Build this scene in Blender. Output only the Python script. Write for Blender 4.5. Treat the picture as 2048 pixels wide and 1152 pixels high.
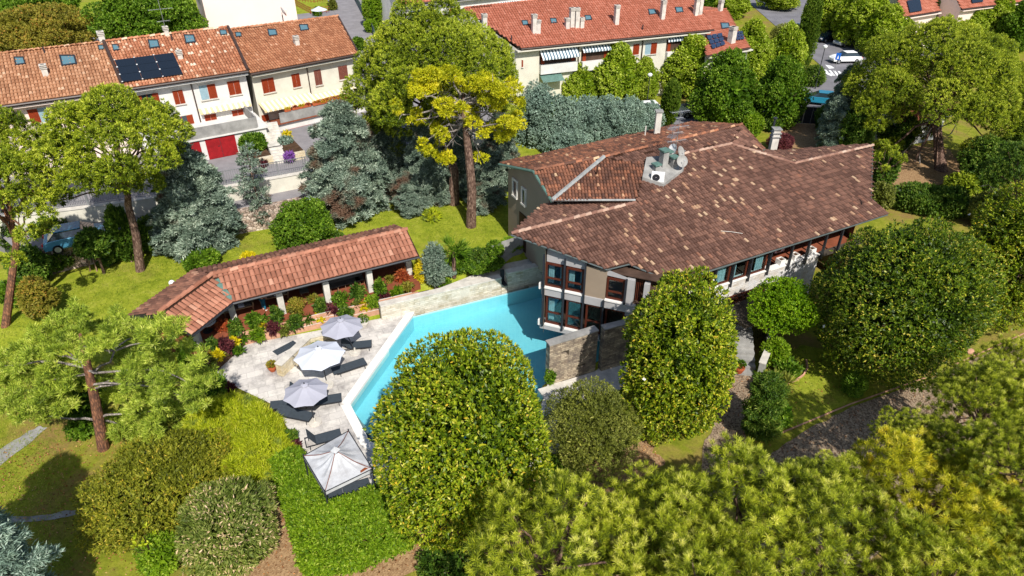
import bpy, bmesh, math, random
import numpy as np
from mathutils import Vector
R_ = math.radians
for o in list(bpy.data.objects): bpy.data.objects.remove(o)
SC = bpy.context.scene
COL = SC.collection
# ------------------------------------------------------------------ camera, sky, sun
FPX, TILT, CAMH = 1365.0, R_(33.0), 26.5
cam = bpy.data.cameras.new('camera'); cam.sensor_width = 36.0; cam.lens = 36.0*FPX/2048.0
cam.clip_end = 3000; cam.clip_start = 0.5
camo = bpy.data.objects.new('camera', cam); COL.objects.link(camo)
camo.location = (0, 0, CAMH); camo.rotation_euler = (R_(90)-TILT, 0, 0)
SC.camera = camo
SUN_EL, SUN_AZ = R_(46), R_(20)          # azimuth: to the right of straight behind the camera
sv = Vector((math.sin(SUN_AZ)*math.cos(SUN_EL), -math.cos(SUN_AZ)*math.cos(SUN_EL), math.sin(SUN_EL)))
W = bpy.data.worlds.new('World'); SC.world = W; W.use_nodes = True
nt = W.node_tree
sky = nt.nodes.new('ShaderNodeTexSky'); sky.sky_type = 'NISHITA'; sky.sun_disc = False
sky.sun_elevation = SUN_EL; sky.sun_rotation = math.atan2(sv.x, sv.y)
nt.links.new(sky.outputs[0], nt.nodes['Background'].inputs[0])
nt.nodes['Background'].inputs[1].default_value = 0.108
sl = bpy.data.lights.new('sun', 'SUN'); sl.energy = 4.75; sl.angle = R_(0.5); sl.color = (1.0, 0.955, 0.88)
so = bpy.data.objects.new('sun', sl); COL.objects.link(so)
so.rotation_euler = sv.to_track_quat('Z', 'Y').to_euler(); so.location = (30, -30, 60)
SC.view_settings.view_transform = 'Standard'; SC.view_settings.look = 'None'
SC.view_settings.exposure = 0.25; SC.view_settings.gamma = 1.0
SC.cycles.max_bounces = 6; SC.cycles.transparent_max_bounces = 10
SC.cycles.diffuse_bounces = 3; SC.cycles.glossy_bounces = 3; SC.cycles.transmission_bounces = 4
SC.cycles.use_denoising = True

# ------------------------------------------------------------------ survey of the place: image point + height -> metres
_F = np.array([0, math.cos(TILT), -math.sin(TILT)]); _U = np.array([0, math.sin(TILT), math.cos(TILT)])
_R = np.array([1.0, 0, 0]); _C = np.array([0, 0, CAMH])
def ray(px, py):
    return _F*FPX + _R*(px-1024) - _U*(py-576)
def P(px, py, z=0.0):
    d = ray(px, py); return _C + d*((z-CAMH)/d[2])
def V2(px, py, z=0.0):
    p = P(px, py, z); return (float(p[0]), float(p[1]))
def scale_at(p):                      # metres per photo pixel at a point
    return float(np.dot(np.array(p)-_C, _F))/FPX
def nrm(v):
    v = np.asarray(v, float); return v/np.maximum(np.linalg.norm(v, axis=-1, keepdims=True), 1e-9)

# ------------------------------------------------------------------ materials
MATS = {}
def lin(c):
    return tuple(((x/255)/12.92 if x/255 <= .04045 else ((x/255+.055)/1.055)**2.4) for x in c)
class N:
    def __init__(s, name):
        s.m = bpy.data.materials.new(name); s.m.use_nodes = True; s.t = s.m.node_tree
        s.b = s.t.nodes['Principled BSDF']; MATS[name] = s.m
    def n(s, t, **k):
        x = s.t.nodes.new(t)
        for a, v in k.items():
            if a.startswith('i_'): x.inputs[a[2:].replace('_', ' ')].default_value = v
            else: setattr(x, a, v)
        return x
    def l(s, a, b): s.t.links.new(a, b)
    def ramp(s, fac, stops, interp='LINEAR'):
        r = s.n('ShaderNodeValToRGB'); cr = r.color_ramp; cr.interpolation = interp
        while len(cr.elements) < len(stops): cr.elements.new(0.5)
        for e, (p, c) in zip(cr.elements, stops): e.position = p; e.color = (*c, 1)
        s.l(fac, r.inputs[0]); return r.outputs[0]
    def noise(s, scale, detail=4, rough=.6, vec=None):
        x = s.n('ShaderNodeTexNoise'); x.inputs['Scale'].default_value = scale
        x.inputs['Detail'].default_value = detail; x.inputs['Roughness'].default_value = rough
        s.l(vec if vec else s.pos(), x.inputs['Vector']); return x.outputs['Fac']
    def pos(s):
        if not hasattr(s, '_p'): s._p = s.n('ShaderNodeNewGeometry').outputs['Position']
        return s._p
    def attr(s, name):
        x = s.n('ShaderNodeAttribute'); x.attribute_name = name; return x
    def mix(s, fac, a, b, mode='MIX'):
        x = s.n('ShaderNodeMix'); x.data_type = 'RGBA'; x.blend_type = mode
        for v, i in ((fac, 0), (a, 6), (b, 7)):
            if hasattr(v, 'links'): s.l(v, x.inputs[i])
            else: x.inputs[i].default_value = v if i == 0 else (*v, 1)
        return x.outputs[2]
    def bump(s, h, strength=.4, dist=.02):
        x = s.n('ShaderNodeBump'); x.inputs['Strength'].default_value = strength
        x.inputs['Distance'].default_value = dist; s.l(h, x.inputs['Height']); s.l(x.outputs[0], s.b.inputs['Normal'])
    def schlick(s, f0, normal=None):
        lw = s.n('ShaderNodeLayerWeight'); lw.inputs[0].default_value = .5
        if normal is not None: s.l(normal, lw.inputs['Normal'])
        p = s.n('ShaderNodeMath', operation='POWER'); s.l(lw.outputs['Facing'], p.inputs[0]); p.inputs[1].default_value = 5
        a = s.n('ShaderNodeMath', operation='MULTIPLY_ADD'); s.l(p.outputs[0], a.inputs[0]); a.inputs[1].default_value = 1-f0; a.inputs[2].default_value = f0; return a.outputs[0]
    def fin(s, col=None, rough=.8, spec=.3, metal=0):
        if col is not None:
            if hasattr(col, 'links'): s.l(col, s.b.inputs['Base Color'])
            else: s.b.inputs['Base Color'].default_value = (*col, 1)
        s.b.inputs['Roughness'].default_value = rough; s.b.inputs['Metallic'].default_value = metal
        s.b.inputs['Specular IOR Level'].default_value = spec
        return s.m
def m_plain(name, c, rough=.7, spec=.3, metal=0, var=.15, scale=1.5, bump=0):
    s = N(name); c = lin(c); d = tuple(x*(1-var*1.6) for x in c); e = tuple(min(1, x*(1+var)) for x in c)
    f = s.noise(scale, 5, .65); col = s.ramp(f, [(.3, d), (.7, e)])
    if bump: s.bump(s.noise(scale*8, 4), bump, .02)
    return s.fin(col, rough, spec, metal)
def m_tint(name, stops, rough=.85, spec=.2, var=.25, scale=.35, interp='LINEAR'):
    """colour per face from the 'tint' attribute, with broad weathering over it"""
    s = N(name); a = s.attr('tint')
    col = s.ramp(a.outputs['Fac'], [(p, lin(c)) for p, c in stops], interp)
    f = s.noise(scale, 6, .7); dk = s.ramp(f, [(.3, (1-var,)*3), (.7, (1+var*.4,)*3)])
    col = s.mix(1.0, col, dk, 'MULTIPLY'); s.bump(s.noise(14, 4), .25, .01)
    return s.fin(col, rough, spec)
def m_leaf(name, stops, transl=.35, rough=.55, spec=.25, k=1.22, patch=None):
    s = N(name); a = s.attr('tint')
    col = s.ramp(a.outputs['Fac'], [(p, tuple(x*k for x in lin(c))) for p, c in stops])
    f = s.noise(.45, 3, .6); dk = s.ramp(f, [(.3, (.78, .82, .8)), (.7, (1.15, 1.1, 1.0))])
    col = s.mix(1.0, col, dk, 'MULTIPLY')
    if patch:
        pf = s.ramp(s.noise(patch[1], 3, .6), [(patch[2], (0, 0, 0)), (patch[2]+.1, (1, 1, 1))])
        x = s.n('ShaderNodeMix'); x.data_type = 'RGBA'; s.l(pf, x.inputs[0]); s.l(col, x.inputs[6]); x.inputs[7].default_value = (*lin(patch[0]), 1); col = x.outputs[2]
    s.fin(col, rough, spec)
    tr = s.n('ShaderNodeBsdfTranslucent'); s.l(s.mix(1.0, col, (1.0, 1.0, .55), 'MULTIPLY'), tr.inputs[0])
    mx = s.n('ShaderNodeMixShader'); mx.inputs[0].default_value = transl
    s.l(s.b.outputs[0], mx.inputs[1]); s.l(tr.outputs[0], mx.inputs[2])
    s.l(mx.outputs[0], s.t.nodes['Material Output'].inputs[0]); return s.m
def m_brick(name, c1, c2, mortar, w, h, msize=.012, rough=.85, c3=None, bump=.5):
    """laid stone: uses the UV map, in metres"""
    s = N(name); uv = s.n('ShaderNodeTexCoord').outputs['UV']
    b = s.n('ShaderNodeTexBrick'); b.offset = .5; b.squash = 1.0
    s.l(uv, b.inputs['Vector'])
    b.inputs['Color1'].default_value = (*lin(c1), 1); b.inputs['Color2'].default_value = (*lin(c2), 1)
    b.inputs['Mortar'].default_value = (*lin(mortar), 1); b.inputs['Scale'].default_value = 1.0
    b.inputs['Mortar Size'].default_value = msize; b.inputs['Brick Width'].default_value = w; b.inputs['Row Height'].default_value = h
    col = b.outputs['Color']
    if c3:
        f = s.ramp(s.noise(1.1, 6, .75), [(.42, (0, 0, 0)), (.62, (1, 1, 1))])
        x = s.n('ShaderNodeMix'); x.data_type = 'RGBA'; s.l(f, x.inputs[0]); s.l(col, x.inputs[6]); x.inputs[7].default_value = (*lin(c3), 1); col = x.outputs[2]
    f2 = s.ramp(s.noise(3, 6, .7), [(.3, (.72,)*3), (.75, (1.12,)*3)])
    col = s.mix(1.0, col, f2, 'MULTIPLY')
    hgt = s.mix(.5, b.outputs['Fac'], s.noise(9, 5))
    s.bump(s.ramp(hgt, [(0, (1, 1, 1)), (1, (0, 0, 0))]), bump, .03)
    return s.fin(col, rough, .2)

def build_materials():
    m_plain('white_render', (214, 211, 206), .9, .1, var=.09, scale=.9, bump=.15)
    m_plain('cream_render', (210, 205, 190), .9, .1, var=.09, scale=.9, bump=.15)
    m_plain('taupe_render', (150, 134, 116), .9, .1, var=.06, scale=.8)
    m_plain('pink_render', (232, 212, 200), .9, .1, var=.03, scale=.3)
    m_plain('concrete', (152, 150, 146), .9, .1, var=.22, scale=1.2, bump=.3)
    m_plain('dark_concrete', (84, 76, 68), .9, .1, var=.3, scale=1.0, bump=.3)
    m_plain('light_stone', (206, 200, 190), .85, .1, var=.16, scale=2.0, bump=.2)
    m_plain('marble_white', (236, 232, 226), .5, .4, var=.05, scale=2.5)
    m_plain('pink_stone', (196, 150, 124), .85, .1, var=.18, scale=2.0, bump=.2)
    m_plain('terracotta', (136, 78, 56), .85, .1, var=.18, scale=1.4)
    m_plain('terracotta_pot', (176, 92, 58), .8, .2, var=.15, scale=5)
    m_plain('dark_metal', (44, 46, 52), .45, .5, var=.08)
    m_plain('brown_gutter', (66, 50, 44), .5, .5, var=.1)
    m_plain('green_copper', (92, 122, 112), .6, .4, var=.2, scale=4)
    m_plain('zinc', (150, 152, 150), .5, .4, var=.2, scale=3)
    m_plain('steel', (170, 172, 174), .4, .5, .6, var=.1)
    m_plain('red_door', (150, 24, 30), .6, .3, var=.2, scale=2)
    m_plain('rail_red', (150, 52, 44), .6, .3)
    m_plain('shutter_wood', (142, 54, 22), .6, .3, var=.15, scale=4)
    m_plain('old_shutter', (124, 74, 62), .7, .2, var=.15, scale=4)
    m_plain('frame_wood', (84, 40, 26), .5, .3, var=.15, scale=4)
    m_plain('dark_wood', (58, 38, 28), .7, .2, var=.2, scale=3)
    m_plain('white_paint', (236, 236, 234), .5, .4, var=.03)
    m_plain('gutter_grey', (84, 92, 92), .5, .4, var=.12)
    m_plain('grey_beam', (170, 168, 168), .85, .2, var=.06, scale=1.5)
    m_plain('car_silver', (172, 176, 182), .25, .7, .5, var=.02)
    m_plain('car_blue', (70, 130, 160), .25, .7, .3, var=.02)
    m_plain('car_dark', (24, 40, 58), .2, .7, .2, var=.02)
    m_plain('car_red', (180, 20, 26), .25, .6, .1, var=.02)
    m_plain('car_teal', (40, 130, 160), .25, .7, .2, var=.02)
    m_plain('tyre', (22, 22, 24), .9, .2)
    m_plain('lamp_red', (190, 20, 20), .3, .5)
    m_plain('asphalt', (140, 136, 138), .95, .1, var=.12, scale=.8, bump=.2)
    m_plain('asphalt_street', (124, 122, 126), .95, .1, var=.14, scale=.5, bump=.2)
    m_plain('skin', (196, 140, 110), .6, .3, var=.04)
    m_plain('shirt', (206, 204, 208), .9, .1, var=.05)
    m_plain('jeans', (46, 110, 136), .9, .1, var=.1, scale=6)
    m_plain('hair', (40, 28, 20), .8, .2)
    m_plain('cushion', (96, 92, 88), .9, .1, var=.1, scale=5)
    m_plain('wicker', (150, 128, 100), .9, .1, var=.2, scale=14)
    m_plain('mesh_fabric', (64, 72, 80), .85, .2, var=.1, scale=6)
    m_plain('parasol_white', (204, 208, 218), .9, .1, var=.03)
    m_plain('parasol_grey', (168, 168, 180), .9, .1, var=.04)
    m_plain('flower_white', (240, 234, 224), .7, .2, var=.02)
    m_plain('flower_yellow', (226, 196, 30), .7, .2, var=.1)
    m_plain('hose_yellow', (222, 182, 12), .5, .3, var=.1)
    m_plain('sign_blue', (30, 96, 190), .4, .4, var=.02)
    m_plain('weathered_wood', (150, 122, 96), .9, .1, var=.3, scale=6)
    m_plain('dark_soil', (86, 66, 50), .95, .05, var=.35, scale=2.5, bump=.5)
    m_plain('globe', (240, 240, 240), .3, .5, var=.01)
    # canopy cloth with stains
    s = N('canopy_cloth'); c = s.ramp(s.noise(1.2, 6, .7), [(.3, lin((160, 160, 162))), (.7, lin((204, 206, 210)))]); s.fin(c, .9, .1)
    s = N('stain'); s.fin(lin((120, 64, 40)), .9, .1)
    # bark
    for nm, a, b in (('bark', (150, 124, 108), (74, 54, 46)), ('bark_red', (160, 112, 84), (84, 62, 54)), ('bark_grey', (176, 168, 160), (104, 94, 88))):
        s = N(nm); w = s.n('ShaderNodeTexVoronoi'); w.feature = 'DISTANCE_TO_EDGE'; w.inputs['Scale'].default_value = 5
        mp = s.n('ShaderNodeMapping'); mp.inputs['Scale'].default_value = (1.6, 1.6, .5); s.l(s.pos(), mp.inputs[0]); s.l(mp.outputs[0], w.inputs['Vector'])
        f = s.mix(.4, w.outputs['Distance'], s.noise(3, 5)); col = s.ramp(f, [(.18, lin(b)), (.45, lin(a))]); s.bump(w.outputs['Distance'], .8, .05); s.fin(col, .95, .1)
    # grass
    s = N('grass_lawn'); big = s.noise(.16, 5, .65); mid = s.noise(1.1, 5, .7); fine = s.noise(9, 4, .8)
    a = s.ramp(mid, [(.3, lin((110, 126, 32))), (.55, lin((146, 154, 48))), (.75, lin((164, 164, 74)))])
    pf = s.ramp(big, [(.56, (0, 0, 0)), (.68, (.55,)*3)])
    x = s.n('ShaderNodeMix'); x.data_type = 'RGBA'; s.l(pf, x.inputs[0]); s.l(a, x.inputs[6]); x.inputs[7].default_value = (*lin((144, 124, 72)), 1)
    col = s.mix(1.0, x.outputs[2], s.ramp(fine, [(.25, (.68,)*3), (.7, (1.18,)*3)]), 'MULTIPLY'); s.bump(fine, .6, .05); s.fin(col, .95, .05)
    s = N('grass_worn'); big = s.noise(.22, 5, .7); mid = s.noise(1.6, 5, .7); fine = s.noise(10, 4, .8)
    a = s.ramp(mid, [(.3, lin((104, 116, 30))), (.6, lin((140, 142, 48))), (.8, lin((160, 148, 78)))])
    pf = s.ramp(big, [(.46, (0, 0, 0)), (.66, (.8,)*3)])
    x = s.n('ShaderNodeMix'); x.data_type = 'RGBA'; s.l(pf, x.inputs[0]); s.l(a, x.inputs[6]); x.inputs[7].default_value = (*lin((146, 110, 78)), 1)
    col = s.mix(1.0, x.outputs[2], s.ramp(fine, [(.25, (.68,)*3), (.7, (1.18,)*3)]), 'MULTIPLY'); s.bump(fine, .6, .05); s.fin(col, .95, .05)
    # gravel
    for nm, a, b, c3 in (('gravel', (92, 76, 62), (166, 146, 122), (118, 68, 46)), ('earth', (128, 98, 70), (170, 140, 104), (104, 82, 48))):
        s = N(nm); v = s.n('ShaderNodeTexVoronoi'); v.inputs['Scale'].default_value = 13; s.l(s.pos(), v.inputs['Vector'])
        col = s.ramp(v.outputs['Color'], [(.1, lin(a)), (.8, lin(b))])
        f = s.ramp(s.noise(1.3, 6, .8), [(.56, (0, 0, 0)), (.7, (.7,)*3)])
        x = s.n('ShaderNodeMix'); x.data_type = 'RGBA'; s.l(f, x.inputs[0]); s.l(col, x.inputs[6]); x.inputs[7].default_value = (*lin(c3), 1)
        s.bump(v.outputs['Distance'], .6, .03); s.fin(x.outputs[2], .95, .05)
    # terrace paving: pale slabs with wear
    s = N('terrace_paving'); uv = s.n('ShaderNodeTexCoord').outputs['UV']; b = s.n('ShaderNodeTexBrick'); s.l(uv, b.inputs['Vector'])
    b.inputs['Color1'].default_value = (*lin((222, 216, 208)), 1); b.inputs['Color2'].default_value = (*lin((206, 200, 194)), 1); b.inputs['Mortar'].default_value = (*lin((182, 176, 170)), 1)
    b.inputs['Scale'].default_value = 1; b.inputs['Mortar Size'].default_value = .012; b.inputs['Brick Width'].default_value = .95; b.inputs['Row Height'].default_value = .55
    f = s.ramp(s.noise(.55, 8, .75), [(.36, lin((150, 148, 152))), (.56, (1, 1, 1))]); col = s.mix(.75, b.outputs['Color'], f, 'MULTIPLY')
    f = s.ramp(s.noise(5, 6, .7), [(.3, (.88,)*3), (.7, (1.05,)*3)]); col = s.mix(1.0, col, f, 'MULTIPLY'); s.fin(col, .8, .2)
    m_brick('pool_stone', (230, 222, 206), (170, 158, 128), (138, 128, 110), .66, .15, .008, c3=(206, 200, 186))
    m_brick('weathered_stone', (200, 184, 158), (138, 122, 106), (84, 76, 68), .47, .13, .008, c3=(112, 102, 94))
    m_brick('white_stone', (234, 228, 220), (196, 184, 170), (176, 166, 154), .8, .14, .005, c3=(214, 214, 216))
    m_brick('cream_stone', (216, 200, 164), (196, 176, 138), (150, 136, 112), .5, .2, .008, c3=(222, 212, 190))
    # rubble wall
    s = N('rubble_stone'); v = s.n('ShaderNodeTexVoronoi'); v.inputs['Scale'].default_value = 4.2; s.l(s.pos(), v.inputs['Vector'])
    e = s.n('ShaderNodeTexVoronoi'); e.feature = 'DISTANCE_TO_EDGE'; e.inputs['Scale'].default_value = 4.2; s.l(s.pos(), e.inputs['Vector'])
    col = s.ramp(v.outputs['Color'], [(.1, lin((112, 96, 86))), (.5, lin((176, 154, 138))), (.9, lin((206, 190, 176)))])
    col = s.mix(1.0, col, s.ramp(e.outputs['Distance'], [(.0, (.35,)*3), (.12, (1,)*3)]), 'MULTIPLY'); s.bump(e.outputs['Distance'], 1, .08); s.fin(col, .95, .1)
    # pool lining: small blue mosaic
    s = N('pool_lining'); uv = s.n('ShaderNodeTexCoord').outputs['UV']; b = s.n('ShaderNodeTexBrick'); b.offset = 0; s.l(uv, b.inputs['Vector'])
    b.inputs['Color1'].default_value = (.40, .65, .70, 1); b.inputs['Color2'].default_value = (.37, .62, .68, 1); b.inputs['Mortar'].default_value = (.42, .67, .71, 1)
    b.inputs['Scale'].default_value = 1; b.inputs['Mortar Size'].default_value = .012; b.inputs['Brick Width'].default_value = .25; b.inputs['Row Height'].default_value = .25
    s.fin(s.mix(1.0, b.outputs['Color'], s.ramp(s.noise(.35, 4, .6), [(.3, (.86, .93, .95)), (.7, (1.08, 1.04, 1.02))]), 'MULTIPLY'), .4, .3)
    # water
    s = N('pool_water'); out = s.t.nodes['Material Output']
    gl = s.n('ShaderNodeBsdfGlossy'); gl.inputs['Roughness'].default_value = .03; tr = s.n('ShaderNodeBsdfTransparent'); tr.inputs[0].default_value = (.62, .915, .95, 1)
    mx = s.n('ShaderNodeMixShader')
    bp = s.n('ShaderNodeBump'); bp.inputs['Strength'].default_value = .5; bp.inputs['Distance'].default_value = .05; s.l(s.noise(2.6, 5, .6), bp.inputs['Height'])
    s.l(bp.outputs[0], gl.inputs['Normal']); s.l(s.schlick(.03, bp.outputs[0]), mx.inputs[0]); s.l(tr.outputs[0], mx.inputs[1]); s.l(gl.outputs[0], mx.inputs[2]); s.l(mx.outputs[0], out.inputs[0])
    # glass
    s = N('window_glass'); out = s.t.nodes['Material Output']; gl = s.n('ShaderNodeBsdfGlossy'); gl.inputs['Roughness'].default_value = .02
    tr = s.n('ShaderNodeBsdfTransparent'); tr.inputs[0].default_value = (.76, .86, .88, 1)
    mx = s.n('ShaderNodeMixShader'); s.l(s.schlick(.09), mx.inputs[0]); s.l(tr.outputs[0], mx.inputs[1]); s.l(gl.outputs[0], mx.inputs[2]); s.l(mx.outputs[0], out.inputs[0])
    s = N('dark_glass'); s.fin((.02, .035, .045), .06, .8)
    s = N('skylight_glass'); s.fin((.10, .20, .24), .08, .8)
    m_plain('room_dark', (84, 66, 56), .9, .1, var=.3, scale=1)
    m_plain('curtain', (196, 214, 214), .9, .1, var=.1, scale=6)
    m_plain('mesh_screen', (140, 166, 176), .7, .2, var=.1, scale=6)
    # solar
    s = N('solar_panel'); s.fin((.012, .018, .028), .18, .6)
    s = N('solar_cell'); s.fin((.02, .035, .08), .15, .7)
    # awning stripes from UV
    for nm, a, b, sc in (('awning_grey', (226, 230, 232), (84, 108, 122), 2.6), ('awning_cream', (222, 196, 150), (240, 230, 205), 2.2)):
        s = N(nm); uv = s.n('ShaderNodeTexCoord').outputs['UV']; sp = s.n('ShaderNodeSeparateXYZ'); s.l(uv, sp.inputs[0])
        mt = s.n('ShaderNodeMath', operation='MULTIPLY'); mt.inputs[1].default_value = sc; s.l(sp.outputs[0], mt.inputs[0]); fr = s.n('ShaderNodeMath', operation='FRACT'); s.l(mt.outputs[0], fr.inputs[0])
        s.fin(s.ramp(fr.outputs[0], [(0, lin(a)), (.5, lin(b))], 'CONSTANT'), .9, .1)
    # roofs
    m_tint('villa_tile', [(0, (88, 62, 52)), (.45, (112, 82, 70)), (.8, (134, 98, 82)), (.9, (154, 102, 78)), (.95, (182, 146, 116)), (1, (202, 172, 140))], var=.22)
    m_tint('villa_tile_red', [(0, (92, 66, 56)), (.4, (126, 86, 68)), (.72, (150, 100, 76)), (.88, (174, 114, 84)), (.96, (196, 150, 116)), (1, (204, 172, 136))], var=.35)
    m_tint('ridge_tile', [(0, (132, 96, 82)), (.5, (164, 128, 110)), (1, (196, 168, 148))], var=.3, scale=2)
    m_tint('orange_tile', [(0, (160, 88, 64)), (.5, (176, 104, 80)), (1, (190, 120, 92))], var=.12)
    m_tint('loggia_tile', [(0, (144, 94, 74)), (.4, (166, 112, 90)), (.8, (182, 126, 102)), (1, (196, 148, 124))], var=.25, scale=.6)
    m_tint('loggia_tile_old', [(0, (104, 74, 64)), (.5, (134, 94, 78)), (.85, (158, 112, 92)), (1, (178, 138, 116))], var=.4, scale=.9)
    m_tint('town_tile_a', [(0, (156, 108, 78)), (.5, (182, 132, 98)), (.9, (196, 148, 114)), (1, (210, 172, 140))], var=.2)
    m_tint('town_tile_b', [(0, (154, 98, 70)), (.5, (182, 120, 88)), (.74, (196, 138, 104)), (.82, (214, 176, 146)), (1, (226, 202, 178))], var=.2)
    m_tint('town_tile_c', [(0, (148, 96, 68)), (.5, (172, 116, 84)), (.9, (186, 132, 98)), (1, (200, 152, 122))], var=.18)
    m_tint('row_tile', [(0, (158, 92, 70)), (.5, (174, 104, 82)), (1, (186, 120, 98))], var=.14)
    # foliage
    G = 1.0
    m_leaf('leaf_pine', [(0, (54, 72, 12)), (.5, (124, 142, 24)), (.85, (174, 182, 46)), (1, (196, 200, 82))], .22, k=1.2)
    m_leaf('leaf_pine_near', [(0, (56, 70, 12)), (.5, (140, 152, 30)), (.85, (186, 188, 62)), (1, (208, 204, 112))], .24, k=1.42)
    m_leaf('leaf_pine_gold', [(0, (90, 96, 12)), (.5, (164, 164, 28)), (.85, (204, 192, 46)), (1, (218, 208, 92))], .26, k=1.4, patch=((218, 188, 28), .35, .6))
    m_leaf('leaf_pine_light', [(0, (70, 92, 24)), (.5, (142, 162, 50)), (.85, (182, 194, 78)), (1, (204, 208, 110))], .28)
    m_leaf('leaf_pine_yellow', [(0, (116, 124, 12)), (.5, (180, 180, 26)), (.85, (208, 202, 40)), (1, (222, 208, 60))], .32)
    m_leaf('leaf_magnolia', [(0, (30, 48, 10)), (.32, (68, 92, 12)), (.66, (124, 142, 26)), (.9, (170, 172, 44)), (.95, (192, 156, 44)), (1, (196, 190, 84))], .26, .42, .22)
    m_leaf('leaf_magnolia_dark', [(0, (24, 42, 10)), (.42, (62, 86, 16)), (.78, (108, 128, 28)), (.95, (162, 164, 46)), (1, (190, 176, 76))], .25, .42, .22)
    m_leaf('leaf_blue', [(0, (66, 82, 74)), (.5, (108, 130, 118)), (.85, (142, 164, 152)), (1, (176, 192, 182))], .2, .7)
    m_leaf('leaf_blue_brown', [(0, (58, 72, 62)), (.5, (104, 122, 108)), (.85, (140, 156, 142)), (1, (174, 186, 172))], .2, .7, patch=((118, 92, 74), .35, .58))
    m_leaf('leaf_lime', [(0, (66, 92, 14)), (.5, (132, 156, 30)), (.85, (182, 194, 66)), (1, (208, 214, 120))], .4)
    m_leaf('leaf_green', [(0, (38, 66, 10)), (.5, (82, 116, 22)), (.85, (122, 152, 40)), (1, (160, 184, 76))], .4)
    m_leaf('leaf_bright', [(0, (60, 92, 12)), (.5, (112, 144, 24)), (.85, (146, 172, 42)), (1, (178, 190, 84))], .45)
    m_leaf('leaf_maple', [(0, (56, 92, 6)), (.5, (108, 146, 12)), (.85, (144, 174, 26)), (1, (172, 196, 56))], .45)
    m_leaf('leaf_hedge_dark', [(0, (36, 60, 16)), (.5, (70, 100, 26)), (.85, (104, 128, 40)), (1, (146, 160, 70))], .3)
    m_leaf('leaf_olive', [(0, (58, 66, 22)), (.5, (106, 114, 42)), (.85, (144, 148, 66)), (1, (176, 174, 100))], .3)
    m_leaf('leaf_bronze', [(0, (66, 74, 16)), (.5, (120, 126, 32)), (.85, (158, 156, 50)), (1, (196, 170, 60))], .3)
    m_leaf('leaf_oleander', [(0, (54, 70, 22)), (.5, (106, 122, 48)), (.8, (148, 152, 84)), (.9, (196, 168, 132)), (1, (220, 190, 160))], .3)
    m_leaf('leaf_juniper', [(0, (104, 122, 14)), (.5, (162, 174, 30)), (.85, (196, 200, 48)), (1, (214, 210, 90))], .35, patch=((112, 134, 66), .45, .56))
    m_leaf('leaf_yellow', [(0, (160, 150, 8)), (.5, (210, 196, 20)), (1, (232, 214, 70))], .4)
    m_leaf('leaf_purple', [(0, (54, 22, 30)), (.5, (88, 40, 48)), (1, (128, 70, 72))], .3)
    m_leaf('leaf_red', [(0, (120, 44, 26)), (.5, (160, 78, 44)), (1, (190, 120, 70))], .3)
    m_leaf('leaf_cypress', [(0, (40, 62, 12)), (.5, (82, 108, 28)), (.85, (116, 140, 44)), (1, (146, 164, 66))], .3)
    m_leaf('leaf_brown', [(0, (84, 84, 24)), (.5, (132, 128, 44)), (.85, (160, 146, 62)), (1, (176, 128, 60))], .35)
    m_leaf('grass_blade', [(0, (98, 118, 24)), (.5, (136, 152, 42)), (.85, (162, 164, 68)), (1, (176, 160, 90))], .3)
    m_leaf('dead_leaf', [(0, (96, 56, 30)), (.5, (150, 98, 58)), (1, (196, 160, 110))], .1)
    m_leaf('leaf_lavender', [(0, (110, 60, 150)), (1, (160, 110, 190))], .3)
build_materials()

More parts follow.
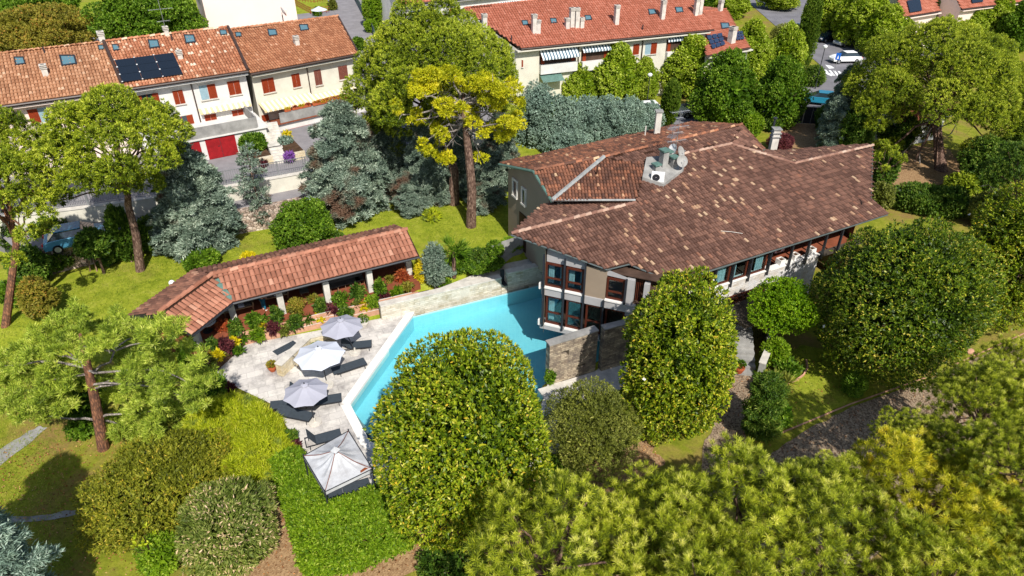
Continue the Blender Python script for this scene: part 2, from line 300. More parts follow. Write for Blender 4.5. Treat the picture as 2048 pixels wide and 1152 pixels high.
# ------------------------------------------------------------------ object helpers
def tag(o, label=None, cat=None, group=None, kind=None):
    if label: o['label'] = label
    if cat: o['category'] = cat
    if group: o['group'] = group
    if kind: o['kind'] = kind
    return o
def thing(name, label, cat, loc=(0, 0, 0), rotz=0, group=None):
    o = bpy.data.objects.new(name, None); COL.objects.link(o); o.empty_display_size = .3
    o.location = loc; o.rotation_euler = (0, 0, rotz); return tag(o, label, cat, group)
def link_mesh(name, me, parent=None):
    o = bpy.data.objects.new(name, me); COL.objects.link(o)
    if parent is not None: o.parent = parent
    return o
class MB:
    """collects faces; build() links them as ONE mesh object. Coordinates are world ones less the parent's place."""
    def __init__(s): s.v = []; s.f = []; s.uv = []; s.t = []
    def face(s, pts, uv=None, t=.5):
        i = len(s.v); s.v += [tuple(map(float, p)) for p in pts]; s.f.append(tuple(range(i, i+len(pts))))
        s.uv.append(uv if uv else [(0, 0)]*len(pts)); s.t.append(t)
    def quad_uv(s, a, b, c, d, t=.5, off=(0, 0)):
        a, b, c, d = map(np.asarray, (a, b, c, d)); w = float(np.linalg.norm(b-a)); h = float(np.linalg.norm(d-a))
        s.face([a, b, c, d], [(off[0], off[1]), (off[0]+w, off[1]), (off[0]+w, off[1]+h), (off[0], off[1]+h)], t)
    def box(s, O, ux, uy, uz, a, b, c, t=.5):
        """box spanning a=(a0,a1) along ux, b along uy, c along uz from O"""
        O, ux, uy, uz = (np.asarray(k, float) for k in (O, ux, uy, uz))
        q = lambda i, j, k: O+ux*a[i]+uy*b[j]+uz*c[k]
        for (p, r_, s_, t_) in (((0,0,0),(1,0,0),(1,0,1),(0,0,1)), ((1,1,0),(0,1,0),(0,1,1),(1,1,1)), ((0,1,0),(0,0,0),(0,0,1),(0,1,1)),
                            ((1,0,0),(1,1,0),(1,1,1),(1,0,1)), ((0,0,1),(1,0,1),(1,1,1),(0,1,1)), ((0,1,0),(1,1,0),(1,0,0),(0,0,0))):
            s.quad_uv(q(*p), q(*r_), q(*s_), q(*t_), t)
    def bx(s, x0, x1, y0, y1, z0, z1, t=.5):
        s.box((0, 0, 0), (1, 0, 0), (0, 1, 0), (0, 0, 1), (x0, x1), (y0, y1), (z0, z1), t)
    def prism(s, pts, z0, z1, t=.5, top=True, bottom=True):
        """pts counter-clockwise plan polygon; z0/z1 number or list"""
        n = len(pts); Z0 = z0 if hasattr(z0, '__len__') else [z0]*n; Z1 = z1 if hasattr(z1, '__len__') else [z1]*n
        ar = sum(pts[i][0]*pts[(i+1) % n][1]-pts[(i+1) % n][0]*pts[i][1] for i in range(n))
        if ar < 0: pts = pts[::-1]; Z0 = Z0[::-1]; Z1 = Z1[::-1]
        run = 0
        for i in range(n):
            j = (i+1) % n; a, b = pts[i], pts[j]; L = math.hypot(b[0]-a[0], b[1]-a[1])
            s.face([(a[0], a[1], Z0[i]), (b[0], b[1], Z0[j]), (b[0], b[1], Z1[j]), (a[0], a[1], Z1[i])],
                   [(run, Z0[i]), (run+L, Z0[j]), (run+L, Z1[j]), (run, Z1[i])], t); run += L
        if top: s.face([(p[0], p[1], z) for p, z in zip(pts, Z1)], [(p[0], p[1]) for p in pts], t)
        if bottom: s.face([(p[0], p[1], z) for p, z in zip(pts, Z0)][::-1], [(p[0], p[1]) for p in pts][::-1], t)
    def tube(s, pts, r, n=8, t=.5, cap=True):
        pts = [np.asarray(p, float) for p in pts]; rr = r if hasattr(r, '__len__') else [r]*len(pts); rings = []
        for i, p in enumerate(pts):
            d = nrm(pts[min(i+1, len(pts)-1)]-pts[max(i-1, 0)]); ref = np.array([0, 0, 1.]) if abs(d[2]) < .9 else np.array([1., 0, 0])
            a = nrm(np.cross(d, ref)); b = np.cross(d, a)
            rings.append([p+rr[i]*(a*math.cos(2*math.pi*k/n)+b*math.sin(2*math.pi*k/n)) for k in range(n)])
        i0 = len(s.v)
        for rg in rings: s.v += [tuple(map(float, q)) for q in rg]
        for i in range(len(rings)-1):
            for k in range(n):
                s.f.append((i0+i*n+k, i0+i*n+(k+1) % n, i0+(i+1)*n+(k+1) % n, i0+(i+1)*n+k)); s.uv.append([(0, 0)]*4); s.t.append(t)
        if cap:
            s.f.append(tuple(i0+k for k in range(n))[::-1]); s.uv.append([(0, 0)]*n); s.t.append(t)
            s.f.append(tuple(i0+(len(rings)-1)*n+k for k in range(n))); s.uv.append([(0, 0)]*n); s.t.append(t)
    def lathe(s, c, prof, n=16, t=.5):
        c = np.asarray(c, float); i0 = len(s.v)
        for r, z in prof:
            for k in range(n): s.v.append((c[0]+r*math.cos(2*math.pi*k/n), c[1]+r*math.sin(2*math.pi*k/n), c[2]+z))
        for i in range(len(prof)-1):
            for k in range(n):
                s.f.append((i0+i*n+k, i0+i*n+(k+1) % n, i0+(i+1)*n+(k+1) % n, i0+(i+1)*n+k)); s.uv.append([(0, 0)]*4); s.t.append(t)
    def build(s, name, mat, parent=None, smooth=False, bevel=0):
        me = bpy.data.meshes.new(name); off = np.array(parent.location) if parent is not None and parent.type == 'EMPTY' and not s.__dict__.get('local') else np.zeros(3)
        if parent is not None and parent.type != 'EMPTY' and not s.__dict__.get('local'):
            q = parent
            while q is not None: off = off+np.array(q.location); q = q.parent
        vv = np.array(s.v)-off if s.v else np.zeros((0, 3))
        me.from_pydata(vv.tolist(), [], s.f)
        u = me.uv_layers.new(name='UVMap'); u.data.foreach_set('uv', np.array([c for f in s.uv for c in f], 'f').ravel())
        at = me.attributes.new('tint', 'FLOAT', 'FACE'); at.data.foreach_set('value', np.array(s.t, 'f'))
        mats = mat if isinstance(mat, (list, tuple)) else [mat]
        for m in mats: me.materials.append(MATS[m])
        if smooth: me.polygons.foreach_set('use_smooth', [True]*len(me.polygons))
        me.update(); o = link_mesh(name, me, parent)
        if bevel:
            b = bmesh.new(); b.from_mesh(me); bmesh.ops.remove_doubles(b, verts=b.verts, dist=1e-4)
            b.to_mesh(me); b.free(); md = o.modifiers.new('bevel', 'BEVEL'); md.width = bevel; md.segments = 2; md.limit_method = 'ANGLE'
        return o
def local(): m = MB(); m.local = True; return m
def copy_tree(o, loc=None, rotz=None, label=None, parent=None, scale=None):
    c = o.copy(); COL.objects.link(c)
    if parent is not None: c.parent = parent
    if loc is not None: c.location = loc
    if rotz is not None: c.rotation_euler = (0, 0, rotz)
    if scale is not None: c.scale = scale
    if label: c['label'] = label
    for ch in [k for k in bpy.data.objects if k.parent == o]: copy_tree(ch, parent=c)
    return c

class Facade:
    """vertical plane through a, b (plan points), outward normal to the right of a->b; boxes given by distance along, height and depth"""
    def __init__(s, a, b, z0=0.0, k=1.0):
        s.z0 = z0; s.k = k; s.a = np.array([a[0], a[1], 0.]); d = np.array([b[0]-a[0], b[1]-a[1], 0.]); s.L = float(np.linalg.norm(d)); s.u = d/s.L
        s.n = np.array([s.u[1], -s.u[0], 0.]); s.z = np.array([0, 0, 1.])
    def at(s, px, py, d=0.0):
        r = ray(px, py); o = s.a+s.n*d; t = ((o-_C)@s.n)/(r@s.n); p = _C+r*t; return float((p-s.a)@s.u), (float(p[2])-s.z0)/s.k
    def rect(s, x0, y0, x1, y1, d=0.0):
        """photo rectangle -> u0,u1,z0,z1 measured along its middle"""
        u0, _ = s.at(x0, (y0+y1)/2, d); u1, _ = s.at(x1, (y0+y1)/2, d); _, z1 = s.at((x0+x1)/2, y0, d); _, z0 = s.at((x0+x1)/2, y1, d)
        return u0, u1, z0, z1
    def box(s, mb, u0, u1, z0, z1, d0, d1, t=.5): mb.box(s.a, s.u, -s.n, s.z, (u0, u1), (-d1, -d0), (s.z0+s.k*z0, s.z0+s.k*z1), t)
    def pt(s, u, z, d=0.0): return s.a+s.u*u+s.n*d+s.z*(s.z0+s.k*z)

# ------------------------------------------------------------------ roof tiles
RNG = np.random.default_rng(7)
def inpoly(x, y, poly):
    ins = np.zeros(len(x), bool); n = len(poly); j = n-1
    for i in range(n):
        xi, yi = poly[i]; xj, yj = poly[j]
        c = ((yi > y) != (yj > y)) & (x < (xj-xi)*(y-yi)/((yj-yi) if yj != yi else 1e-12)+xi); ins ^= c; j = i
    return ins
def tiled(name, poly, w, l, mat, parent, down=None, h=.06, seed=1, slab='dark_wood', thick=.14, lift=.0):
    """barrel tiles over a (nearly flat) roof polygon in 3D, plus its slab, as one mesh"""
    poly = [np.asarray(p, float) for p in poly]; c = np.mean(poly, axis=0); _, _, vt = np.linalg.svd(np.array(poly)-c); n = vt[2]; n = n if n[2] > 0 else -n
    if down is None: v = nrm(np.array([n[0], n[1], 0.])-n*(n[0]*n[0]+n[1]*n[1]))
    else: v = np.asarray(down, float); v = nrm(v-n*(v@n))
    u = np.cross(n, v); P2 = [((p-c)@u, (p-c)@v) for p in poly]
    us = [p[0] for p in P2]; vs = [p[1] for p in P2]; rng = np.random.default_rng(seed)
    gu = np.arange(min(us)-w/2, max(us)+w, w); gv = np.arange(max(vs)-l*.58, min(vs)-l, -l)
    GU, GV = np.meshgrid(gu, gv); GU = GU.ravel(); GV = GV.ravel(); k = inpoly(GU, GV, P2); GU = GU[k]; GV = GV[k]; m = len(GU)
    jt = rng.normal(0, .006, (m, 2)); prof = [(-.5, 0), (-.3, .75), (0, 1), (.3, .75), (.5, 0)]
    verts = np.zeros((m, 10, 3))
    for e, vv in enumerate((-.5, .56)):
        for q, (a, b) in enumerate(prof):
            wd = w*(1.0 if e else .82)
            uu = GU+jt[:, 0]+a*wd; hh = b*h*(1.0 if e else .8)+(.032 if e else .0)+jt[:, 1]+lift+.005
            verts[:, e*5+q] = c+uu[:, None]*u+(GV+vv*l)[:, None]*v+hh[:, None]*n
    F = []; 
    for q in range(4): F.append((q, q+1, 6+q, 5+q))
    F = np.array(F); faces = (F[None]+(np.arange(m)*10)[:, None, None]).reshape(-1, 4)
    capf = np.stack([np.arange(m)*10+k for k in (5, 6, 8, 9)], 1)
    # smooth clusters of tint plus per-tile variation
    cl = np.sin(GU*.9+1.3*np.sin(GV*.7+seed))*.5+np.sin(GV*1.1+GU*.3)*.3
    t = np.clip(rng.random(m)**1.0*.9+.05+cl*.05, 0, 1)
    pat = np.sin(GU*.8+seed)+np.sin(GV*.55+GU*.35+2*seed)+np.sin(GU*2.3-GV*.9); hi = rng.random(m)+.012*pat; t = np.where(hi > .968, .93+.07*rng.random(m), t*.88)
    i = len(verts)*10
    V = verts.reshape(-1, 3).tolist(); FA = faces.tolist()+capf.tolist(); T = np.repeat(t, 4).tolist()+(t*.6).tolist(); MI = [0]*len(FA)
    b0 = len(V); np_ = len(poly)
    for p in poly: V.append((p+n*lift).tolist())
    for p in poly: V.append((p-n*(thick-lift)).tolist())
    poly = [p-np.array([0, 0, 1.])*(((p-c)@n)/n[2]) for p in poly]; V = V[:b0]+[(p+n*lift).tolist() for p in poly]+[(p-n*(thick-lift)).tolist() for p in poly]
    top = list(range(b0, b0+np_)); nn = np.cross(poly[1]-poly[0], poly[2]-poly[1])
    if nn[2] < 0: FA += [top[::-1], [x+np_ for x in top]]
    else: FA += [top, [x+np_ for x in top][::-1]]
    for q in range(np_):
        r_ = (q+1) % np_; FA.append([b0+q, b0+q+np_, b0+r_+np_, b0+r_])
    MI += [1]*(2+np_); T += [.1]*(2+np_)
    me = bpy.data.meshes.new(name); off = np.array(parent.location); me.from_pydata((np.array(V)-off).tolist(), [], FA)
    me.attributes.new('tint', 'FLOAT', 'FACE').data.foreach_set('value', np.array(T, 'f'))
    me.materials.append(MATS[mat]); me.materials.append(MATS[slab]); me.polygons.foreach_set('material_index', MI); me.update()
    return link_mesh(name, me, parent)
def ridge_tiles(name, pts, r, mat, parent, l=.4, seed=3, up=.05):
    m = MB(); rng = random.Random(seed)
    for a, b in zip(pts[:-1], pts[1:]):
        a = np.asarray(a, float); b = np.asarray(b, float); L = np.linalg.norm(b-a); k = max(1, int(L/l)); d = (b-a)/k; dn = nrm(d); sd = nrm(np.cross(dn, (0, 0, 1))); upv = np.cross(sd, dn)
        for i in range(k):
            t = rng.random(); p0 = a+d*i+upv*(up-.02); p1 = a+d*(i+1.08)+upv*(up+.02)
            pr = [(math.cos(x), math.sin(x)) for x in np.linspace(0, math.pi, 6)]
            for (c0, s0), (c1, s1) in zip(pr[:-1], pr[1:]):
                m.face([p0+sd*c0*r*.9+upv*s0*r*.8, p1+sd*c0*r+upv*s0*r, p1+sd*c1*r+upv*s1*r, p0+sd*c1*r*.9+upv*s1*r*.8], t=t)
    return m.build(name, mat, parent)

# ------------------------------------------------------------------ foliage
def blades(name, Pt, D, T, nb, L, Wd, spread, mat, parent, rng, curl=0.0, jit=0.0, tvar=.22, S=None, face=.4, toplit=0.0):
    """nb leaves from every point, fanned round its direction; one mesh"""
    n = len(Pt); Pn = np.repeat(Pt, nb, 0); Dn = np.repeat(D, nb, 0); m = n*nb
    d = nrm(Dn+rng.normal(0, spread, (m, 3))); s = nrm(np.cross(d, Dn+np.array([0, -.15, .3])+rng.normal(0, face, (m, 3))))
    ll = L*(.65+.6*rng.random(m))[:, None]; ww = Wd*(.7+.6*rng.random(m))[:, None]
    if S is not None: q = np.repeat(S, nb)[:, None]; ll = ll*q; ww = ww*q
    p0 = Pn+rng.normal(0, jit, (m, 3)) if jit else Pn
    mid = p0+d*ll*.5; nn = np.cross(d, s); tip = p0+d*ll-nn*ll*curl
    V = np.stack([p0, mid+s*ww*.5, tip, mid-s*ww*.5], 1).reshape(-1, 3)
    t = np.clip(np.repeat(T, nb)+rng.normal(0, tvar, m)+toplit*(d[:, 2]-.3), 0, 1)  # lightens upward-pointing blades: light from above painted into the tint
    me = bpy.data.meshes.new(name); me.vertices.add(4*m); me.vertices.foreach_set('co', V.astype('f').ravel())
    me.loops.add(4*m); me.loops.foreach_set('vertex_index', np.arange(4*m, dtype='i')); me.polygons.add(m)
    me.polygons.foreach_set('loop_start', np.arange(0, 4*m, 4, dtype='i')); me.polygons.foreach_set('loop_total', np.full(m, 4, 'i'))
    me.attributes.new('tint', 'FLOAT', 'FACE').data.foreach_set('value', t.astype('f'))
    me.materials.append(MATS[mat]); me.update(calc_edges=True); me.validate()
    return link_mesh(name, me, parent)
def sph(n, rng):
    return nrm(rng.normal(0, 1, (n, 3)))
def clumps(C, Rr, n_per_m2, rng, flat=.75, zmin=-.35, shell=.25, cull=.72, upb=.35):
    """points and directions over the skins of many rounded clumps; buried points dropped"""
    PP = []; DD = []; TT = []
    C = np.asarray(C, float); Rr = np.asarray(Rr, float)
    for c, r in zip(C, Rr):
        k = max(6, int(4*math.pi*r*r*n_per_m2)); d = sph(k, rng); d = d[d[:, 2] > zmin]
        rad = r*(1-shell*rng.random(len(d))**1.5)*(1+.12*np.sin(d[:, 0]*7+c[0])*np.sin(d[:, 1]*6+c[1]))
        p = c+d*rad[:, None]*np.array([1, 1, flat]); PP.append(p); DD.append(nrm(d+np.array([0, 0, upb]))); TT.append(np.full(len(d), .5+rng.normal(0, .1)))
    Pt = np.concatenate(PP); D = np.concatenate(DD); T = np.concatenate(TT); keep = np.ones(len(Pt), bool)
    for c, r in zip(C, Rr):
        q = (Pt-c)/np.array([1, 1, flat]); keep &= (np.einsum('ij,ij->i', q, q) > (cull*r)**2)
    return Pt[keep], D[keep], T[keep]
def shell(n, rx, ry, rz, rng, zc, bumps=40, amp=.16, width=.5, depth=.22, zmin=-1.0, egg=0.0, upb=.3):
    """points over one lumpy crown"""
    d = sph(n, rng); d = d[d[:, 2] > zmin]; bc = sph(bumps, rng); g = np.clip(1-(1-d@bc.T)/(width**2/2), 0, 1).max(1)
    r = (1-amp+amp*np.sqrt(g))*(1-depth*rng.random(len(d))**2)
    w = 1-egg*d[:, 2]
    p = d*r[:, None]*np.array([rx, ry, rz]); p[:, 0] *= w; p[:, 1] *= w; p[:, 2] += zc
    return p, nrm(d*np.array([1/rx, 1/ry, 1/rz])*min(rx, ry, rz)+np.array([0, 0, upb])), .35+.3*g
def limb(mb, p0, p1, r0, r1, rng, k=6, wob=.12, n=7):
    p0 = np.asarray(p0, float); p1 = np.asarray(p1, float); L = np.linalg.norm(p1-p0); pts = []
    for i in range(k+1):
        f = i/k; pts.append(p0+(p1-p0)*f+(rng.normal(0, wob*L/k, 3) if 0 < i < k else 0)+np.array([0, 0, .06*L*math.sin(f*math.pi)]))
    mb.tube(pts, [r0+(r1-r0)*i/k for i in range(k+1)], n); return pts

# ================================================================== THE SETTING
def smooth(a, b, x):
    t = np.clip((x-a)/(b-a), 0, 1); return t*t*(3-2*t)
TERR = [V2(*q) for q in ((425, 752), (485, 690), (765, 624), (1088, 540), (1112, 545), (1300, 640), (1262, 690), (1190, 742), (1094, 772), (1080, 900), (830, 970), (745, 1010), (650, 1022), (600, 905), (552, 812))]
LOGG = [V2(*q, 3.35) for q in ((392, 662), (465, 602), (836, 510), (795, 453), (385, 544), (270, 630))]
def yb(x): return np.interp(x, [-60, -22, -18.5, -16.5, -8, 3, 6, 12, 80], [31, 32, 33.2, 35.0, 39.2, 43.6, 47, 47, 47])
def hgt(x, y):
    x = np.atleast_1d(np.asarray(x, float)); y = np.atleast_1d(np.asarray(y, float))
    top = 1.5-1.0*smooth(4, 12, x); w = np.where(x < -19.5, 6.0, .8)
    h = -.06+(top+.06)*smooth(-.5, 1, (y-yb(x)+np.where(x < -19.5, 2, 0))/w)
    return np.where(inpoly(x, y, LOGG), np.minimum(h, .8), h)
def h1(x, y): return float(hgt(x, y)[0])
def G(px, py):                        # where the ground is seen at a photo point
    z = 0.0
    for _ in range(25): p = P(px, py, z); z = .5*z+.5*h1(p[0], p[1])
    return float(p[0]), float(p[1]), z
def grid_ground():
    xs = np.concatenate([np.arange(-150, -45, 6), np.arange(-45, 45, .6), np.arange(45, 170, 6)]); ys = np.concatenate([np.arange(4, 70, .6), np.arange(70, 330, 8)])
    X, Y = np.meshgrid(xs, ys); Z = hgt(X.ravel(), Y.ravel()); ins = inpoly(X.ravel(), Y.ravel(), TERR)
    for k in range(len(TERR)):
        a, b = np.array(TERR[k]), np.array(TERR[(k+1) % len(TERR)]); d = b-a; t = np.clip(((X.ravel()-a[0])*d[0]+(Y.ravel()-a[1])*d[1])/(d@d), 0, 1); ins &= np.hypot(X.ravel()-a[0]-t*d[0], Y.ravel()-a[1]-t*d[1]) > .65
    Z = np.where(ins, -2.6, Z)
    nx = len(xs); V = np.stack([X.ravel(), Y.ravel(), Z], 1); F = [(j*nx+i, j*nx+i+1, (j+1)*nx+i+1, (j+1)*nx+i) for j in range(len(ys)-1) for i in range(nx-1)]
    me = bpy.data.meshes.new('ground'); me.from_pydata(V.tolist(), [], F); me.materials.append(MATS['grass_lawn']); me.materials.append(MATS['grass_worn'])
    cx = V[[f[0] for f in F]]; worn = ((cx[:, 1] < 31) | (cx[:, 0] > 7)); me.polygons.foreach_set('material_index', worn.astype(int)); me.polygons.foreach_set('use_smooth', [True]*len(F)); me.update()
    return tag(link_mesh('ground', me), kind='structure')
grid_ground()
def sheet(name, pts, mat, off=.012, z=None, cell=1.2, kind='structure', uvrot=0.0, label=None, cat=None):
    b = bmesh.new(); vs = [b.verts.new((p[0], p[1], 0)) for p in pts]; b.faces.new(vs); bmesh.ops.triangulate(b, faces=b.faces)
    x0 = min(p[0] for p in pts); x1 = max(p[0] for p in pts); y0 = min(p[1] for p in pts); y1 = max(p[1] for p in pts)
    if z is None:
        for k, (lo, hi, no) in enumerate(((x0, x1, (1, 0, 0)), (y0, y1, (0, 1, 0)))):
            q = lo+cell
            while q < hi:
                bmesh.ops.bisect_plane(b, geom=b.verts[:]+b.edges[:]+b.faces[:], plane_co=(q, q, 0), plane_no=no); q += cell
    for v in b.verts: v.co.z = (h1(v.co.x, v.co.y) if z is None else z)+off
    bmesh.ops.recalc_face_normals(b, faces=b.faces)
    if sum(f.normal.z for f in b.faces) < 0: bmesh.ops.reverse_faces(b, faces=b.faces)
    uv = b.loops.layers.uv.new('UVMap'); c, s = math.cos(uvrot), math.sin(uvrot)
    for f in b.faces:
        for l in f.loops: l[uv].uv = (l.vert.co.x*c+l.vert.co.y*s, -l.vert.co.x*s+l.vert.co.y*c)
    me = bpy.data.meshes.new(name); b.to_mesh(me); b.free(); me.materials.append(MATS[mat]); return tag(link_mesh(name, me), label, cat, kind=kind)
def wobble(pts, n=6, amp=.15, seed=1):
    r = random.Random(seed); out = []
    for i in range(len(pts)):
        a = pts[i]; b = pts[(i+1) % len(pts)]
        for k in range(n): f = k/n; out.append((a[0]+(b[0]-a[0])*f+r.uniform(-amp, amp)*(k > 0), a[1]+(b[1]-a[1])*f+r.uniform(-amp, amp)*(k > 0)))
    return out
GP = lambda L: [G(*q)[:2] for q in L]
# ---- gravel drive on the right, paths, bare earth
sheet('gravel_drive', wobble(GP([(1545, 905), (1600, 868), (1700, 815), (1850, 762), (2060, 668), (2400, 560), (2500, 640), (2080, 800), (1900, 1000), (1700, 1150), (1500, 1150), (1490, 960)]), 6, .07), 'gravel', .02)
sheet('gravel_path', wobble(GP([(1462, 735), (1512, 738), (1508, 790), (1492, 850), (1490, 900), (1530, 990), (1400, 1010), (1405, 900), (1440, 820)]), 5, .1), 'gravel', .026)
sheet('drive_kerb', GP([(1545, 872), (1700, 808), (1850, 755), (2060, 661), (2060, 664), (1850, 758), (1700, 811), (1545, 876)]), 'pink_stone', .05)
sheet('garden_path', wobble(GP([(-60, 1040), (90, 1030), (160, 1018), (163, 1028), (95, 1041), (-60, 1054)]), 5, .05), 'concrete', .025)
sheet('stone_path', wobble(GP([(-40, 925), (30, 880), (78, 852), (95, 856), (45, 898), (-40, 960)]), 5, .06), 'concrete', .025)
sheet('bare_earth', wobble(GP([(530, 960), (560, 1000), (600, 1130), (640, 1200), (420, 1200), (540, 1090), (552, 1010)]), 6, .15), 'earth', .022)
sheet('earth_bed', wobble(GP([(640, 1100), (830, 1065), (1000, 980), (1290, 880), (1330, 930), (1200, 1000), (1000, 1100), (700, 1180)]), 6, .2), 'earth', .024)
sheet('side_lawn', wobble(GP([(1545, 790), (1560, 720), (1600, 690), (1660, 700), (1700, 780), (1690, 810), (1575, 862), (1540, 850)]), 5, .1), 'grass_lawn', .03)
sheet('far_lawn', wobble(GP([(1860, 740), (1920, 640), (2048, 590), (2060, 655), (1890, 735)]), 5, .1), 'grass_worn', .03)
# ---- terrace deck with its edge, around the pool
POOL = [V2(*q) for q in ((826, 632), (1092, 566), (1330, 640), (1262, 690), (1190, 742), (1094, 772), (1060, 880), (840, 925), (752, 880), (697, 808))]
def deck():
    th = math.atan2(TERR[2][1]-TERR[1][1], TERR[2][0]-TERR[1][0])
    a = [V2(*q) for q in ((425, 752), (485, 690), (765, 636), (826, 626), (697, 808), (737, 885), (845, 930), (900, 968), (745, 1010), (650, 1022), (600, 905), (552, 812))]
    sheet('terrace', a, 'terrace_paving', 0, z=0.0, uvrot=th)
    m = MB(); edge = [V2(*q) for q in ((826, 626), (697, 808), (737, 885), (845, 930), (900, 968))]; wdt = []
    for i in range(len(edge)-1):
        p, q = np.array(edge[i]), np.array(edge[i+1]); d = nrm(q-p); nn = np.array([d[1], -d[0]])  # towards terrace or pool
        cen = np.array([-3.0, 31.0]); nn = nn if (cen-p)@nn < 0 else -nn
        p3, q3 = np.array([*p, 0]), np.array([*q, 0]); L = float(np.linalg.norm(q-p))
        m.box(p3, [*d, 0], [*nn, 0], (0, 0, 1), (-.05, L+.05), (-.08, .42), (-.45, .035+.002*i))
    tag(m.build('pool_coping', 'marble_white'), kind='structure')
    sur = [V2(*q) for q in ((1262, 690), (1190, 742), (1094, 772), (1060, 880), (840, 925))]; m = MB(); m2 = MB()
    cen = np.array([-3.0, 31.0])
    for i in range(4):
        p, q = np.array(sur[i]), np.array(sur[i+1]); d = nrm(q-p); nn = np.array([d[1], -d[0]]); nn = -nn if (cen-p)@nn > 0 else nn; L = float(np.linalg.norm(q-p))
        m.box((*p, 0), [*d, 0], [*nn, 0], (0, 0, 1), (-.6, L+.6), (0.0, 2.0), (-2.2, -.012-.003*i))
    tag(m.build('pool_surround', 'light_stone'), kind='structure')
    # basin walls and floor
    m = MB(); n = len(POOL); PO = POOL if sum(POOL[i][0]*POOL[(i+1) % n][1]-POOL[(i+1) % n][0]*POOL[i][1] for i in range(n)) > 0 else POOL[::-1]
    run = 0
    for i in range(n):
        p, q = PO[i], PO[(i+1) % n]; L = math.hypot(q[0]-p[0], q[1]-p[1])
        m.face([(q[0], q[1], -1.15), (p[0], p[1], -1.15), (p[0], p[1], -.05), (q[0], q[1], -.05)], [(run+L, -1.15), (run, -1.15), (run, -.05), (run+L, -.05)]); run += L
    m.face([(p[0], p[1], -1.15) for p in PO], [(p[0], p[1]) for p in PO]); tag(m.build('pool_basin', 'pool_lining'), kind='structure')
    sheet('pool_water', PO, 'pool_water', 0, z=-.16)
deck()
# ---- land behind the garden, to the left: rubble wall, lane, upper wall, yard
def uphill():
    A = [G(60, 560)[:2], G(300, 500)[:2], G(540, 457)[:2], G(700, 420)[:2], G(825, 392)[:2], G(1000, 350)[:2]]
    w = thing('rubble_wall', 'long rough rubble stone wall between lawn and lane', 'wall', (A[2][0], A[2][1], 1.4)); m = MB()
    up = []
    for (x, y) in A: d = nrm(np.array([-.45, .9])); up.append((x+d[0]*.55, y+d[1]*.55))
    for i in range(len(A)-1): m.prism([A[i], A[i+1], up[i+1], up[i]], .9, 3.35)
    m.build('wall', 'rubble_stone', w)
    B = [V2(0, 470, 3.3), V2(190, 445, 3.3), V2(460, 404, 3.3), V2(620, 373, 3.3), V2(870, 320, 3.3), V2(1010, 290, 3.3)]
    sheet('lane', up+B[::-1], 'asphalt', 0, z=3.3)
    u = thing('retaining_wall', 'pale rendered retaining wall along the back lane', 'wall', (B[2][0], B[2][1], 3.3)); m = MB(); m2 = MB(); C2 = []
    for (x, y) in B: d = nrm(np.array([-.45, .9])); C2.append((x+d[0]*.3, y+d[1]*.3))
    for i in range(len(B)-1):
        m.prism([B[i], B[i+1], C2[i+1], C2[i]], 3.25, 4.5)
        o = [(B[i][0]+.03, B[i][1]-.06), (B[i+1][0]+.03, B[i+1][1]-.06), (C2[i+1][0]-.03, C2[i+1][1]+.06), (C2[i][0]-.03, C2[i][1]+.06)]; m2.prism(o, 4.503, 4.58)
    m.build('wall', 'cream_render', u); m2.build('coping', 'light_stone', u)
    # the yard and all the ground under the town houses
    back = [V2(0, 470, 3.3)]
    yard = [C2[0], C2[1], C2[2], C2[3], C2[4], C2[5], (-2, 74), (-8, 100), (-20, 120), (-60, 95), (-60, 55)]
    m = MB(); m.prism(yard, .5, 4.495); tag(m.build('paved_yard', 'asphalt', None), kind='structure')
    # fence on the retaining wall
    for k, (i, lab) in enumerate(((0, 'grey steel bar fence on the retaining wall behind the far left pines'), (2, 'grey steel bar fence on the pale retaining wall in front of the red garages'), (3, 'grey steel bar fence on the retaining wall behind the big blue cedar'))):
        a, b = (C2[0], C2[2]) if k == 0 else ((C2[2], C2[3]) if k == 1 else (C2[3], C2[4]))
        if k == 0: segs = [(C2[0], C2[1]), (C2[1], C2[2])]
        else: segs = [(a, b)]
        f = thing('bar_fence', lab, 'fence', (a[0], a[1], 4.58), group='steel bar fences along the lane'); r = MB(); pl = MB()
        for (p, q) in segs:
            p = np.array([*p, 4.58]); q = np.array([*q, 4.58]); L = np.linalg.norm(q-p); d = (q-p)/L; s = np.array([-d[1], d[0], 0])
            for z in (.1, 1.12): r.box(p, d, s, (0, 0, 1), (0, L), (-.02, .02), (z, z+.045))
            for x in np.arange(.06, L, .16): r.box(p, d, s, (0, 0, 1), (x, x+.028), (-.012, .012), (.146, 1.119))
            for x in np.arange(0, L, 2.0): pl = MB(); pl.box(p, d, s, (0, 0, 1), (x-.03, x+.03), (-.05, .05), (0, 1.2)); pl.build('post', 'steel', f)
        r.build('rail', 'steel', f)
uphill()

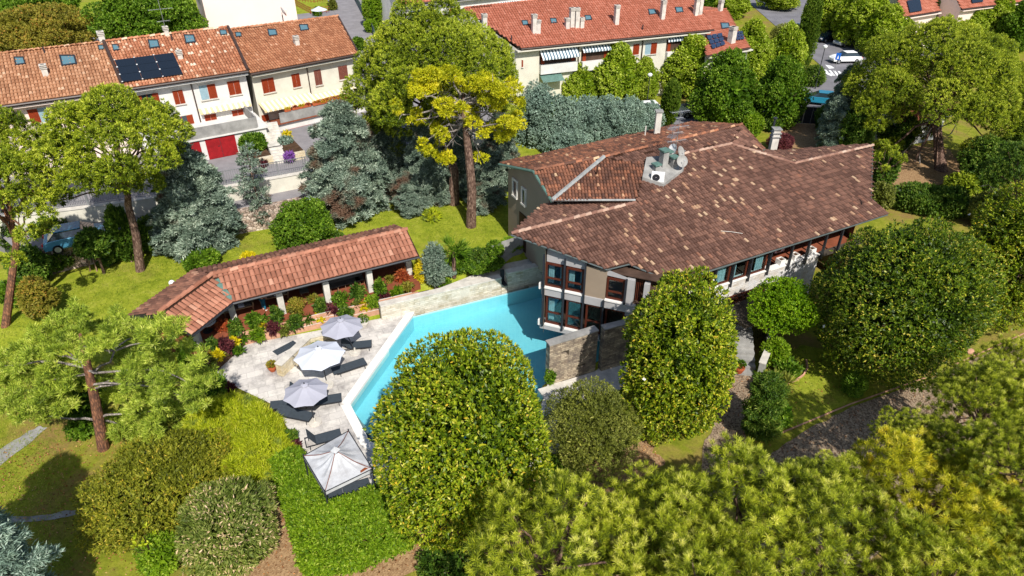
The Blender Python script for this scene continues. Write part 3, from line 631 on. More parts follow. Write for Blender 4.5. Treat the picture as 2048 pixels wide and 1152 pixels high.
# ================================================================== THE VILLA
VZ, VK = 1.1, .9585                    # the villa's lower floor stands 1.1 m over the water
hv = lambda z: VZ+VK*z
ZE, KP = hv(4.8), .30
E0 = P(1390, 548, ZE); E1 = P(1775, 428, ZE); EU = nrm((E1-E0)[:2]); EN = np.array([-EU[1], EU[0]])
def onmain(px, py, lift=0):
    d = ray(px, py); t = (ZE+KP*((_C[:2]-E0[:2])@EN)+lift-CAMH)/(d[2]-KP*(d[:2]@EN)); return _C+d*t
def mainz(x, y): return ZE+KP*float((np.array([x, y])-E0[:2])@EN)
def villa():
    V = thing('villa', 'large villa with dark brown tiled roof built over the edge of the pool', 'house', (8, 42, 0))
    T = onmain(1022, 468); Hh = onmain(1270, 407); ch = onmain(1292, 330); c2 = onmain(1356, 311); rd = onmain(1462, 289); va = onmain(1588, 328); tr = onmain(1745, 292); r2 = onmain(1742, 395)
    n1 = onmain(1215, 538); n2 = onmain(1258, 527); n3 = onmain(1312, 549); EE0 = onmain(1392, 549); EE1 = onmain(1775, 428)
    dn = np.array([-EN[0], -EN[1], -KP])
    tiled('roof', [T, n1, n2, n3, EE0, EE1, r2, tr, va, rd, c2, ch, Hh], .21, .36, 'villa_tile', V, down=dn, h=.075, seed=1)
    a4 = P(1080, 414, hv(6.25)); d = np.cross(Hh-T, a4-T); d = d/d[2]
    r = ray(1112, 400); t = ((T-_C)@d)/(r@d); v4 = _C+r*t
    tiled('roof', [T, Hh, v4, a4], .21, .36, 'villa_tile', V, h=.07, seed=2)
    Vv = P(1104, 401, hv(6.85)); H2 = Hh+np.array([0, 0, .22]); ap = P(1208, 315, hv(8.0))
    tiled('roof', [Vv, H2, ch, ap], .21, .36, 'villa_tile_red', V, h=.07, seed=3)
    B = P(1067, 341, hv(7.75)); A = P(998, 327, hv(6.5)); Rr = P(1483, 250, hv(8.1)); Bk = P(1385, 243, hv(6.9)); Re = P(1528, 299, hv(6.9))
    tiled('roof', [B, ap, Vv], .21, .36, 'villa_tile_red', V, h=.07, seed=4)
    tiled('roof', [A, B, ap, Rr, Bk], .21, .36, 'villa_tile_red', V, h=.07, seed=5)
    tiled('roof', [ap, ch, c2, rd], .21, .36, 'villa_tile', V, h=.07, seed=6)
    tiled('roof', [ap, rd, Rr], .21, .36, 'villa_tile', V, h=.07, seed=7)
    tiled('roof', [rd, Re, Rr], .21, .36, 'villa_tile', V, h=.07, seed=8)
    Q1 = P(1545, 302, hv(6.0)); tiled('roof', [rd, va, Q1], .21, .36, 'villa_tile', V, h=.07, seed=9)
    tiled('roof', [Q1, va, tr, P(1735, 291, hv(6.3))], .21, .36, 'villa_tile', V, h=.07, seed=10)
    ridge_tiles('ridge', [T, Hh], .13, 'ridge_tile', V, seed=1); ridge_tiles('ridge', [c2, rd, va, tr], .12, 'ridge_tile', V, seed=2); ridge_tiles('ridge', [B, ap, Rr], .12, 'villa_tile_red', V, seed=3); ridge_tiles('ridge', [Rr, Re], .1, 'villa_tile_red', V, seed=4)
    m = MB(); m.tube([Vv+np.array([0, -.1, .08]), ap+np.array([0, 0, .06])], .14, 6); m.tube([Vv+np.array([0, -.05, .05]), H2+np.array([0, 0, .02])], .07, 6); m.build('flashing', 'zinc', V)
    # gutters
    m = MB(); dz = np.array([0, 0, -.06]); m.tube([A+dz, B+dz], .09, 7); m.tube([B+dz, Vv+dz], .1, 7); m.build('gutter', 'green_copper', V)
    m = MB(); m.tube([T+dz, n1+dz, n2+dz, n3+dz, EE0+dz], .055, 7); m.build('gutter', 'gutter_grey', V)
    m = MB(); m.tube([EE0+dz, EE1+dz], .06, 7); m.tube([EE1+dz, r2+dz], .06, 7); m.tube([r2+dz, tr+dz], .06, 7); m.build('gutter', 'gutter_grey', V)
    m = MB(); m.tube([Re+dz, Rr+dz], .09, 6); m.build('gutter', 'green_copper', V)
    # ---------- left gable wall
    g0 = np.array([*P(1018, 473, 1.5)[:2]]); g0 = g0+np.array([-.05, .1]); g2 = np.array([2.6, 41.]); g2[0] = Vv[0]+.15; g2[1] = Vv[1]+.7
    F = Facade(g0, g2); L = F.L; zr = lambda x, y: 0
    mid = L*.52; m = MB()
    def fp(u, z, d=0): return F.pt(u, z, d)
    top = [(0, A[2]-.35), (mid, B[2]-.3), (L, Vv[2]-.25)]
    pts = [fp(0, 1.2)]+[fp(L, 1.2)]+[fp(u, z) for u, z in reversed(top)]
    m.face(pts); 
    m.build('wall', 'taupe_render', V)
    for (x0, y0, x1, y1) in ((1026, 358, 1036, 395), (1044, 375, 1053, 411)):
        u0, u1, z0, z1 = F.rect(x0, y0, x1, y1); w = MB(); k = .14
        F.box(w, u0, u1, z1-k, z1, 0, .1); F.box(w, u0, u1, z0, z0+k, 0, .14); F.box(w, u0, u0+k, z0+k, z1-k, 0, .1); F.box(w, u1-k, u1, z0+k, z1-k, 0, .1)
        wo = w.build('window_frame', 'light_stone', V); p = MB(); F.box(p, u0+k, u1-k, z0+k, z1-k, .005, .03); p.build('pane', 'dark_glass', wo)
    u0, u1, z0, z1 = F.rect(1042, 433, 1050, 470); w = MB(); F.box(w, u0-.2, u1+.2, 1.5, z1+.2, 0, .05); w.build('door', 'dark_wood', V)
    # rest of the shell
    C0 = np.array(V2(1090, 653, VZ)); F1 = np.array(V2(1252, 690, VZ)); RA = np.array([10.7, 35.6]); RB = E1[:2]+EN*1.2-EU*1.2
    m = MB()
    def wall(a, b, z0, za, zb2):
        m.face([(a[0], a[1], z0), (b[0], b[1], z0), (b[0], b[1], zb2), (a[0], a[1], za)])
    s = np.array([C0[0]-.12, C0[1]-.3]); sb = 0
    wall(g2, s, 0.8, 6.7, mainz(*C0)-.2)
    m.build('wall', 'taupe_render', V); m = MB()
    back = [tuple(g0), (10.0, 53.0), (14.4, 53.5), (16.5, 48.5), (22.5, 46.5), (23.8, 43.5), tuple(RB)]
    for a, b in zip(back[:-1], back[1:]): wall(b, a, 0, 6.3, 6.3)
    m.build('wall', 'taupe_render', V)
    # soffit closing the rooms from above
    # ---------- pool facade
    F = Facade(C0, F1, VZ, VK); L = F.L; zt = lambda u: (mainz(*(F.pt(u, 0)[:2]))-.22-VZ)/VK
    zs = 2.55; ZF2 = 3.0
    m = MB()                                     # concrete floor edges
    F.box(m, -.25, L, .02, .32, -.6, .28); m.build('floor_slab', 'grey_beam', V)
    m = MB(); u0, z = F.at(1088, 579); F.box(m, -.25, L+.3, 2.62, 3.16, -.6, .22); m.build('floor_beam', 'grey_beam', V)
    cols = [F.at(x, y)[0] for x, y in ((1089, 600), (1129, 610), (1168, 620), (1207, 630))]; m = MB()
    for u in cols: F.box(m, u-.05, u+.05, .25, 3.2, .26, .38)
    for u in cols[:3]: F.box(m, u-.05, u+.05, 3.2, min(5.6, zt(max(u, 0))), .26, .38)
    u = F.at(1255, 560)[0]; F.box(m, u-.06, u+.06, 3.2, zt(u), .2, .32); m.build('steel_post', 'dark_metal', V)
    # solid taupe panel and pale column
    ua, ub = F.at(1171, 560)[0], F.at(1213, 570)[0]; m = MB(); F.box(m, ua, ub, 3.163, zt(ub), -.05, .12); m.build('wall_panel', 'taupe_render', V)
    uc = F.at(1252, 580)[0]; m = MB(); F.box(m, uc, uc+.45, 2.3, zt(uc+.45), -.3, .1); F.box(m, uc+1.0, uc+1.3, 2.3, zt(uc+1.3)+.05, -.4, .0); m.build('column', 'grey_beam', V)
    # lintel board under the raking eave
    m = MB(); p = [F.pt(.0, 5.0, .05), F.pt(ua, 4.95, .05), F.pt(ua, zt(ua), .05), F.pt(0, zt(0), .05)]; m.face(p); m.build('lintel_board', 'grey_beam', V); m = MB(); m.face([F.pt(ub, 4.85, .05), F.pt(uc+.4, 4.8, .05), F.pt(uc+.4, zt(uc+.4), .05), F.pt(ub, zt(ub), .05)]); m.build('lintel_board', 'grey_beam', V)
    # slatted screen right of the column
    m = MB()
    for k in range(9): F.box(m, uc+.5+k*.1, uc+.54+k*.1, 3.1, zt(uc+1.2), -.45, -.38)
    m.build('slat_screen', 'frame_wood', V)
    # windows: frame with a transom; panes, curtains behind
    wins = [(1092, 1127, 3.28, 4.95, .68, 1), (1133, 1168, 3.28, 4.9, .68, 1), (1215, 1251, 3.28, 4.75, .42, 0), (1092, 1126, .45, 2.58, .35, 1), (1132, 1165, .45, 2.58, .35, 0), (1171, 1204, .45, 2.58, .35, 0), (1210, 1248, .45, 2.58, .35, 0)]
    for (x0, x1, z0, z1, tf, cur) in wins:
        u0, u1 = F.at(x0, 560 if z0 > 2 else 640)[0], F.at(x1, 565 if z0 > 2 else 645)[0]; k = .11; w = MB(); zm = z0+(z1-z0)*(.36 if z0 > 2 else .4)
        F.box(w, u0, u1, z0, z0+k, .0, .14); F.box(w, u0, u1, z1-k, z1, .0, .14); F.box(w, u0, u0+k, z0+k, z1-k, .0, .14); F.box(w, u1-k, u1, z0+k, z1-k, .0, .14); F.box(w, u0+k, u1-k, zm-.05, zm+.05, .02, .12)
        wo = w.build('window_frame', 'frame_wood', V); p = MB(); F.box(p, u0+k, u1-k, z0+k, zm-.052, .05, .065); F.box(p, u0+k, u1-k, zm+.052, z1-k, .05, .065); p.build('pane', 'window_glass', wo)
        if cur:
            c = MB(); cw = (u1-u0)*.3
            for i in range(6): F.box(c, u0+k+i*cw/6, u0+k+(i+1)*cw/6, z0+.1, z1-.1, -.22-.03*(i % 2), -.19-.03*(i % 2))
            if z0 > 2:
                for i in range(3): F.box(c, u1-k-(i+1)*cw/6, u1-k-i*cw/6, z0+.1, z1-.1, -.22-.03*(i % 2), -.19-.03*(i % 2))
            c.build('curtain', 'curtain', wo)
        if z1 != 2.58 or x0 in (1092, 1132):
            si = MB(); F.box(si, u0-.02, u1+.02, z0-.115, z0-.005, .02, .3); si.build('sill', 'marble_white', V)
    m = MB(); 
    for zz in (.25, 3.05): F.box(m, -.38, -.28, zz, zz+.42, .05, .3)
    m.build('bracket', 'marble_white', V)
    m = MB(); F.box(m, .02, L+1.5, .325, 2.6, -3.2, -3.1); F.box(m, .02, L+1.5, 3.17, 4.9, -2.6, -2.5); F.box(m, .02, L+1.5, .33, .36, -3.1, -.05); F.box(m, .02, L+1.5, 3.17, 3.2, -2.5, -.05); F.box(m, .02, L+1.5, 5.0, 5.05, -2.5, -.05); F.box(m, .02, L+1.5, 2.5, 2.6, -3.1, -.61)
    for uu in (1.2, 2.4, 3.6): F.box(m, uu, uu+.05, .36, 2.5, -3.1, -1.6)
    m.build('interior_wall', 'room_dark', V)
    # ---------- right-hand facade under the long eave
    Fr = Facade(E0[:2]+EN*.5-EU*1.5, E1[:2]+EN*.5, VZ, VK); L = Fr.L
    ux = lambda x, y: Fr.at(x, y)[0]
    uw = ux(1537, 520); zl, zh = 2.97, 4.45
    m = MB(); Fr.box(m, .3, uw+.3, 1.45, zl-.08, -.3, .12); m.build('stone_band', 'white_stone', V)
    m = MB(); Fr.box(m, .3, uw+.3, zl-.077, zl+.0, -.3, .2); m.build('sill', 'marble_white', V)
    edges = [(1398, 1421), (1427, 1457), (1462, 1493), (1501, 1532)]
    for i, (x0, x1) in enumerate(edges):
        u0, u1 = ux(x0, 560-i*14), ux(x1, 552-i*14); k = .08; w = MB()
        Fr.box(w, u0-.1, u1+.1, zl, zl+k, -.08, .06); Fr.box(w, u0-.1, u1+.1, zh-k, zh, -.08, .06); Fr.box(w, u0-.1, u0, zl+k, zh-k, -.08, .06); Fr.box(w, u1, u1+.1, zl+k, zh-k, -.08, .06)
        wo = w.build('window_frame', 'frame_wood', V); p = MB(); Fr.box(p, u0, u1, zl+k, zh-k, -.02, -.005); p.build('pane', 'window_glass', wo)
        if i:
            c = MB(); cw = (u1-u0)*(.95 if i == 1 else .5); s0 = u0 if i < 3 else u1-cw; nn = 8
            for q in range(nn): Fr.box(c, s0+q*cw/nn, s0+(q+1)*cw/nn, zl+.05, zh-.05, -.14-.03*(q % 2), -.11-.03*(q % 2))
            c.build('curtain', 'curtain', wo)
        b = MB(); Fr.box(b, u1+.13, u1+.23, zl-.3, zh+.05, .08, .3); b.build('steel_post', 'dark_metal', V)
    # recessed balcony with terracotta floor
    ue = ux(1640, 500); m = MB(); Fr.box(m, uw+.35, L-.6, 2.3, 2.4, -4.0, -.31); m.build('balcony_floor', 'terracotta', V)
    m = MB(); Fr.box(m, uw+.31, ue, -1, 2.72, -.3, .05); m.build('balcony_wall', 'white_stone', V)
    m = MB(); Fr.box(m, uw+.31, ue, 2.723, 2.8, -.35, .1); m.build('balcony_coping', 'marble_white', V)
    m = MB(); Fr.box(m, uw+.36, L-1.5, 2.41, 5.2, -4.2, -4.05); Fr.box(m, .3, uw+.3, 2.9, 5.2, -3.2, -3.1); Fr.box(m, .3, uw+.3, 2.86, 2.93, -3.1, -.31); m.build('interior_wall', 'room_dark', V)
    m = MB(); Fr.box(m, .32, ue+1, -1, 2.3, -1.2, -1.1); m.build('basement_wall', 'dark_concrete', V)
    for x, y in ((1574, 520), (1609, 505), (1643, 492), (1675, 480)):
        u = ux(x, y); m = MB(); Fr.box(m, u-.06, u+.06, 2.5, 4.6, .12, .26); m.build('steel_post', 'dark_metal', V)
    m = MB(); Fr.box(m, ue+.2, L-.8, 2.41, 2.8, -.2, 0); m.build('parapet', 'dark_concrete', V)
    # lower terrace slab in front, railing, dark undercroft
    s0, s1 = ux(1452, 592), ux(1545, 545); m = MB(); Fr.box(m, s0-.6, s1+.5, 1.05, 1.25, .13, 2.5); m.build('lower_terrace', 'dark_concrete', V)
    m = MB(); Fr.box(m, s0-.2, s1, 1.9, 1.96, .3, .36); 
    for k in np.arange(s0-.2, s1, .14): Fr.box(m, k, k+.05, 1.253, 1.9, .3, .35)
    m.build('railing', 'frame_wood', V)
    # chimney stack platform with its vents
    c = (onmain(1292, 345)+onmain(1352, 362))/2; m = MB(); q = [onmain(*k) for k in ((1284, 362), (1326, 376), (1366, 345), (1372, 322), (1330, 318), (1292, 322))]
    m.prism([(p[0], p[1]) for p in q], [p[2]-.3 for p in q], [p[2]+.28 for p in q]); cx, cy, cz = np.mean(q, axis=0); base = cz+.05
    pl = m.build('chimney_platform', 'concrete', V)
    for (x, y, w, h) in ((1325, 338, .45, 1.2), (1345, 340, .4, .8), (1311, 348, .36, .55), (1334, 332, .36, .9)):
        p = onmain(x, y); b = MB(); b.box((p[0], p[1], 0), (*EU, 0), (*EN, 0), (0, 0, 1), (-w/2, w/2), (-w/2, w/2), (p[2], p[2]+h)); ck = b.build('chimney', 'concrete', pl)
        b = MB(); b.box((p[0], p[1], 0), (*EU, 0), (*EN, 0), (0, 0, 1), (-w/2-.08, w/2+.08), (-w/2-.08, w/2+.08), (p[2]+h+.1, p[2]+h+.2)); b.box((p[0], p[1], 0), (*EU, 0), (*EN, 0), (0, 0, 1), (-w/2+.05, w/2-.05), (-w/2+.05, w/2-.05), (p[2]+h, p[2]+h+.1)); b.build('chimney_cap', 'green_copper', pl)
    # the other chimneys
    for (px, py, z, h, w, lab) in ((1313, 268, 7.2, 1.7, .42, 'white'), (1544, 303, 5.6, 1.75, .5, 'stone')):
        z = hv(z); p = P(px, py, z); b = MB(); b.bx(p[0]-w/2, p[0]+w/2, p[1]-w/2, p[1]+w/2, z-.5, z+h); ck = b.build('chimney', 'light_stone', V)
        b = MB()
        for k in range(1 if lab == 'white' else 3): b.bx(p[0]-w/2-.08, p[0]+w/2+.08, p[1]-w/2-.08, p[1]+w/2+.08, z+h+.06-k*.3, z+h+.14-k*.3)
        b.build('chimney_cap', 'concrete', ck)
    p = P(1539, 290, hv(5.8)); m = MB(); m.tube([(p[0], p[1], 6.2), (p[0], p[1], 8.8)], .09, 8); m.lathe((p[0], p[1], 8.8), [(.17, 0), (.17, .08), (.0, .14)], 10); m.build('flue_pipe', 'dark_metal', V)
    for (x, y, z) in ((1290, 270, 7.3), (1193, 354, 7.35)):
        z = hv(z); p = P(x, y, z); m = MB(); m.tube([(p[0], p[1], z-.3), (p[0], p[1], z+.7)], .05, 6); m.build('vent_pipe', 'light_stone' if x > 1200 else 'dark_wood', V)
    return V
villa()

# ================================================================== WALLS BY THE POOL
def plan(px, py, z=0): return V2(px, py, z)
def strip_wall(name, label, pts, th, z0, z1, mat, cap=None, capmat='light_stone', side=1, holes=None):
    """a wall along a plan line, its thickness to one side, with a coping as its part"""
    w = thing(name, label, 'wall', (pts[0][0], pts[0][1], z0)); m = MB(); c = MB()
    n = len(pts); Z1 = z1 if hasattr(z1, '__len__') else [z1]*n; off = []
    for i in range(n):
        d = nrm(np.array(pts[min(i+1, n-1)])-np.array(pts[max(i-1, 0)])); off.append((pts[i][0]-d[1]*th*side, pts[i][1]+d[0]*th*side))
    for i in range(n-1):
        q = [pts[i], pts[i+1], off[i+1], off[i]]; zz = [Z1[i], Z1[i+1], Z1[i+1], Z1[i]]; m.prism(q, z0, zz)
        if cap:
            cen = np.mean(q, axis=0); e = [tuple(cen+(np.array(p)-cen)*1.0+nrm(np.array(p)-np.array(r_))*.05) for p, r_ in ((q[0], q[3]), (q[1], q[2]), (q[2], q[1]), (q[3], q[0]))]
            c.prism(e, [x+.003 for x in zz], [x+cap for x in zz])
    m.build('wall', mat, w)
    if cap: c.build('coping', capmat, w)
    return w
a = plan(764, 640); b = plan(1003, 582); c = plan(1015, 579); d = plan(1092, 561)
def poolwall():
    strip_wall('pool_wall', 'pale split stone wall with coping along the left part of the pool', [a, b], .45, -.4, 1.05, 'pool_stone', .08)
    strip_wall('pool_wall', 'shaded split stone wall between the water spout and the villa', [c, d], .45, -.4, 1.3, 'pool_stone', .08)
    w = thing('water_spout', 'dark metal chute in the gap of the pool wall', 'fountain', (*b, 0)); m = MB(); u = nrm(np.array(c)-np.array(b)); n = np.array([-u[1], u[0]])
    m.box((*b, 0), (*u, 0), (*n, 0), (0, 0, 1), (0.02, .43), (.02, .4), (-.4, .5)); m.build('base', 'pool_stone', w)
    m = MB(); m.box((*b, 0), (*u, 0), (*n, 0), (0, 0, 1), (.08, .38), (-.25, .5), (.503, .56)); m.box((*b, 0), (*u, 0), (*n, 0), (0, 0, 1), (.1, .36), (.3, .42), (.563, 1.5)); m.build('chute', 'dark_metal', w)
    # rear rendered wall in the shade, and the shelf between
    r0 = plan(985, 532, 1.1); r1 = plan(1080, 500, 1.1)
    strip_wall('garden_wall', 'shaded grey rendered wall behind the pool near the villa', [r0, r1], .25, .3, 2.7, 'concrete', None)
    sh = thing('wall_shelf', 'pale stone shelf behind the pool wall, half in shade', 'ledge', (*b, 0)); m = MB(); m.prism([(a[0]+.2, a[1]+.46), (d[0], d[1]+.5), r1, r0, plan(880, 575, 1.0)], -.3, .98); m.build('ledge', 'light_stone', sh)
poolwall()
def freewalls():
    A, B = plan(1097, 770), plan(1190, 741); z0 = -.4
    w = thing('stone_screen', 'weathered stone wall with a square opening and a slit, left of the dark gap', 'wall', (*A, 0), group=None)
    F = Facade(A, B); L = F.L; m = MB()
    zt0 = F.at(1097, 692)[1]; zt1 = F.at(1190, 663)[1]; h = lambda u: zt0+(zt1-zt0)*u/L
    holes = [F.rect(1123, 702, 1138, 713), F.rect(1146, 730, 1171, 735), F.rect(1186, 705, 1190, 725)]
    us = sorted({0, L, *[k for q in holes[:2] for k in q[:2]]})
    for u0, u1 in zip(us[:-1], us[1:]):
        cut = [q for q in holes[:2] if q[0] <= u0+1e-6 and q[1] >= u1-1e-6]; z = z0
        for q in cut: F.box(m, u0, u1, z, q[2], -.45, 0); z = q[3]
        zc = min(h(u0), h(u1))-.02; F.box(m, u0, u1, z, zc, -.45, 0)
    m.build('wall', 'weathered_stone', w); m = MB(); p = [F.pt(-.04, 0, .04), F.pt(L+.02, 0, .04), F.pt(L+.02, 0, -.5), F.pt(-.04, 0, -.5)]
    m.prism([(k[0], k[1]) for k in p], [zt0-.04, zt1-.04, zt1-.04, zt0-.04], [zt0+.04, zt1+.04, zt1+.04, zt0+.04]); m.build('coping', 'concrete', w)
    A2, B2, C2 = plan(1202, 742), plan(1250, 728), plan(1262, 690)
    w = strip_wall('stone_screen', 'darker weathered stone wall running back to the villa, right of the gap', [A2, B2, C2], .4, -.5, 3.05, 'weathered_stone', .08, 'concrete')
freewalls()

# ================================================================== LOGGIA
FLZ = 1.2
def loggia():
    Lg = thing('loggia', 'long open garden loggia with an orange tiled roof and white pillars', 'pavilion', (-14, 38, FLZ))
    ze, zr = 3.35, 4.35
    FE = [P(385, 669, ze), P(465, 605, ze), P(839, 512, ze)]; RG = [P(316, 627, zr), P(424, 550, zr), P(814, 460, zr)]; BE = [P(259, 631, ze), P(385, 541, ze), P(792, 451, ze)]
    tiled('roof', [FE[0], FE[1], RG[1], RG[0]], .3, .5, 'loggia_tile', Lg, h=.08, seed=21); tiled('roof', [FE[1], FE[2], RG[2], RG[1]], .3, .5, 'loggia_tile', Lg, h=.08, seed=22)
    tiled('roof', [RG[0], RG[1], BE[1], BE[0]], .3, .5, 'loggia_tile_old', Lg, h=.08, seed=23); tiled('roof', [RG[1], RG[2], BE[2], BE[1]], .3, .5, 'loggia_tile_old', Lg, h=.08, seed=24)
    ridge_tiles('ridge', RG, .16, 'loggia_tile', Lg, .5)
    m = MB(); e = np.array([0, 0, .1]); d = nrm(FE[1]-RG[1]); s = nrm(np.cross(d, (0, 0, 1))); a_, b_ = RG[1]+e+d*.5, FE[1]+e; m.face([a_-s*.17, b_-s*.17, b_+s*.17, a_+s*.17]); m.build('flashing', 'green_copper', Lg)
    dz = np.array([0, 0, -.09])
    for ch in (FE, BE): m = MB(); m.tube([p+dz for p in ch], .08, 6); m.build('gutter', 'dark_metal', Lg)
    for t in ((FE[0], RG[0], BE[0]), (FE[2], RG[2], BE[2])):
        m = MB()
        for p, q in ((t[0], t[1]), (t[1], t[2])):
            d = nrm(q-p); m.face([p+(0, 0, .02), q+(0, 0, .02), q-(0, 0, .3), p-(0, 0, .3)])
        m.build('fascia', 'dark_metal', Lg)
    m = MB(); 
    fp = lambda i, f: FE[i][:2]*(1-f)+BE[i][:2]*f
    for i in (0, 1):                       # beams under the eaves
        for f in (.1, .92):
            p, q = fp(i, f), fp(i+1, f); u = nrm(q-p); m.box((*p, 0), (*u, 0), (-u[1], u[0], 0), (0, 0, 1), (.05, np.linalg.norm(q-p)-.05), (-.09, .09), (3.05, 3.25))
    m.build('beam', 'dark_wood', Lg)
    fl = [tuple(fp(0, .1)*.88+fp(1, .1)*.12), tuple(fp(1, .09)), tuple(fp(2, .07)), tuple(fp(2, .97)), tuple(fp(1, .97)), tuple(fp(0, .97)*.88+fp(1, .97)*.12)]
    m = MB(); m.prism(fl, .2, FLZ); m.build('floor', 'terracotta', Lg)
    m = MB()
    for i in (0, 1):
        p, q = fp(i, .93), fp(i+1, .93); u = nrm(q-p); m.box((*p, 0), (*u, 0), (-u[1], u[0], 0), (0, 0, 1), (.3, np.linalg.norm(q-p)-.3), (-.06, .1), (FLZ+.003, 3.2))
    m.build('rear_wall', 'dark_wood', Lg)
    for px, py in ((469, 640), (566, 626), (657, 604), (742, 582), (818, 548)):
        x, y, _ = P(px, py, FLZ); u = nrm((FE[2]-FE[1])[:2]); m = MB(); m.box((x, y, 0), (*u, 0), (-u[1], u[0], 0), (0, 0, 1), (-.19, .19), (-.19, .19), (FLZ+.003, 3.1)); m.build('pillar', 'light_stone', Lg)
    x, y, _ = P(399, 690, FLZ); m = MB(); m.bx(x-.17, x+.17, y-.17, y+.17, 0.2, 3.1); m.build('pillar', 'light_stone', Lg)
    return Lg, FE, BE
Lg, FE, BE = loggia()
LU = nrm((FE[2]-FE[1])[:2]); LN = np.array([-LU[1], LU[0]]); LROT = math.atan2(LU[1], LU[0])
def in_loggia(px, py): return P(px, py, FLZ+.01)
# ---------- people and furniture in the loggia
def skin_mesh(name, verts, edges, radii, mat, parent, sub=2):
    me = bpy.data.meshes.new(name); me.from_pydata([tuple(v) for v in verts], edges, []); me.materials.append(MATS[mat]); o = link_mesh(name, me, parent)
    sk = o.modifiers.new('skin', 'SKIN'); sk.use_smooth_shade = True
    for i, r_ in enumerate(radii):
        d = me.skin_vertices[0].data[i]; d.radius = (r_, r_) if not hasattr(r_, '__len__') else r_; d.use_root = (i == 0)
    o.modifiers.new('subsurf', 'SUBSURF').levels = sub; o.modifiers['subsurf'].render_levels = sub
    return o
def person():
    p = P(529, 621, FLZ); root = thing('person', 'person in a light shirt and blue jeans standing by the loggia pillar', 'person', (p[0], p[1]+.05, FLZ), R_(150))
    V = [(0, 0, .93), (0, .01, 1.08), (0, .0, 1.28), (0, 0, 1.42), (0, -.01, 1.50), (0, -.03, 1.58), (0, -.03, 1.70),
         (.10, 0, .88), (.11, -.02, .50), (.12, .02, .10), (.12, -.12, .04), (-.10, 0, .88), (-.12, .02, .50), (-.15, .06, .10), (-.16, -.07, .04),
         (.19, .01, 1.39), (.25, .05, 1.13), (.22, -.14, 1.0), (.21, -.22, .98), (-.19, .01, 1.39), (-.26, .02, 1.12), (-.25, -.10, .93), (-.25, -.17, .89)]
    Ed = [(0, 1), (1, 2), (2, 3), (3, 4), (4, 5), (5, 6), (0, 7), (7, 8), (8, 9), (9, 10), (0, 11), (11, 12), (12, 13), (13, 14), (3, 15), (15, 16), (16, 17), (17, 18), (3, 19), (19, 20), (20, 21), (21, 22)]
    Rd = [.13, .12, .14, .10, .055, .085, .085, .085, .06, .042, .038, .085, .06, .042, .038, .06, .042, .032, .026, .06, .042, .032, .026]
    body = skin_mesh('body', V, Ed, Rd, 'skin', root)
    skin_mesh('shirt', [(0, 0, .95), (0, .01, 1.1), (0, 0, 1.28), (0, 0, 1.41), (.19, .01, 1.38), (.24, .04, 1.18), (-.19, .01, 1.38), (-.25, .02, 1.18)], [(0, 1), (1, 2), (2, 3), (3, 4), (4, 5), (3, 6), (6, 7)], [.155, .145, .165, .115, .075, .062, .075, .062], 'shirt', root)
    skin_mesh('jeans', [(0, 0, .92), (.10, 0, .84), (.11, -.02, .5), (.12, .02, .13), (-.10, 0, .84), (-.12, .02, .5), (-.15, .06, .13)], [(0, 1), (1, 2), (2, 3), (0, 4), (4, 5), (5, 6)], [.15, .1, .078, .062, .1, .078, .062], 'jeans', root)
    skin_mesh('hair', [(0, .01, 1.60), (0, .0, 1.70)], [(0, 1)], [.09, .092], 'hair', root)
    for s, pts in ((1, (( .12, .03, .05), (.12, -.15, .035))), (-1, ((-.15, .08, .05), (-.16, -.1, .035)))): skin_mesh('shoe', pts, [(0, 1)], [.05, .045], 'white_paint', root, 1)
    # fingers
    for hx, hy, hz, sx in ((.21, -.22, .98, 1), (-.25, -.17, .89, -1)):
        m = local()
        for k in range(4): o = (k-1.5)*.018; L = (.055, .065, .06, .045)[k]; m.tube([(hx+o, hy, hz), (hx+o*1.1, hy-L*.6, hz-.012), (hx+o*1.1, hy-L, hz-.035)], [.009, .008, .006], 5)
        m.tube([(hx-sx*.02, hy+.02, hz), (hx-sx*.05, hy-.01, hz-.01), (hx-sx*.055, hy-.035, hz-.02)], [.011, .009, .007], 5); m.build('hand', 'skin', root)
    # face
    m = local(); m.tube([(0, -.105, 1.645), (0, -.135, 1.615), (0, -.11, 1.605)], [.01, .016, .012], 6); m.build('nose', 'skin', root)
    for s in (-1, 1):
        m = local(); m.lathe((s*.033, -.108, 1.65), [(0, -.008), (.01, 0), (0, .008)], 6); m.build('eye', 'hair', root)
        m = local(); m.tube([(s*.085, -.02, 1.62), (s*.095, -.01, 1.66)], .016, 5); m.build('ear', 'skin', root)
    m = local(); m.tube([(-.025, -.108, 1.585), (.025, -.108, 1.585)], .006, 5); m.build('mouth', 'lamp_red', root)
person()
def bench(px, py, label, n=4):
    p = in_loggia(px, py); r = thing('sofa_bench', label, 'bench', (p[0], p[1], FLZ+.003), LROT, group='cushioned benches in the loggia'); L = 1.9
    m = local(); m.bx(-L/2, L/2, -.35, .35, .3, .38); m.build('seat', 'wicker', r); m = local(); m.bx(-L/2, L/2, .3, .38, .383, .85); m.build('backrest', 'wicker', r)
    for sx in (-1, 1):
        m = local(); m.bx(sx*L/2-(.08 if sx > 0 else 0), sx*L/2+(0 if sx > 0 else .08), -.38, .29, .383, .62); m.build('armrest', 'wicker', r)
        for sy in (-1, 1): m = local(); m.tube([(sx*(L/2-.08), sy*.28, 0), (sx*(L/2-.08), sy*.28, .3)], [.04, .05], 6); m.build('leg', 'weathered_wood', r)
    for k in range(n): w = (L-.24)/n; m = local(); m.bx(-L/2+.12+k*w+.02, -L/2+.12+(k+1)*w-.02, -.3, .27, .384, .5); m.build('cushion', 'cushion' if k % 2 else 'parasol_white', r, bevel=.03)
bench(478, 622, 'cushioned wicker bench behind the leftmost visible loggia pillar'); bench(548, 598, 'cushioned wicker bench right of the standing person')
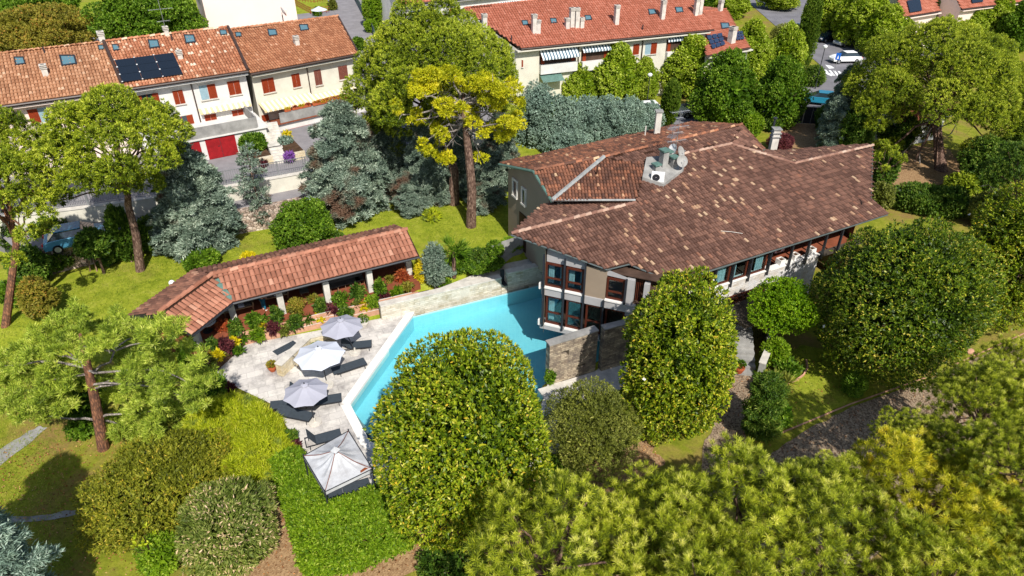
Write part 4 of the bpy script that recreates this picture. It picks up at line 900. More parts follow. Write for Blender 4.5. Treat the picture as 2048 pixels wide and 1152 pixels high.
def chair(px, py, label, rot=0):
    p = in_loggia(px, py); r = thing('armchair', label, 'chair', (p[0], p[1], FLZ+.003), LROT+rot, group='chairs in the shade of the loggia')
    m = local(); m.bx(-.28, .28, -.28, .28, .36, .42); m.build('seat', 'cushion', r); m = local(); m.box((0, 0, 0), (1, 0, 0), (0, 1, 0), (0, .2, 1), (-.28, .28), (.18, .23), (.423, .95)); m.build('backrest', 'cushion', r)
    for sx in (-1, 1):
        for sy in (-1, 1): m = local(); m.tube([(sx*.25, sy*.25, 0), (sx*.24, sy*.24, .36)], .022, 6); m.build('leg', 'weathered_wood', r)
for i, (x, y) in enumerate(((668, 575), (683, 571), (697, 567), (712, 563), (610, 585), (720, 560))): chair(x, y+6, ('first', 'second', 'third', 'fourth', 'lone grey', 'last')[i]+(' grey armchair in the row between the two middle loggia pillars' if i < 4 else (' chair in the shade left of the third pillar' if i == 4 else ' chair of the row, beside the fourth pillar')))
p = in_loggia(416, 662); t = thing('round_table', 'round white table set in the left end of the loggia', 'table', (p[0], p[1], FLZ+.003))
m = local(); m.lathe((0, 0, 0), [(0, .70), (.62, .70), (.62, .74), (0, .74)], 24); m.build('tabletop', 'white_paint', t); m = local(); m.lathe((0, 0, 0), [(.3, 0), (.3, .03), (.05, .06), (.05, .69)], 12); m.build('leg', 'dark_metal', t)

# ================================================================== PLANTED STEPS BETWEEN TERRACE AND LOGGIA
D0, D1, D2 = np.array(V2(430, 745)), np.array(V2(485, 691)), np.array(V2(764, 626))
def beds():
    f0, f1, f2 = FE[0][:2]+np.array([.1, .3]), FE[1][:2]+np.array([.05, .25]), FE[2][:2]+np.array([.5, -.35])
    r = thing('terraced_beds', 'stepped beds with pink stone kerbs between terrace and loggia', 'planter', (D1[0], D1[1], 0))
    for k in range(3):
        a0, b0 = k/3, (k+1)/3; lo = [D0*(1-a0)+f0*a0, D1*(1-a0)+f1*a0, D2*(1-a0)+f2*a0]; hi = [D0*(1-b0)+f0*b0, D1*(1-b0)+f1*b0, D2*(1-b0)+f2*b0]; z = .22+.33*k
        kb = [tuple(l+(h-l)*.32) for l, h in zip(lo, hi)]; lo = [tuple(q) for q in lo]; hi = [tuple(q) for q in hi]
        m = MB(); so_ = MB()
        for i in (0, 1): m.prism([lo[i], lo[i+1], kb[i+1], kb[i]], -.3, z+.1); so_.prism([kb[i], kb[i+1], hi[i+1], hi[i]], -.3, z)
        m.build('kerb', 'pink_stone', r); so_.build('soil', 'dark_soil', r)
    # little white steps and slabs up the beds
    m = MB()
    for f in (.42, .55, .78, .9):
        q = D1*(1-f)+D2*f; g = f1*(1-f)+f2*f; d = g-q; u = nrm(D2-D1)
        for s in range(3): o = q+d*(.12+.3*s); m.box((*o, 0), (*u, 0), (*nrm(d), 0), (0, 0, 1), (-.45, .45), (0, .42), (.2, .36+.33*s))
    m.build('step', 'light_stone', r)
beds()

# ================================================================== TERRACE FURNITURE
def parasol(loc, label, mat, R0=1.5, lean=(0, 0), rot=0.0, n=8):
    r = thing('parasol', label, 'parasol', loc, rot, group='octagonal parasols on the terrace'); zt_, zr = 2.75, 2.2; cx, cy = lean
    m = local(); m.tube([(0, 0, .1), (cx, cy, zt_-.03)], .03, 8); m.build('pole', 'dark_metal', r)
    m = local(); m.lathe((0, 0, 0), [(0, 0), (.36, 0), (.36, .07), (.06, .1), (.06, .35), (0, .35)], 20); m.build('base', 'light_stone', r)
    m = local(); ring = [(cx+R0*math.cos(2*math.pi*k/n), cy+R0*math.sin(2*math.pi*k/n), zr) for k in range(n)]; K = 5
    for k in range(n):
        a_, b_ = np.array(ring[k]), np.array(ring[(k+1) % n]); t_ = np.array([cx, cy, zt_])
        for j in range(K):
            f0, f1 = j/K, (j+1)/K; sag = lambda f: np.array([0, 0, -.10*math.sin(f*math.pi)])
            pts = [t_*(1-f0)+a_*f0+sag(f0)*.4, t_*(1-f1)+a_*f1+sag(f1)*.4]; q = [t_*(1-f0)+b_*f0+sag(f0)*.4, t_*(1-f1)+b_*f1+sag(f1)*.4]; mid = lambda u_, v_, f: (u_+v_)/2+np.array([0, 0, -.03*f])+(t_-(u_+v_)/2)*(.05*f)
            m0, m1 = mid(pts[0], q[0], f0), mid(pts[1], q[1], f1)
            for tri in (([pts[0], pts[1], m1, m0]), ([m0, m1, q[1], q[0]])): m.face(tri if j else tri[:])
    cp = m.build('canopy', mat, r)
    m = local(); m.lathe((cx, cy, zt_), [(.22, -.06), (.2, .0), (.05, .05), (0, .05)], 8); m.build('vent_cap', mat, r); m = local(); m.lathe((cx, cy, zt_+.05), [(.035, 0), (.035, .07), (0, .09)], 8); m.build('finial', 'dark_metal', r)
    for k in range(n):
        m = local(); p_ = np.array(ring[k]); c_ = np.array([cx, cy, zt_-.08]); m.tube([c_, p_+(0, 0, -.03)], .011, 4); m.tube([(cx, cy, 1.75), c_*.5+p_*.5+(0, 0, -.04)], .009, 4); m.build('rib', 'dark_metal', r)
    return r
b1_ = P(655, 770); b2_ = P(630, 845); b3_ = P(710, 705)
parasol((b1_[0], b1_[1], 0), 'bright white octagonal parasol in the middle of the terrace', 'parasol_white', 1.45, (-.12, .05), .3)
parasol((b2_[0], b2_[1], 0), 'grey octagonal parasol nearest the white gazebo', 'parasol_grey', 1.22, (-.12, .05), .55)
parasol((b3_[0], b3_[1], 0), 'grey octagonal parasol nearest the loggia, by the low stone wall', 'parasol_grey', 1.3, (-.55, .1), .75)
def lounger(loc, rot, label, up=.5):
    r = thing('sun_lounger', label, 'sun lounger', loc, rot, group='dark mesh sun loungers on the terrace')
    m = local(); m.bx(-.33, .33, -.95, .35, .3, .33); m.build('seat', 'mesh_fabric', r)
    m = local(); m.box((0, .36, .315), (1, 0, 0), (0, math.cos(up), math.sin(up)), (0, -math.sin(up), math.cos(up)), (-.33, .33), (0, .72), (-.015, .015)); m.build('backrest', 'mesh_fabric', r)
    m = local()
    for s in (-1, 1): m.bx(s*.35-.02, s*.35+.02, -.97, .9, .27, .31)
    m.bx(-.329, .329, -.97, -.94, .27, .3); m.bx(-.329, .329, .86, .9, .27, .3); m.build('frame', 'dark_metal', r)
    for sx in (-1, 1):
        for y in (-.8, .7): m = local(); m.tube([(sx*.35, y, 0), (sx*.35, y, .27)], .022, 6); m.build('leg', 'dark_metal', r)
    return r
for px, py, rot, up, lab in ((700, 732, 120, .05, 'sun lounger lying flat right of the white parasol'), (612, 782, 102, .9, 'sun lounger with raised back between the white and the grey parasol'),
                             (581, 806, 105, .1, 'sun lounger end poking out left of the front grey parasol'), (648, 800, 104, .1, 'sun lounger end showing right of the front grey parasol'),
                             (592, 828, 75, .2, 'sun lounger in the shade under the front grey parasol'), (712, 690, 100, .85, 'sun lounger under the parasol nearest the loggia'),
                             (645, 876, 112, 1.05, 'sun lounger with raised back right behind the white gazebo'), (700, 978, 112, .05, 'sun lounger under the white gazebo by the hedge')):
    p = P(px, py, .3); lounger((p[0], p[1], .003), R_(rot), lab, up)
def gazebo():
    c = [V2(607, 912, 2.3), V2(697, 862, 2.3), V2(745, 938, 2.3), V2(650, 984, 2.3)]; cen = np.mean(c, axis=0)
    g = thing('gazebo', 'square white cloth gazebo on four dark posts by the hedge', 'gazebo', (cen[0], cen[1], 0)); ap = np.array([cen[0], cen[1], 3.05]); z = 2.3; m = MB()
    for k in range(4):
        a_, b_ = np.array([*c[k], z]), np.array([*c[(k+1) % 4], z]); K = 8; NN = 10
        for i in range(NN):
            for j in range(K):
                def pt(u, f):
                    e = a_*(1-u)+b_*u; q = ap*(1-f)+e*f; return q+np.array([0, 0, -.16*math.sin(f*math.pi)+.025*math.sin(u*40)*math.sin(f*math.pi)])
                f0, f1 = .1+.9*j/K, .1+.9*(j+1)/K; m.face([pt(i/NN, f0), pt(i/NN, f1), pt((i+1)/NN, f1), pt((i+1)/NN, f0)])
        m.face([a_, b_, b_-(0, 0, .2), a_-(0, 0, .2)])
    m.build('canopy', 'canopy_cloth', g, smooth=False)
    m = MB(); q = .24
    tp = [ap+np.array([q*math.cos(t), q*math.sin(t), -.02]) for t in np.arange(.3, 6.3, math.pi/2)]
    for k in range(4): m.face([tp[k], tp[(k+1) % 4], ap+(0, 0, .22)])
    m.build('top_cap', 'canopy_cloth', g)
    for k in range(4):
        a_ = np.array([*c[k], z]); m = MB(); m.tube([(a_[0], a_[1], 0), (a_[0], a_[1], z+.12)], .035, 8); m.build('post', 'dark_metal', g)
        m = MB(); m.tube([a_+(0, 0, .02), ap*.5+a_*.5+(0, 0, -.12), ap+(0, 0, -.05)], .018, 6); m.build('rib', 'old_shutter', g)
        b_ = np.array([*c[(k+1) % 4], z]); m = MB(); m.tube([a_+(0, 0, .01), b_+(0, 0, .01)], .025, 6); m.tube([a_+(0, 0, -.22), b_+(0, 0, -.22)], .02, 6); m.build('rail', 'dark_metal', g)
    e = np.array([*c[2], z]); m = MB(); s = (ap-e)*.12; t_ = np.array([*c[3], z])-e; m.face([e+s*.6+t_*.03+(0, 0, .012), e+s*1.2+t_*.05+(0, 0, .0), e+s*.9+t_*.18+(0, 0, 0.01), e+s*.35+t_*.22+(0, 0, .01)]); m.build('stain', 'stain', g)
    return cen
gazebo()
def bbq_wall():
    pts = [V2(555, 733), V2(625, 672), V2(692, 655)]
    w = strip_wall('low_stone_wall', 'low cream stone wall with a pale coping that bends behind the parasols', [V2(550, 728, .85), V2(612, 671, .85), V2(668, 657, .85)], .42, -.3, .82, 'cream_stone', .07, 'light_stone', side=-1)
    st = thing('stair_well', 'sunken cream stone stair beside the low wall, with green plants', 'stairs', (*V2(585, 725), 0)); m = MB()
    a_, b_ = np.array(V2(572, 735)), np.array(V2(648, 685)); u = nrm(b_-a_); n = np.array([u[1], -u[0]])
    for k in range(5): m.box((*a_, 0), (*u, 0), (*n, 0), (0, 0, 1), (.5+k*.5, 1.0+k*.5), (.03, 1.0), (-.02, .06+.09*k))
    m.build('step', 'cream_stone', st)
    f = thing('iron_railing', 'thin black curved iron railing at the stair beside the low wall', 'railing', (*V2(578, 735), 0)); m = MB(); p, q = np.array([*V2(575, 727), 0]), np.array([*V2(600, 738), 0]); L = np.linalg.norm(q-p); d = (q-p)/L
    for z in (.12, .85): m.tube([p+(0, 0, z), q+(0, 0, z)], .014, 5)
    for k in np.arange(0, L+.01, .14): m.tube([p+d*k, p+d*k+(0, 0, .87)], .009, 4)
    m.build('bars', 'dark_metal', f)
    t = thing('doormat', 'dark slatted mat lying on the terrace by the low wall', 'mat', (*V2(571, 696), 0)); m = local(); 
    for k in range(12): m.bx(-.75+k*.125, -.75+k*.125+.11, -.28, .28, .008, .04)
    m.build('slats', 'mesh_fabric', t); t.rotation_euler = (0, 0, R_(48))
bbq_wall()
def pot(loc, label, mat, r0, h, leaf, cat='planter', seed=1):
    r = thing('plant_pot', label, cat, loc); m = local(); m.lathe((0, 0, 0), [(0, 0), (r0*.62, 0), (r0, h*.7), (r0*1.02, h), (r0*.88, h), (r0*.84, h*.86), (0, h*.86)], 18); m.build('pot', mat, r)
    rng = np.random.default_rng(seed); Pt, D, T = shell(160, r0*1.0, r0*1.0, r0*.8, rng, h+.1, 8, zmin=-.2); blades('plant', Pt, D, T, 6, .12, .05, .5, leaf, r, rng); return r
p = P(727, 652); pot((p[0], p[1], 0), 'round stone tub with a green plant by the end of the pool wall', 'light_stone', .38, .45, 'leaf_green')
p = P(546, 741); pot((p[0], p[1], 0), 'terracotta pot at the tip of the low stone wall', 'terracotta_pot', .27, .36, 'leaf_brown', seed=2)
p = P(1477, 744, .1); pot((p[0], p[1], .1), 'terracotta pot with a shrub beside the stone steps on the right', 'terracotta_pot', .32, .45, 'leaf_green', seed=3)
# ---------- stone steps down on the right and their wall
def steps_right():
    s = thing('stone_steps', 'shaded stone steps leading down from the villa to the gravel path', 'stairs', (*V2(1490, 740), 0)); a_ = np.array(V2(1462, 748)); b_ = np.array(V2(1512, 752)); u = nrm(b_-a_); n = np.array([-u[1], u[0]]); L = float(np.linalg.norm(b_-a_))
    for k in range(8): m = MB(); m.box((*a_, 0), (*u, 0), (*n, 0), (0, 0, 1), (0, L), (k*.42, k*.42+(.5 if k < 7 else 3)), (-.2, .12+k*.2)); m.build('step', 'concrete', s)
    w = [V2(1512, 752), V2(1528, 700, 0), V2(1532, 660, 0)]; strip_wall('stair_wall', 'curved grey stone wall beside the right-hand steps', [V2(1512, 755), V2(1526, 722), V2(1530, 690), V2(1528, 665)], .3, -.2, 1.1, 'concrete', .06, 'light_stone', side=-1)
steps_right()
# ---------- things on the villa roof and balcony
def dish(loc, rot, tilt, R0, label, mat='white_paint'):
    r = thing('satellite_dish', label, 'satellite dish', loc, rot, group='satellite dishes on the villa roof'); m = local(); K = 18; rings = [(R0*k/5, .22*R0*(k/5)**2) for k in range(6)]; c = np.array([0, -.1, .95])
    ct, s_ = math.cos(tilt), math.sin(tilt); ax = np.array([0, -ct, s_]); up = np.array([0, s_, ct]); sd = np.array([1., 0, 0]); i0 = 0
    pts = [[c+ax*z+sd*r_*math.cos(2*math.pi*k/K)+up*r_*math.sin(2*math.pi*k/K) for k in range(K)] for r_, z in rings]
    for a_, b_ in zip(pts[:-1], pts[1:]):
        for k in range(K): m.face([a_[k], a_[(k+1) % K], b_[(k+1) % K], b_[k]])
    m.build('reflector', mat, r); m = local(); m.tube([(0, 0, 0), (0, 0, .9), (0, -.06, .95)], .03, 6); m.build('mast', 'steel', r)
    m = local(); m.tube([c-up*R0+ax*.2*R0, c+ax*R0*.9], .012, 4); m.tube([c+ax*R0*.85, c+ax*R0], .04, 6); m.build('feed_arm', 'steel', r)
for px, py, rot, R0, lab in ((1345, 326, -1.2, .42, 'white satellite dish on edge above the villa chimneys'), (1354, 330, .9, .4, 'grey satellite dish turned right on the villa roof'), (1358, 348, .3, .4, 'round grey satellite dish low beside the villa chimneys')):
    p = onmain(px, py); dish((p[0], p[1], p[2]), rot, .5, R0, lab, 'white_paint' if R0 > .41 else 'concrete')
def antenna(loc, h, label, rot=0, arms=((.95, 1.6), (.78, .9), (.6, 1.4))):
    r = thing('tv_antenna', label, 'antenna', loc, rot); m = local(); m.tube([(0, 0, 0), (0, 0, h)], .022, 6); m.build('mast', 'steel', r)
    for f, w in arms:
        m = local(); z = h*f; m.tube([(-w/2, 0, z), (w/2, 0, z+.03)], .014, 4)
        for x in np.linspace(-w/2, w/2, 9): m.tube([(x, -.28, z), (x, .28, z)], .01, 4)
        m.build('array', 'steel', r)
p = onmain(1347, 330); antenna((p[0], p[1], p[2]), 3.8, 'tall television antenna mast rising above the villa chimneys', .3, ((.97, 1.3), (.86, .5), (.7, 1.5), (.6, .7), (.45, 1.4)))
p = onmain(1338, 318); antenna((p[0], p[1], p[2]), 2.3, 'shorter television antenna left of the tall mast on the villa', 1.1, ((.95, 1.0), (.7, .7)))
p = onmain(1490, 463); t = thing('fallen_antenna_rod', 'thin white metal rod lying on the villa roof tiles', 'rod', (p[0], p[1], p[2]+.12)); q0, q1 = onmain(1442, 462, .13), onmain(1485, 467, .13); m = MB(); m.tube([q0, (q0+q1)/2+(0, 0, .03), q1], .02, 5); m.build('rod', 'light_stone', t)
def aircon(loc, rot, label):
    r = thing('air_conditioner', label, 'air conditioner', loc, rot); m = local(); m.bx(-.42, .42, -.16, .16, .08, .68); m.build('casing', 'white_paint', r, bevel=.015); m = local(); m.lathe((0, 0, 0), [(.02, 0), (.24, 0), (.24, .02), (.2, .02)], 18)
    m.v = [(x-.1, -.162-z, y+.38) for x, y, z in m.v]; m.build('fan_grille', 'dark_metal', r)
    for s in (-1, 1): m = local(); m.bx(s*.3-.03, s*.3+.03, -.2, .2, 0, .08); m.build('foot', 'dark_metal', r)
p = onmain(1314, 367); aircon((p[0], p[1], p[2]+.1), -.25, 'white air conditioner standing on the villa chimney platform')
p = P(1560, 512, hv(2.42)); aircon((p[0], p[1]+.5, hv(2.42)), .45, 'air conditioner in the shade of the villa balcony')
for px, py, lab in ((1560, 527, 'leftmost square white planter on the villa balcony wall'), (1588, 517, 'middle square white planter on the villa balcony wall'), (1621, 505, 'right square white planter on the villa balcony wall')):
    z = hv(2.8); p = P(px, py, z); r = thing('square_planter', lab, 'planter', (p[0], p[1], z+.003), math.atan2(EU[1], EU[0]), group='white planters on the balcony wall'); m = local(); k = .2
    for s in (-1, 1): m.bx(s*k-.025, s*k+.025, -k-.025, k+.025, 0, .36); m.bx(-k+.025, k-.025, s*k-.025, s*k+.025, 0, .36)
    m.build('box', 'marble_white', r); m = local(); m.bx(-k+.026, k-.026, -k+.026, k-.026, .02, .28); m.build('soil', 'dark_soil', r)
# ---------- globe lamp, hose reel, slab
p = P(344, 567, 2.0); t = thing('globe_lamp', 'white globe garden lamp on the lawn behind the loggia', 'lamp', (p[0], p[1], 1.5)); m = local(); m.lathe((0, 0, .55), [(.001, -.2)]+[(.2*math.cos(a_), .2*math.sin(a_)) for a_ in np.linspace(-1.4, 1.4, 10)]+[(.001, .2)], 18); m.build('globe', 'globe', t, smooth=True); m = local(); m.tube([(0, 0, 0), (0, 0, .36)], .035, 8); m.build('post', 'dark_metal', t)
g = G(645, 1128); t = thing('hose_reel', 'yellow garden hose reel on the bare earth below the hedge', 'hose reel', (g[0], g[1], .0)); m = local()
for k in range(7): rr = .2+.012*k; m.tube([(x_*(k % 3-1)*0+(k-3)*.03, rr*math.cos(a_), .32+rr*math.sin(a_)) for a_ in np.linspace(0, 6.28, 18) for x_ in (1,)], .016, 5)
m.build('hose', 'hose_yellow', t); m = local()
for s in (-1, 1): m.tube([(s*.16, -.2, 0), (s*.16, 0, .34), (s*.16, .2, 0)], .018, 6)
m.tube([(-.16, 0, .34), (.16, 0, .34)], .02, 6); m.tube([(-.16, .1, 0), (-.16, .3, .8), (.16, .3, .8), (.16, .1, 0)], .016, 6); m.build('frame', 'dark_metal', t)
m = local(); m.tube([(.05, -.1, .1), (.3, -.35, .02), (.6, -.3, .02), (.9, -.05, .02), (1.25, 0, .02)], .014, 5); m.build('hose_end', 'white_paint', t)
g = G(720, 1125); t = thing('stone_slab', 'pale square stone slab on the ground below the hedge', 'slab', (g[0], g[1], g[2]+.02), .5); m = local(); m.bx(-.3, .3, -.22, .22, 0, .06); m.build('slab', 'light_stone', t)

# ================================================================== TOWN HOUSES
def shutter_leaf(mb, F, u0, u1, z0, z1, d0, d1, slats=True):
    F.box(mb, u0, u1, z0, z1, d0, d1)
    if slats:
        z = z0+.08
        while z < z1-.08: F.box(mb, u0+.04, u1-.04, z, z+.03, d1+.002, d1+.02); z += .085
def window(F, V, rc, kind, mat='shutter_wood'):
    """kind: closed, half (left glass, right leaf), halfr, open, glass"""
    u0, u1, z0, z1 = rc; um = (u0+u1)/2; w = MB(); F.box(w, u0-.06, u1+.06, z0-.09, z0-.01, .0, .14); F.box(w, u0-.02, u1+.02, z1+.005, z1+.06, .0, .05); wo = w.build('window', 'light_stone', V)
    if kind == 'closed':
        m = MB(); shutter_leaf(m, F, u0, um-.012, z0, z1, .005, .05); m.build('shutter', mat, wo); m = MB(); shutter_leaf(m, F, um+.012, u1, z0, z1, .005, .05); m.build('shutter', mat, wo)
    elif kind in ('half', 'halfr'):
        a_, b_, c_, d_ = (u0, um, um, u1) if kind == 'half' else (um, u1, u0, um)
        m = MB(); F.box(m, a_+.02, b_-.02, z0, z1, .004, .02); m.build('pane', 'mesh_screen', wo); m = MB(); shutter_leaf(m, F, c_+.01, d_, z0, z1, .005, .05); m.build('shutter', mat, wo)
    elif kind == 'open':
        q = (u1-u0)*.27; m = MB(); F.box(m, u0+q, u1-q, z0, z1, .004, .02); m.build('pane', 'dark_glass', wo); m = MB(); F.box(m, um-.03, um+.03, z0, z1, .022, .05); m.build('mullion', mat, wo)
        for a_, b_ in ((u0, u0+q), (u1-q, u1)): m = MB(); shutter_leaf(m, F, a_, b_, z0, z1, .03, .07); m.build('shutter', mat, wo)
    else: m = MB(); F.box(m, u0, u1, z0, z1, .004, .02); m.build('pane', 'dark_glass', wo)
    return wo
def awning(F, V, u0, u1, z1, out, drop, mat, val=.2):
    m = MB(); a_, b_, c_, d_ = F.pt(u0, z1, .03), F.pt(u1, z1, .03), F.pt(u1, z1-drop, out), F.pt(u0, z1-drop, out); L = u1-u0
    m.face([a_, d_, c_, b_], [(0, 0), (0, 1), (L, 1), (L, 0)]); m.face([a_-(0, 0, .02), b_-(0, 0, .02), c_-(0, 0, .02), d_-(0, 0, .02)], [(0, 0), (L, 0), (L, 1), (0, 1)])
    n = max(4, int(L/.22))
    for k in range(n):
        p0, p1 = F.pt(u0+L*k/n, z1-drop, out), F.pt(u0+L*(k+1)/n, z1-drop, out); dz_ = np.array([0, 0, val]); pm = (p0+p1)/2
        m.face([p0, p1, p1-dz_*.7, pm-dz_, p0-dz_*.7], [(L*k/n, 0), (L*(k+1)/n, 0), (L*(k+1)/n, 1), (L*(k+.5)/n, 1), (L*k/n, 1)])
    ao = m.build('awning', mat, V); return ao
def skylight(poly_px, zfun, V, nm='skylight', glass='skylight_glass'):
    pts = [zfun(*q) for q in poly_px]; n = nrm(np.cross(pts[1]-pts[0], pts[3]-pts[0])); n = n if n[2] > 0 else -n; cen = np.mean(pts, axis=0); m = MB(); h_ = .13
    o = [p_+n*h_ for p_ in pts]; i_ = [cen+(p_-cen)*.78+n*h_ for p_ in pts]; b_ = [p_-n*.02 for p_ in pts]
    for k in range(4): j = (k+1) % 4; m.face([o[k], o[j], i_[j], i_[k]]); m.face([b_[k], b_[j], o[j], o[k]])
    f = m.build(nm, 'dark_metal', V); m = MB(); m.face([p_-n*.03 for p_ in i_]); m.build('pane', glass, f)
class RoofPlane:
    def __init__(s, a_, b_, c_): s.p = np.asarray(a_); s.n = np.cross(np.asarray(b_)-a_, np.asarray(c_)-a_)
    def __call__(s, px, py, up=.0):
        r_ = ray(px, py); t_ = ((s.p-_C)@s.n)/(r_@s.n); q = _C+r_*t_; q = q+np.array([0, 0, up]); return q
def chimney(V, q, w, h, mat='light_stone', pipes=1, rot=0.0, name='chimney'):
    u = (math.cos(rot), math.sin(rot), 0); n = (-u[1], u[0], 0); m = MB(); m.box((q[0], q[1], 0), u, n, (0, 0, 1), (-w/2, w/2), (-w/2, w/2), (q[2]-.5, q[2]+h))
    for k in range(3): z = q[2]+h+.06+k*.13; m.box((q[0], q[1], 0), u, n, (0, 0, 1), (-w/2-.05, w/2+.05), (-w/2-.05, w/2+.05), (z, z+.06))
    m.box((q[0], q[1], 0), u, n, (0, 0, 1), (-w/2+.08, w/2-.08), (-w/2+.08, w/2-.08), (q[2]+h, q[2]+h+.38)); return m.build(name, mat, V)
def gable_house(name, label, EL, ER, RL, RRt, z_e, z_r, z_b, tile, wallm, seed, inset=.75, back=True, cat='house', tw=.24, tl=.4, th=.07):
    E_0, E_1, R0 = P(*EL, z_e), P(*ER, z_e), P(*RL, z_r); R1 = RoofPlane(E_0, E_1, R0)(*RRt); V = thing(name, label, cat, (float((E_0[0]+R1[0])/2), float((E_0[1]+R1[1])/2), z_b))
    tiled('roof', [E_0, E_1, R1, R0], tw, tl, tile, V, h=th, seed=seed)
    B0, B1 = E_0+(R0-E_0)*2*np.array([1, 1, 0]), E_1+(R1-E_1)*2*np.array([1, 1, 0])
    if back: tiled('roof', [R0, R1, B1, B0], tw*1.5, tl*1.5, tile, V, h=th, seed=seed+50)
    ridge_tiles('ridge', [R0, R1], .14, tile, V, .42, seed)
    u = nrm(E_1-E_0); n = nrm((R0-E_0)*np.array([1, 1, 0])); a_ = E_0+n*inset+u*.12; b_ = E_1+n*inset-u*.12; F = Facade(a_[:2], b_[:2])
    fz = z_e-.12; fw = [a_, b_, B1-n*inset-u*.12, B0-n*inset+u*.12]; m = MB(); rz = z_r-.25
    m.face([(a_[0], a_[1], z_b), (b_[0], b_[1], z_b), (b_[0], b_[1], fz), (a_[0], a_[1], fz)])
    for p_, q_, R in ((fw[1], fw[2], R1-u*.12), (fw[3], fw[0], R0+u*.12)): m.face([(p_[0], p_[1], z_b), (q_[0], q_[1], z_b), (q_[0], q_[1], fz), (R[0], R[1], rz), (p_[0], p_[1], fz)])
    m.face([(fw[2][0], fw[2][1], z_b), (fw[3][0], fw[3][1], z_b), (fw[3][0], fw[3][1], fz), (fw[2][0], fw[2][1], fz)]); m.build('wall', wallm, V)
    m = MB(); F.box(m, -.1, F.L+.1, fz-.28, fz-.14, .0, inset-.1); m.build('soffit', wallm, V)
    m = MB(); m.tube([E_0+(0, 0, -.08)-n*.05, E_1+(0, 0, -.08)-n*.05], .09, 6); m.build('gutter', 'brown_gutter', V)
    return V, F, RoofPlane(E_0, E_1, R0), math.atan2(u[1], u[0]), (E_0, E_1, R0, R1)
def rect4(x, y, w, h, sk=-.14, tilt=.28):
    """corner pixels of a roof window centred at x,y"""
    return [(x-w/2-h*tilt/2, y-h/2-w*sk/2*-1), (x+w/2-h*tilt/2, y-h/2+w*sk/2), (x+w/2+h*tilt/2, y+h/2+w*sk/2), (x-w/2+h*tilt/2, y+h/2-w*sk/2)]
ZB = 4.5
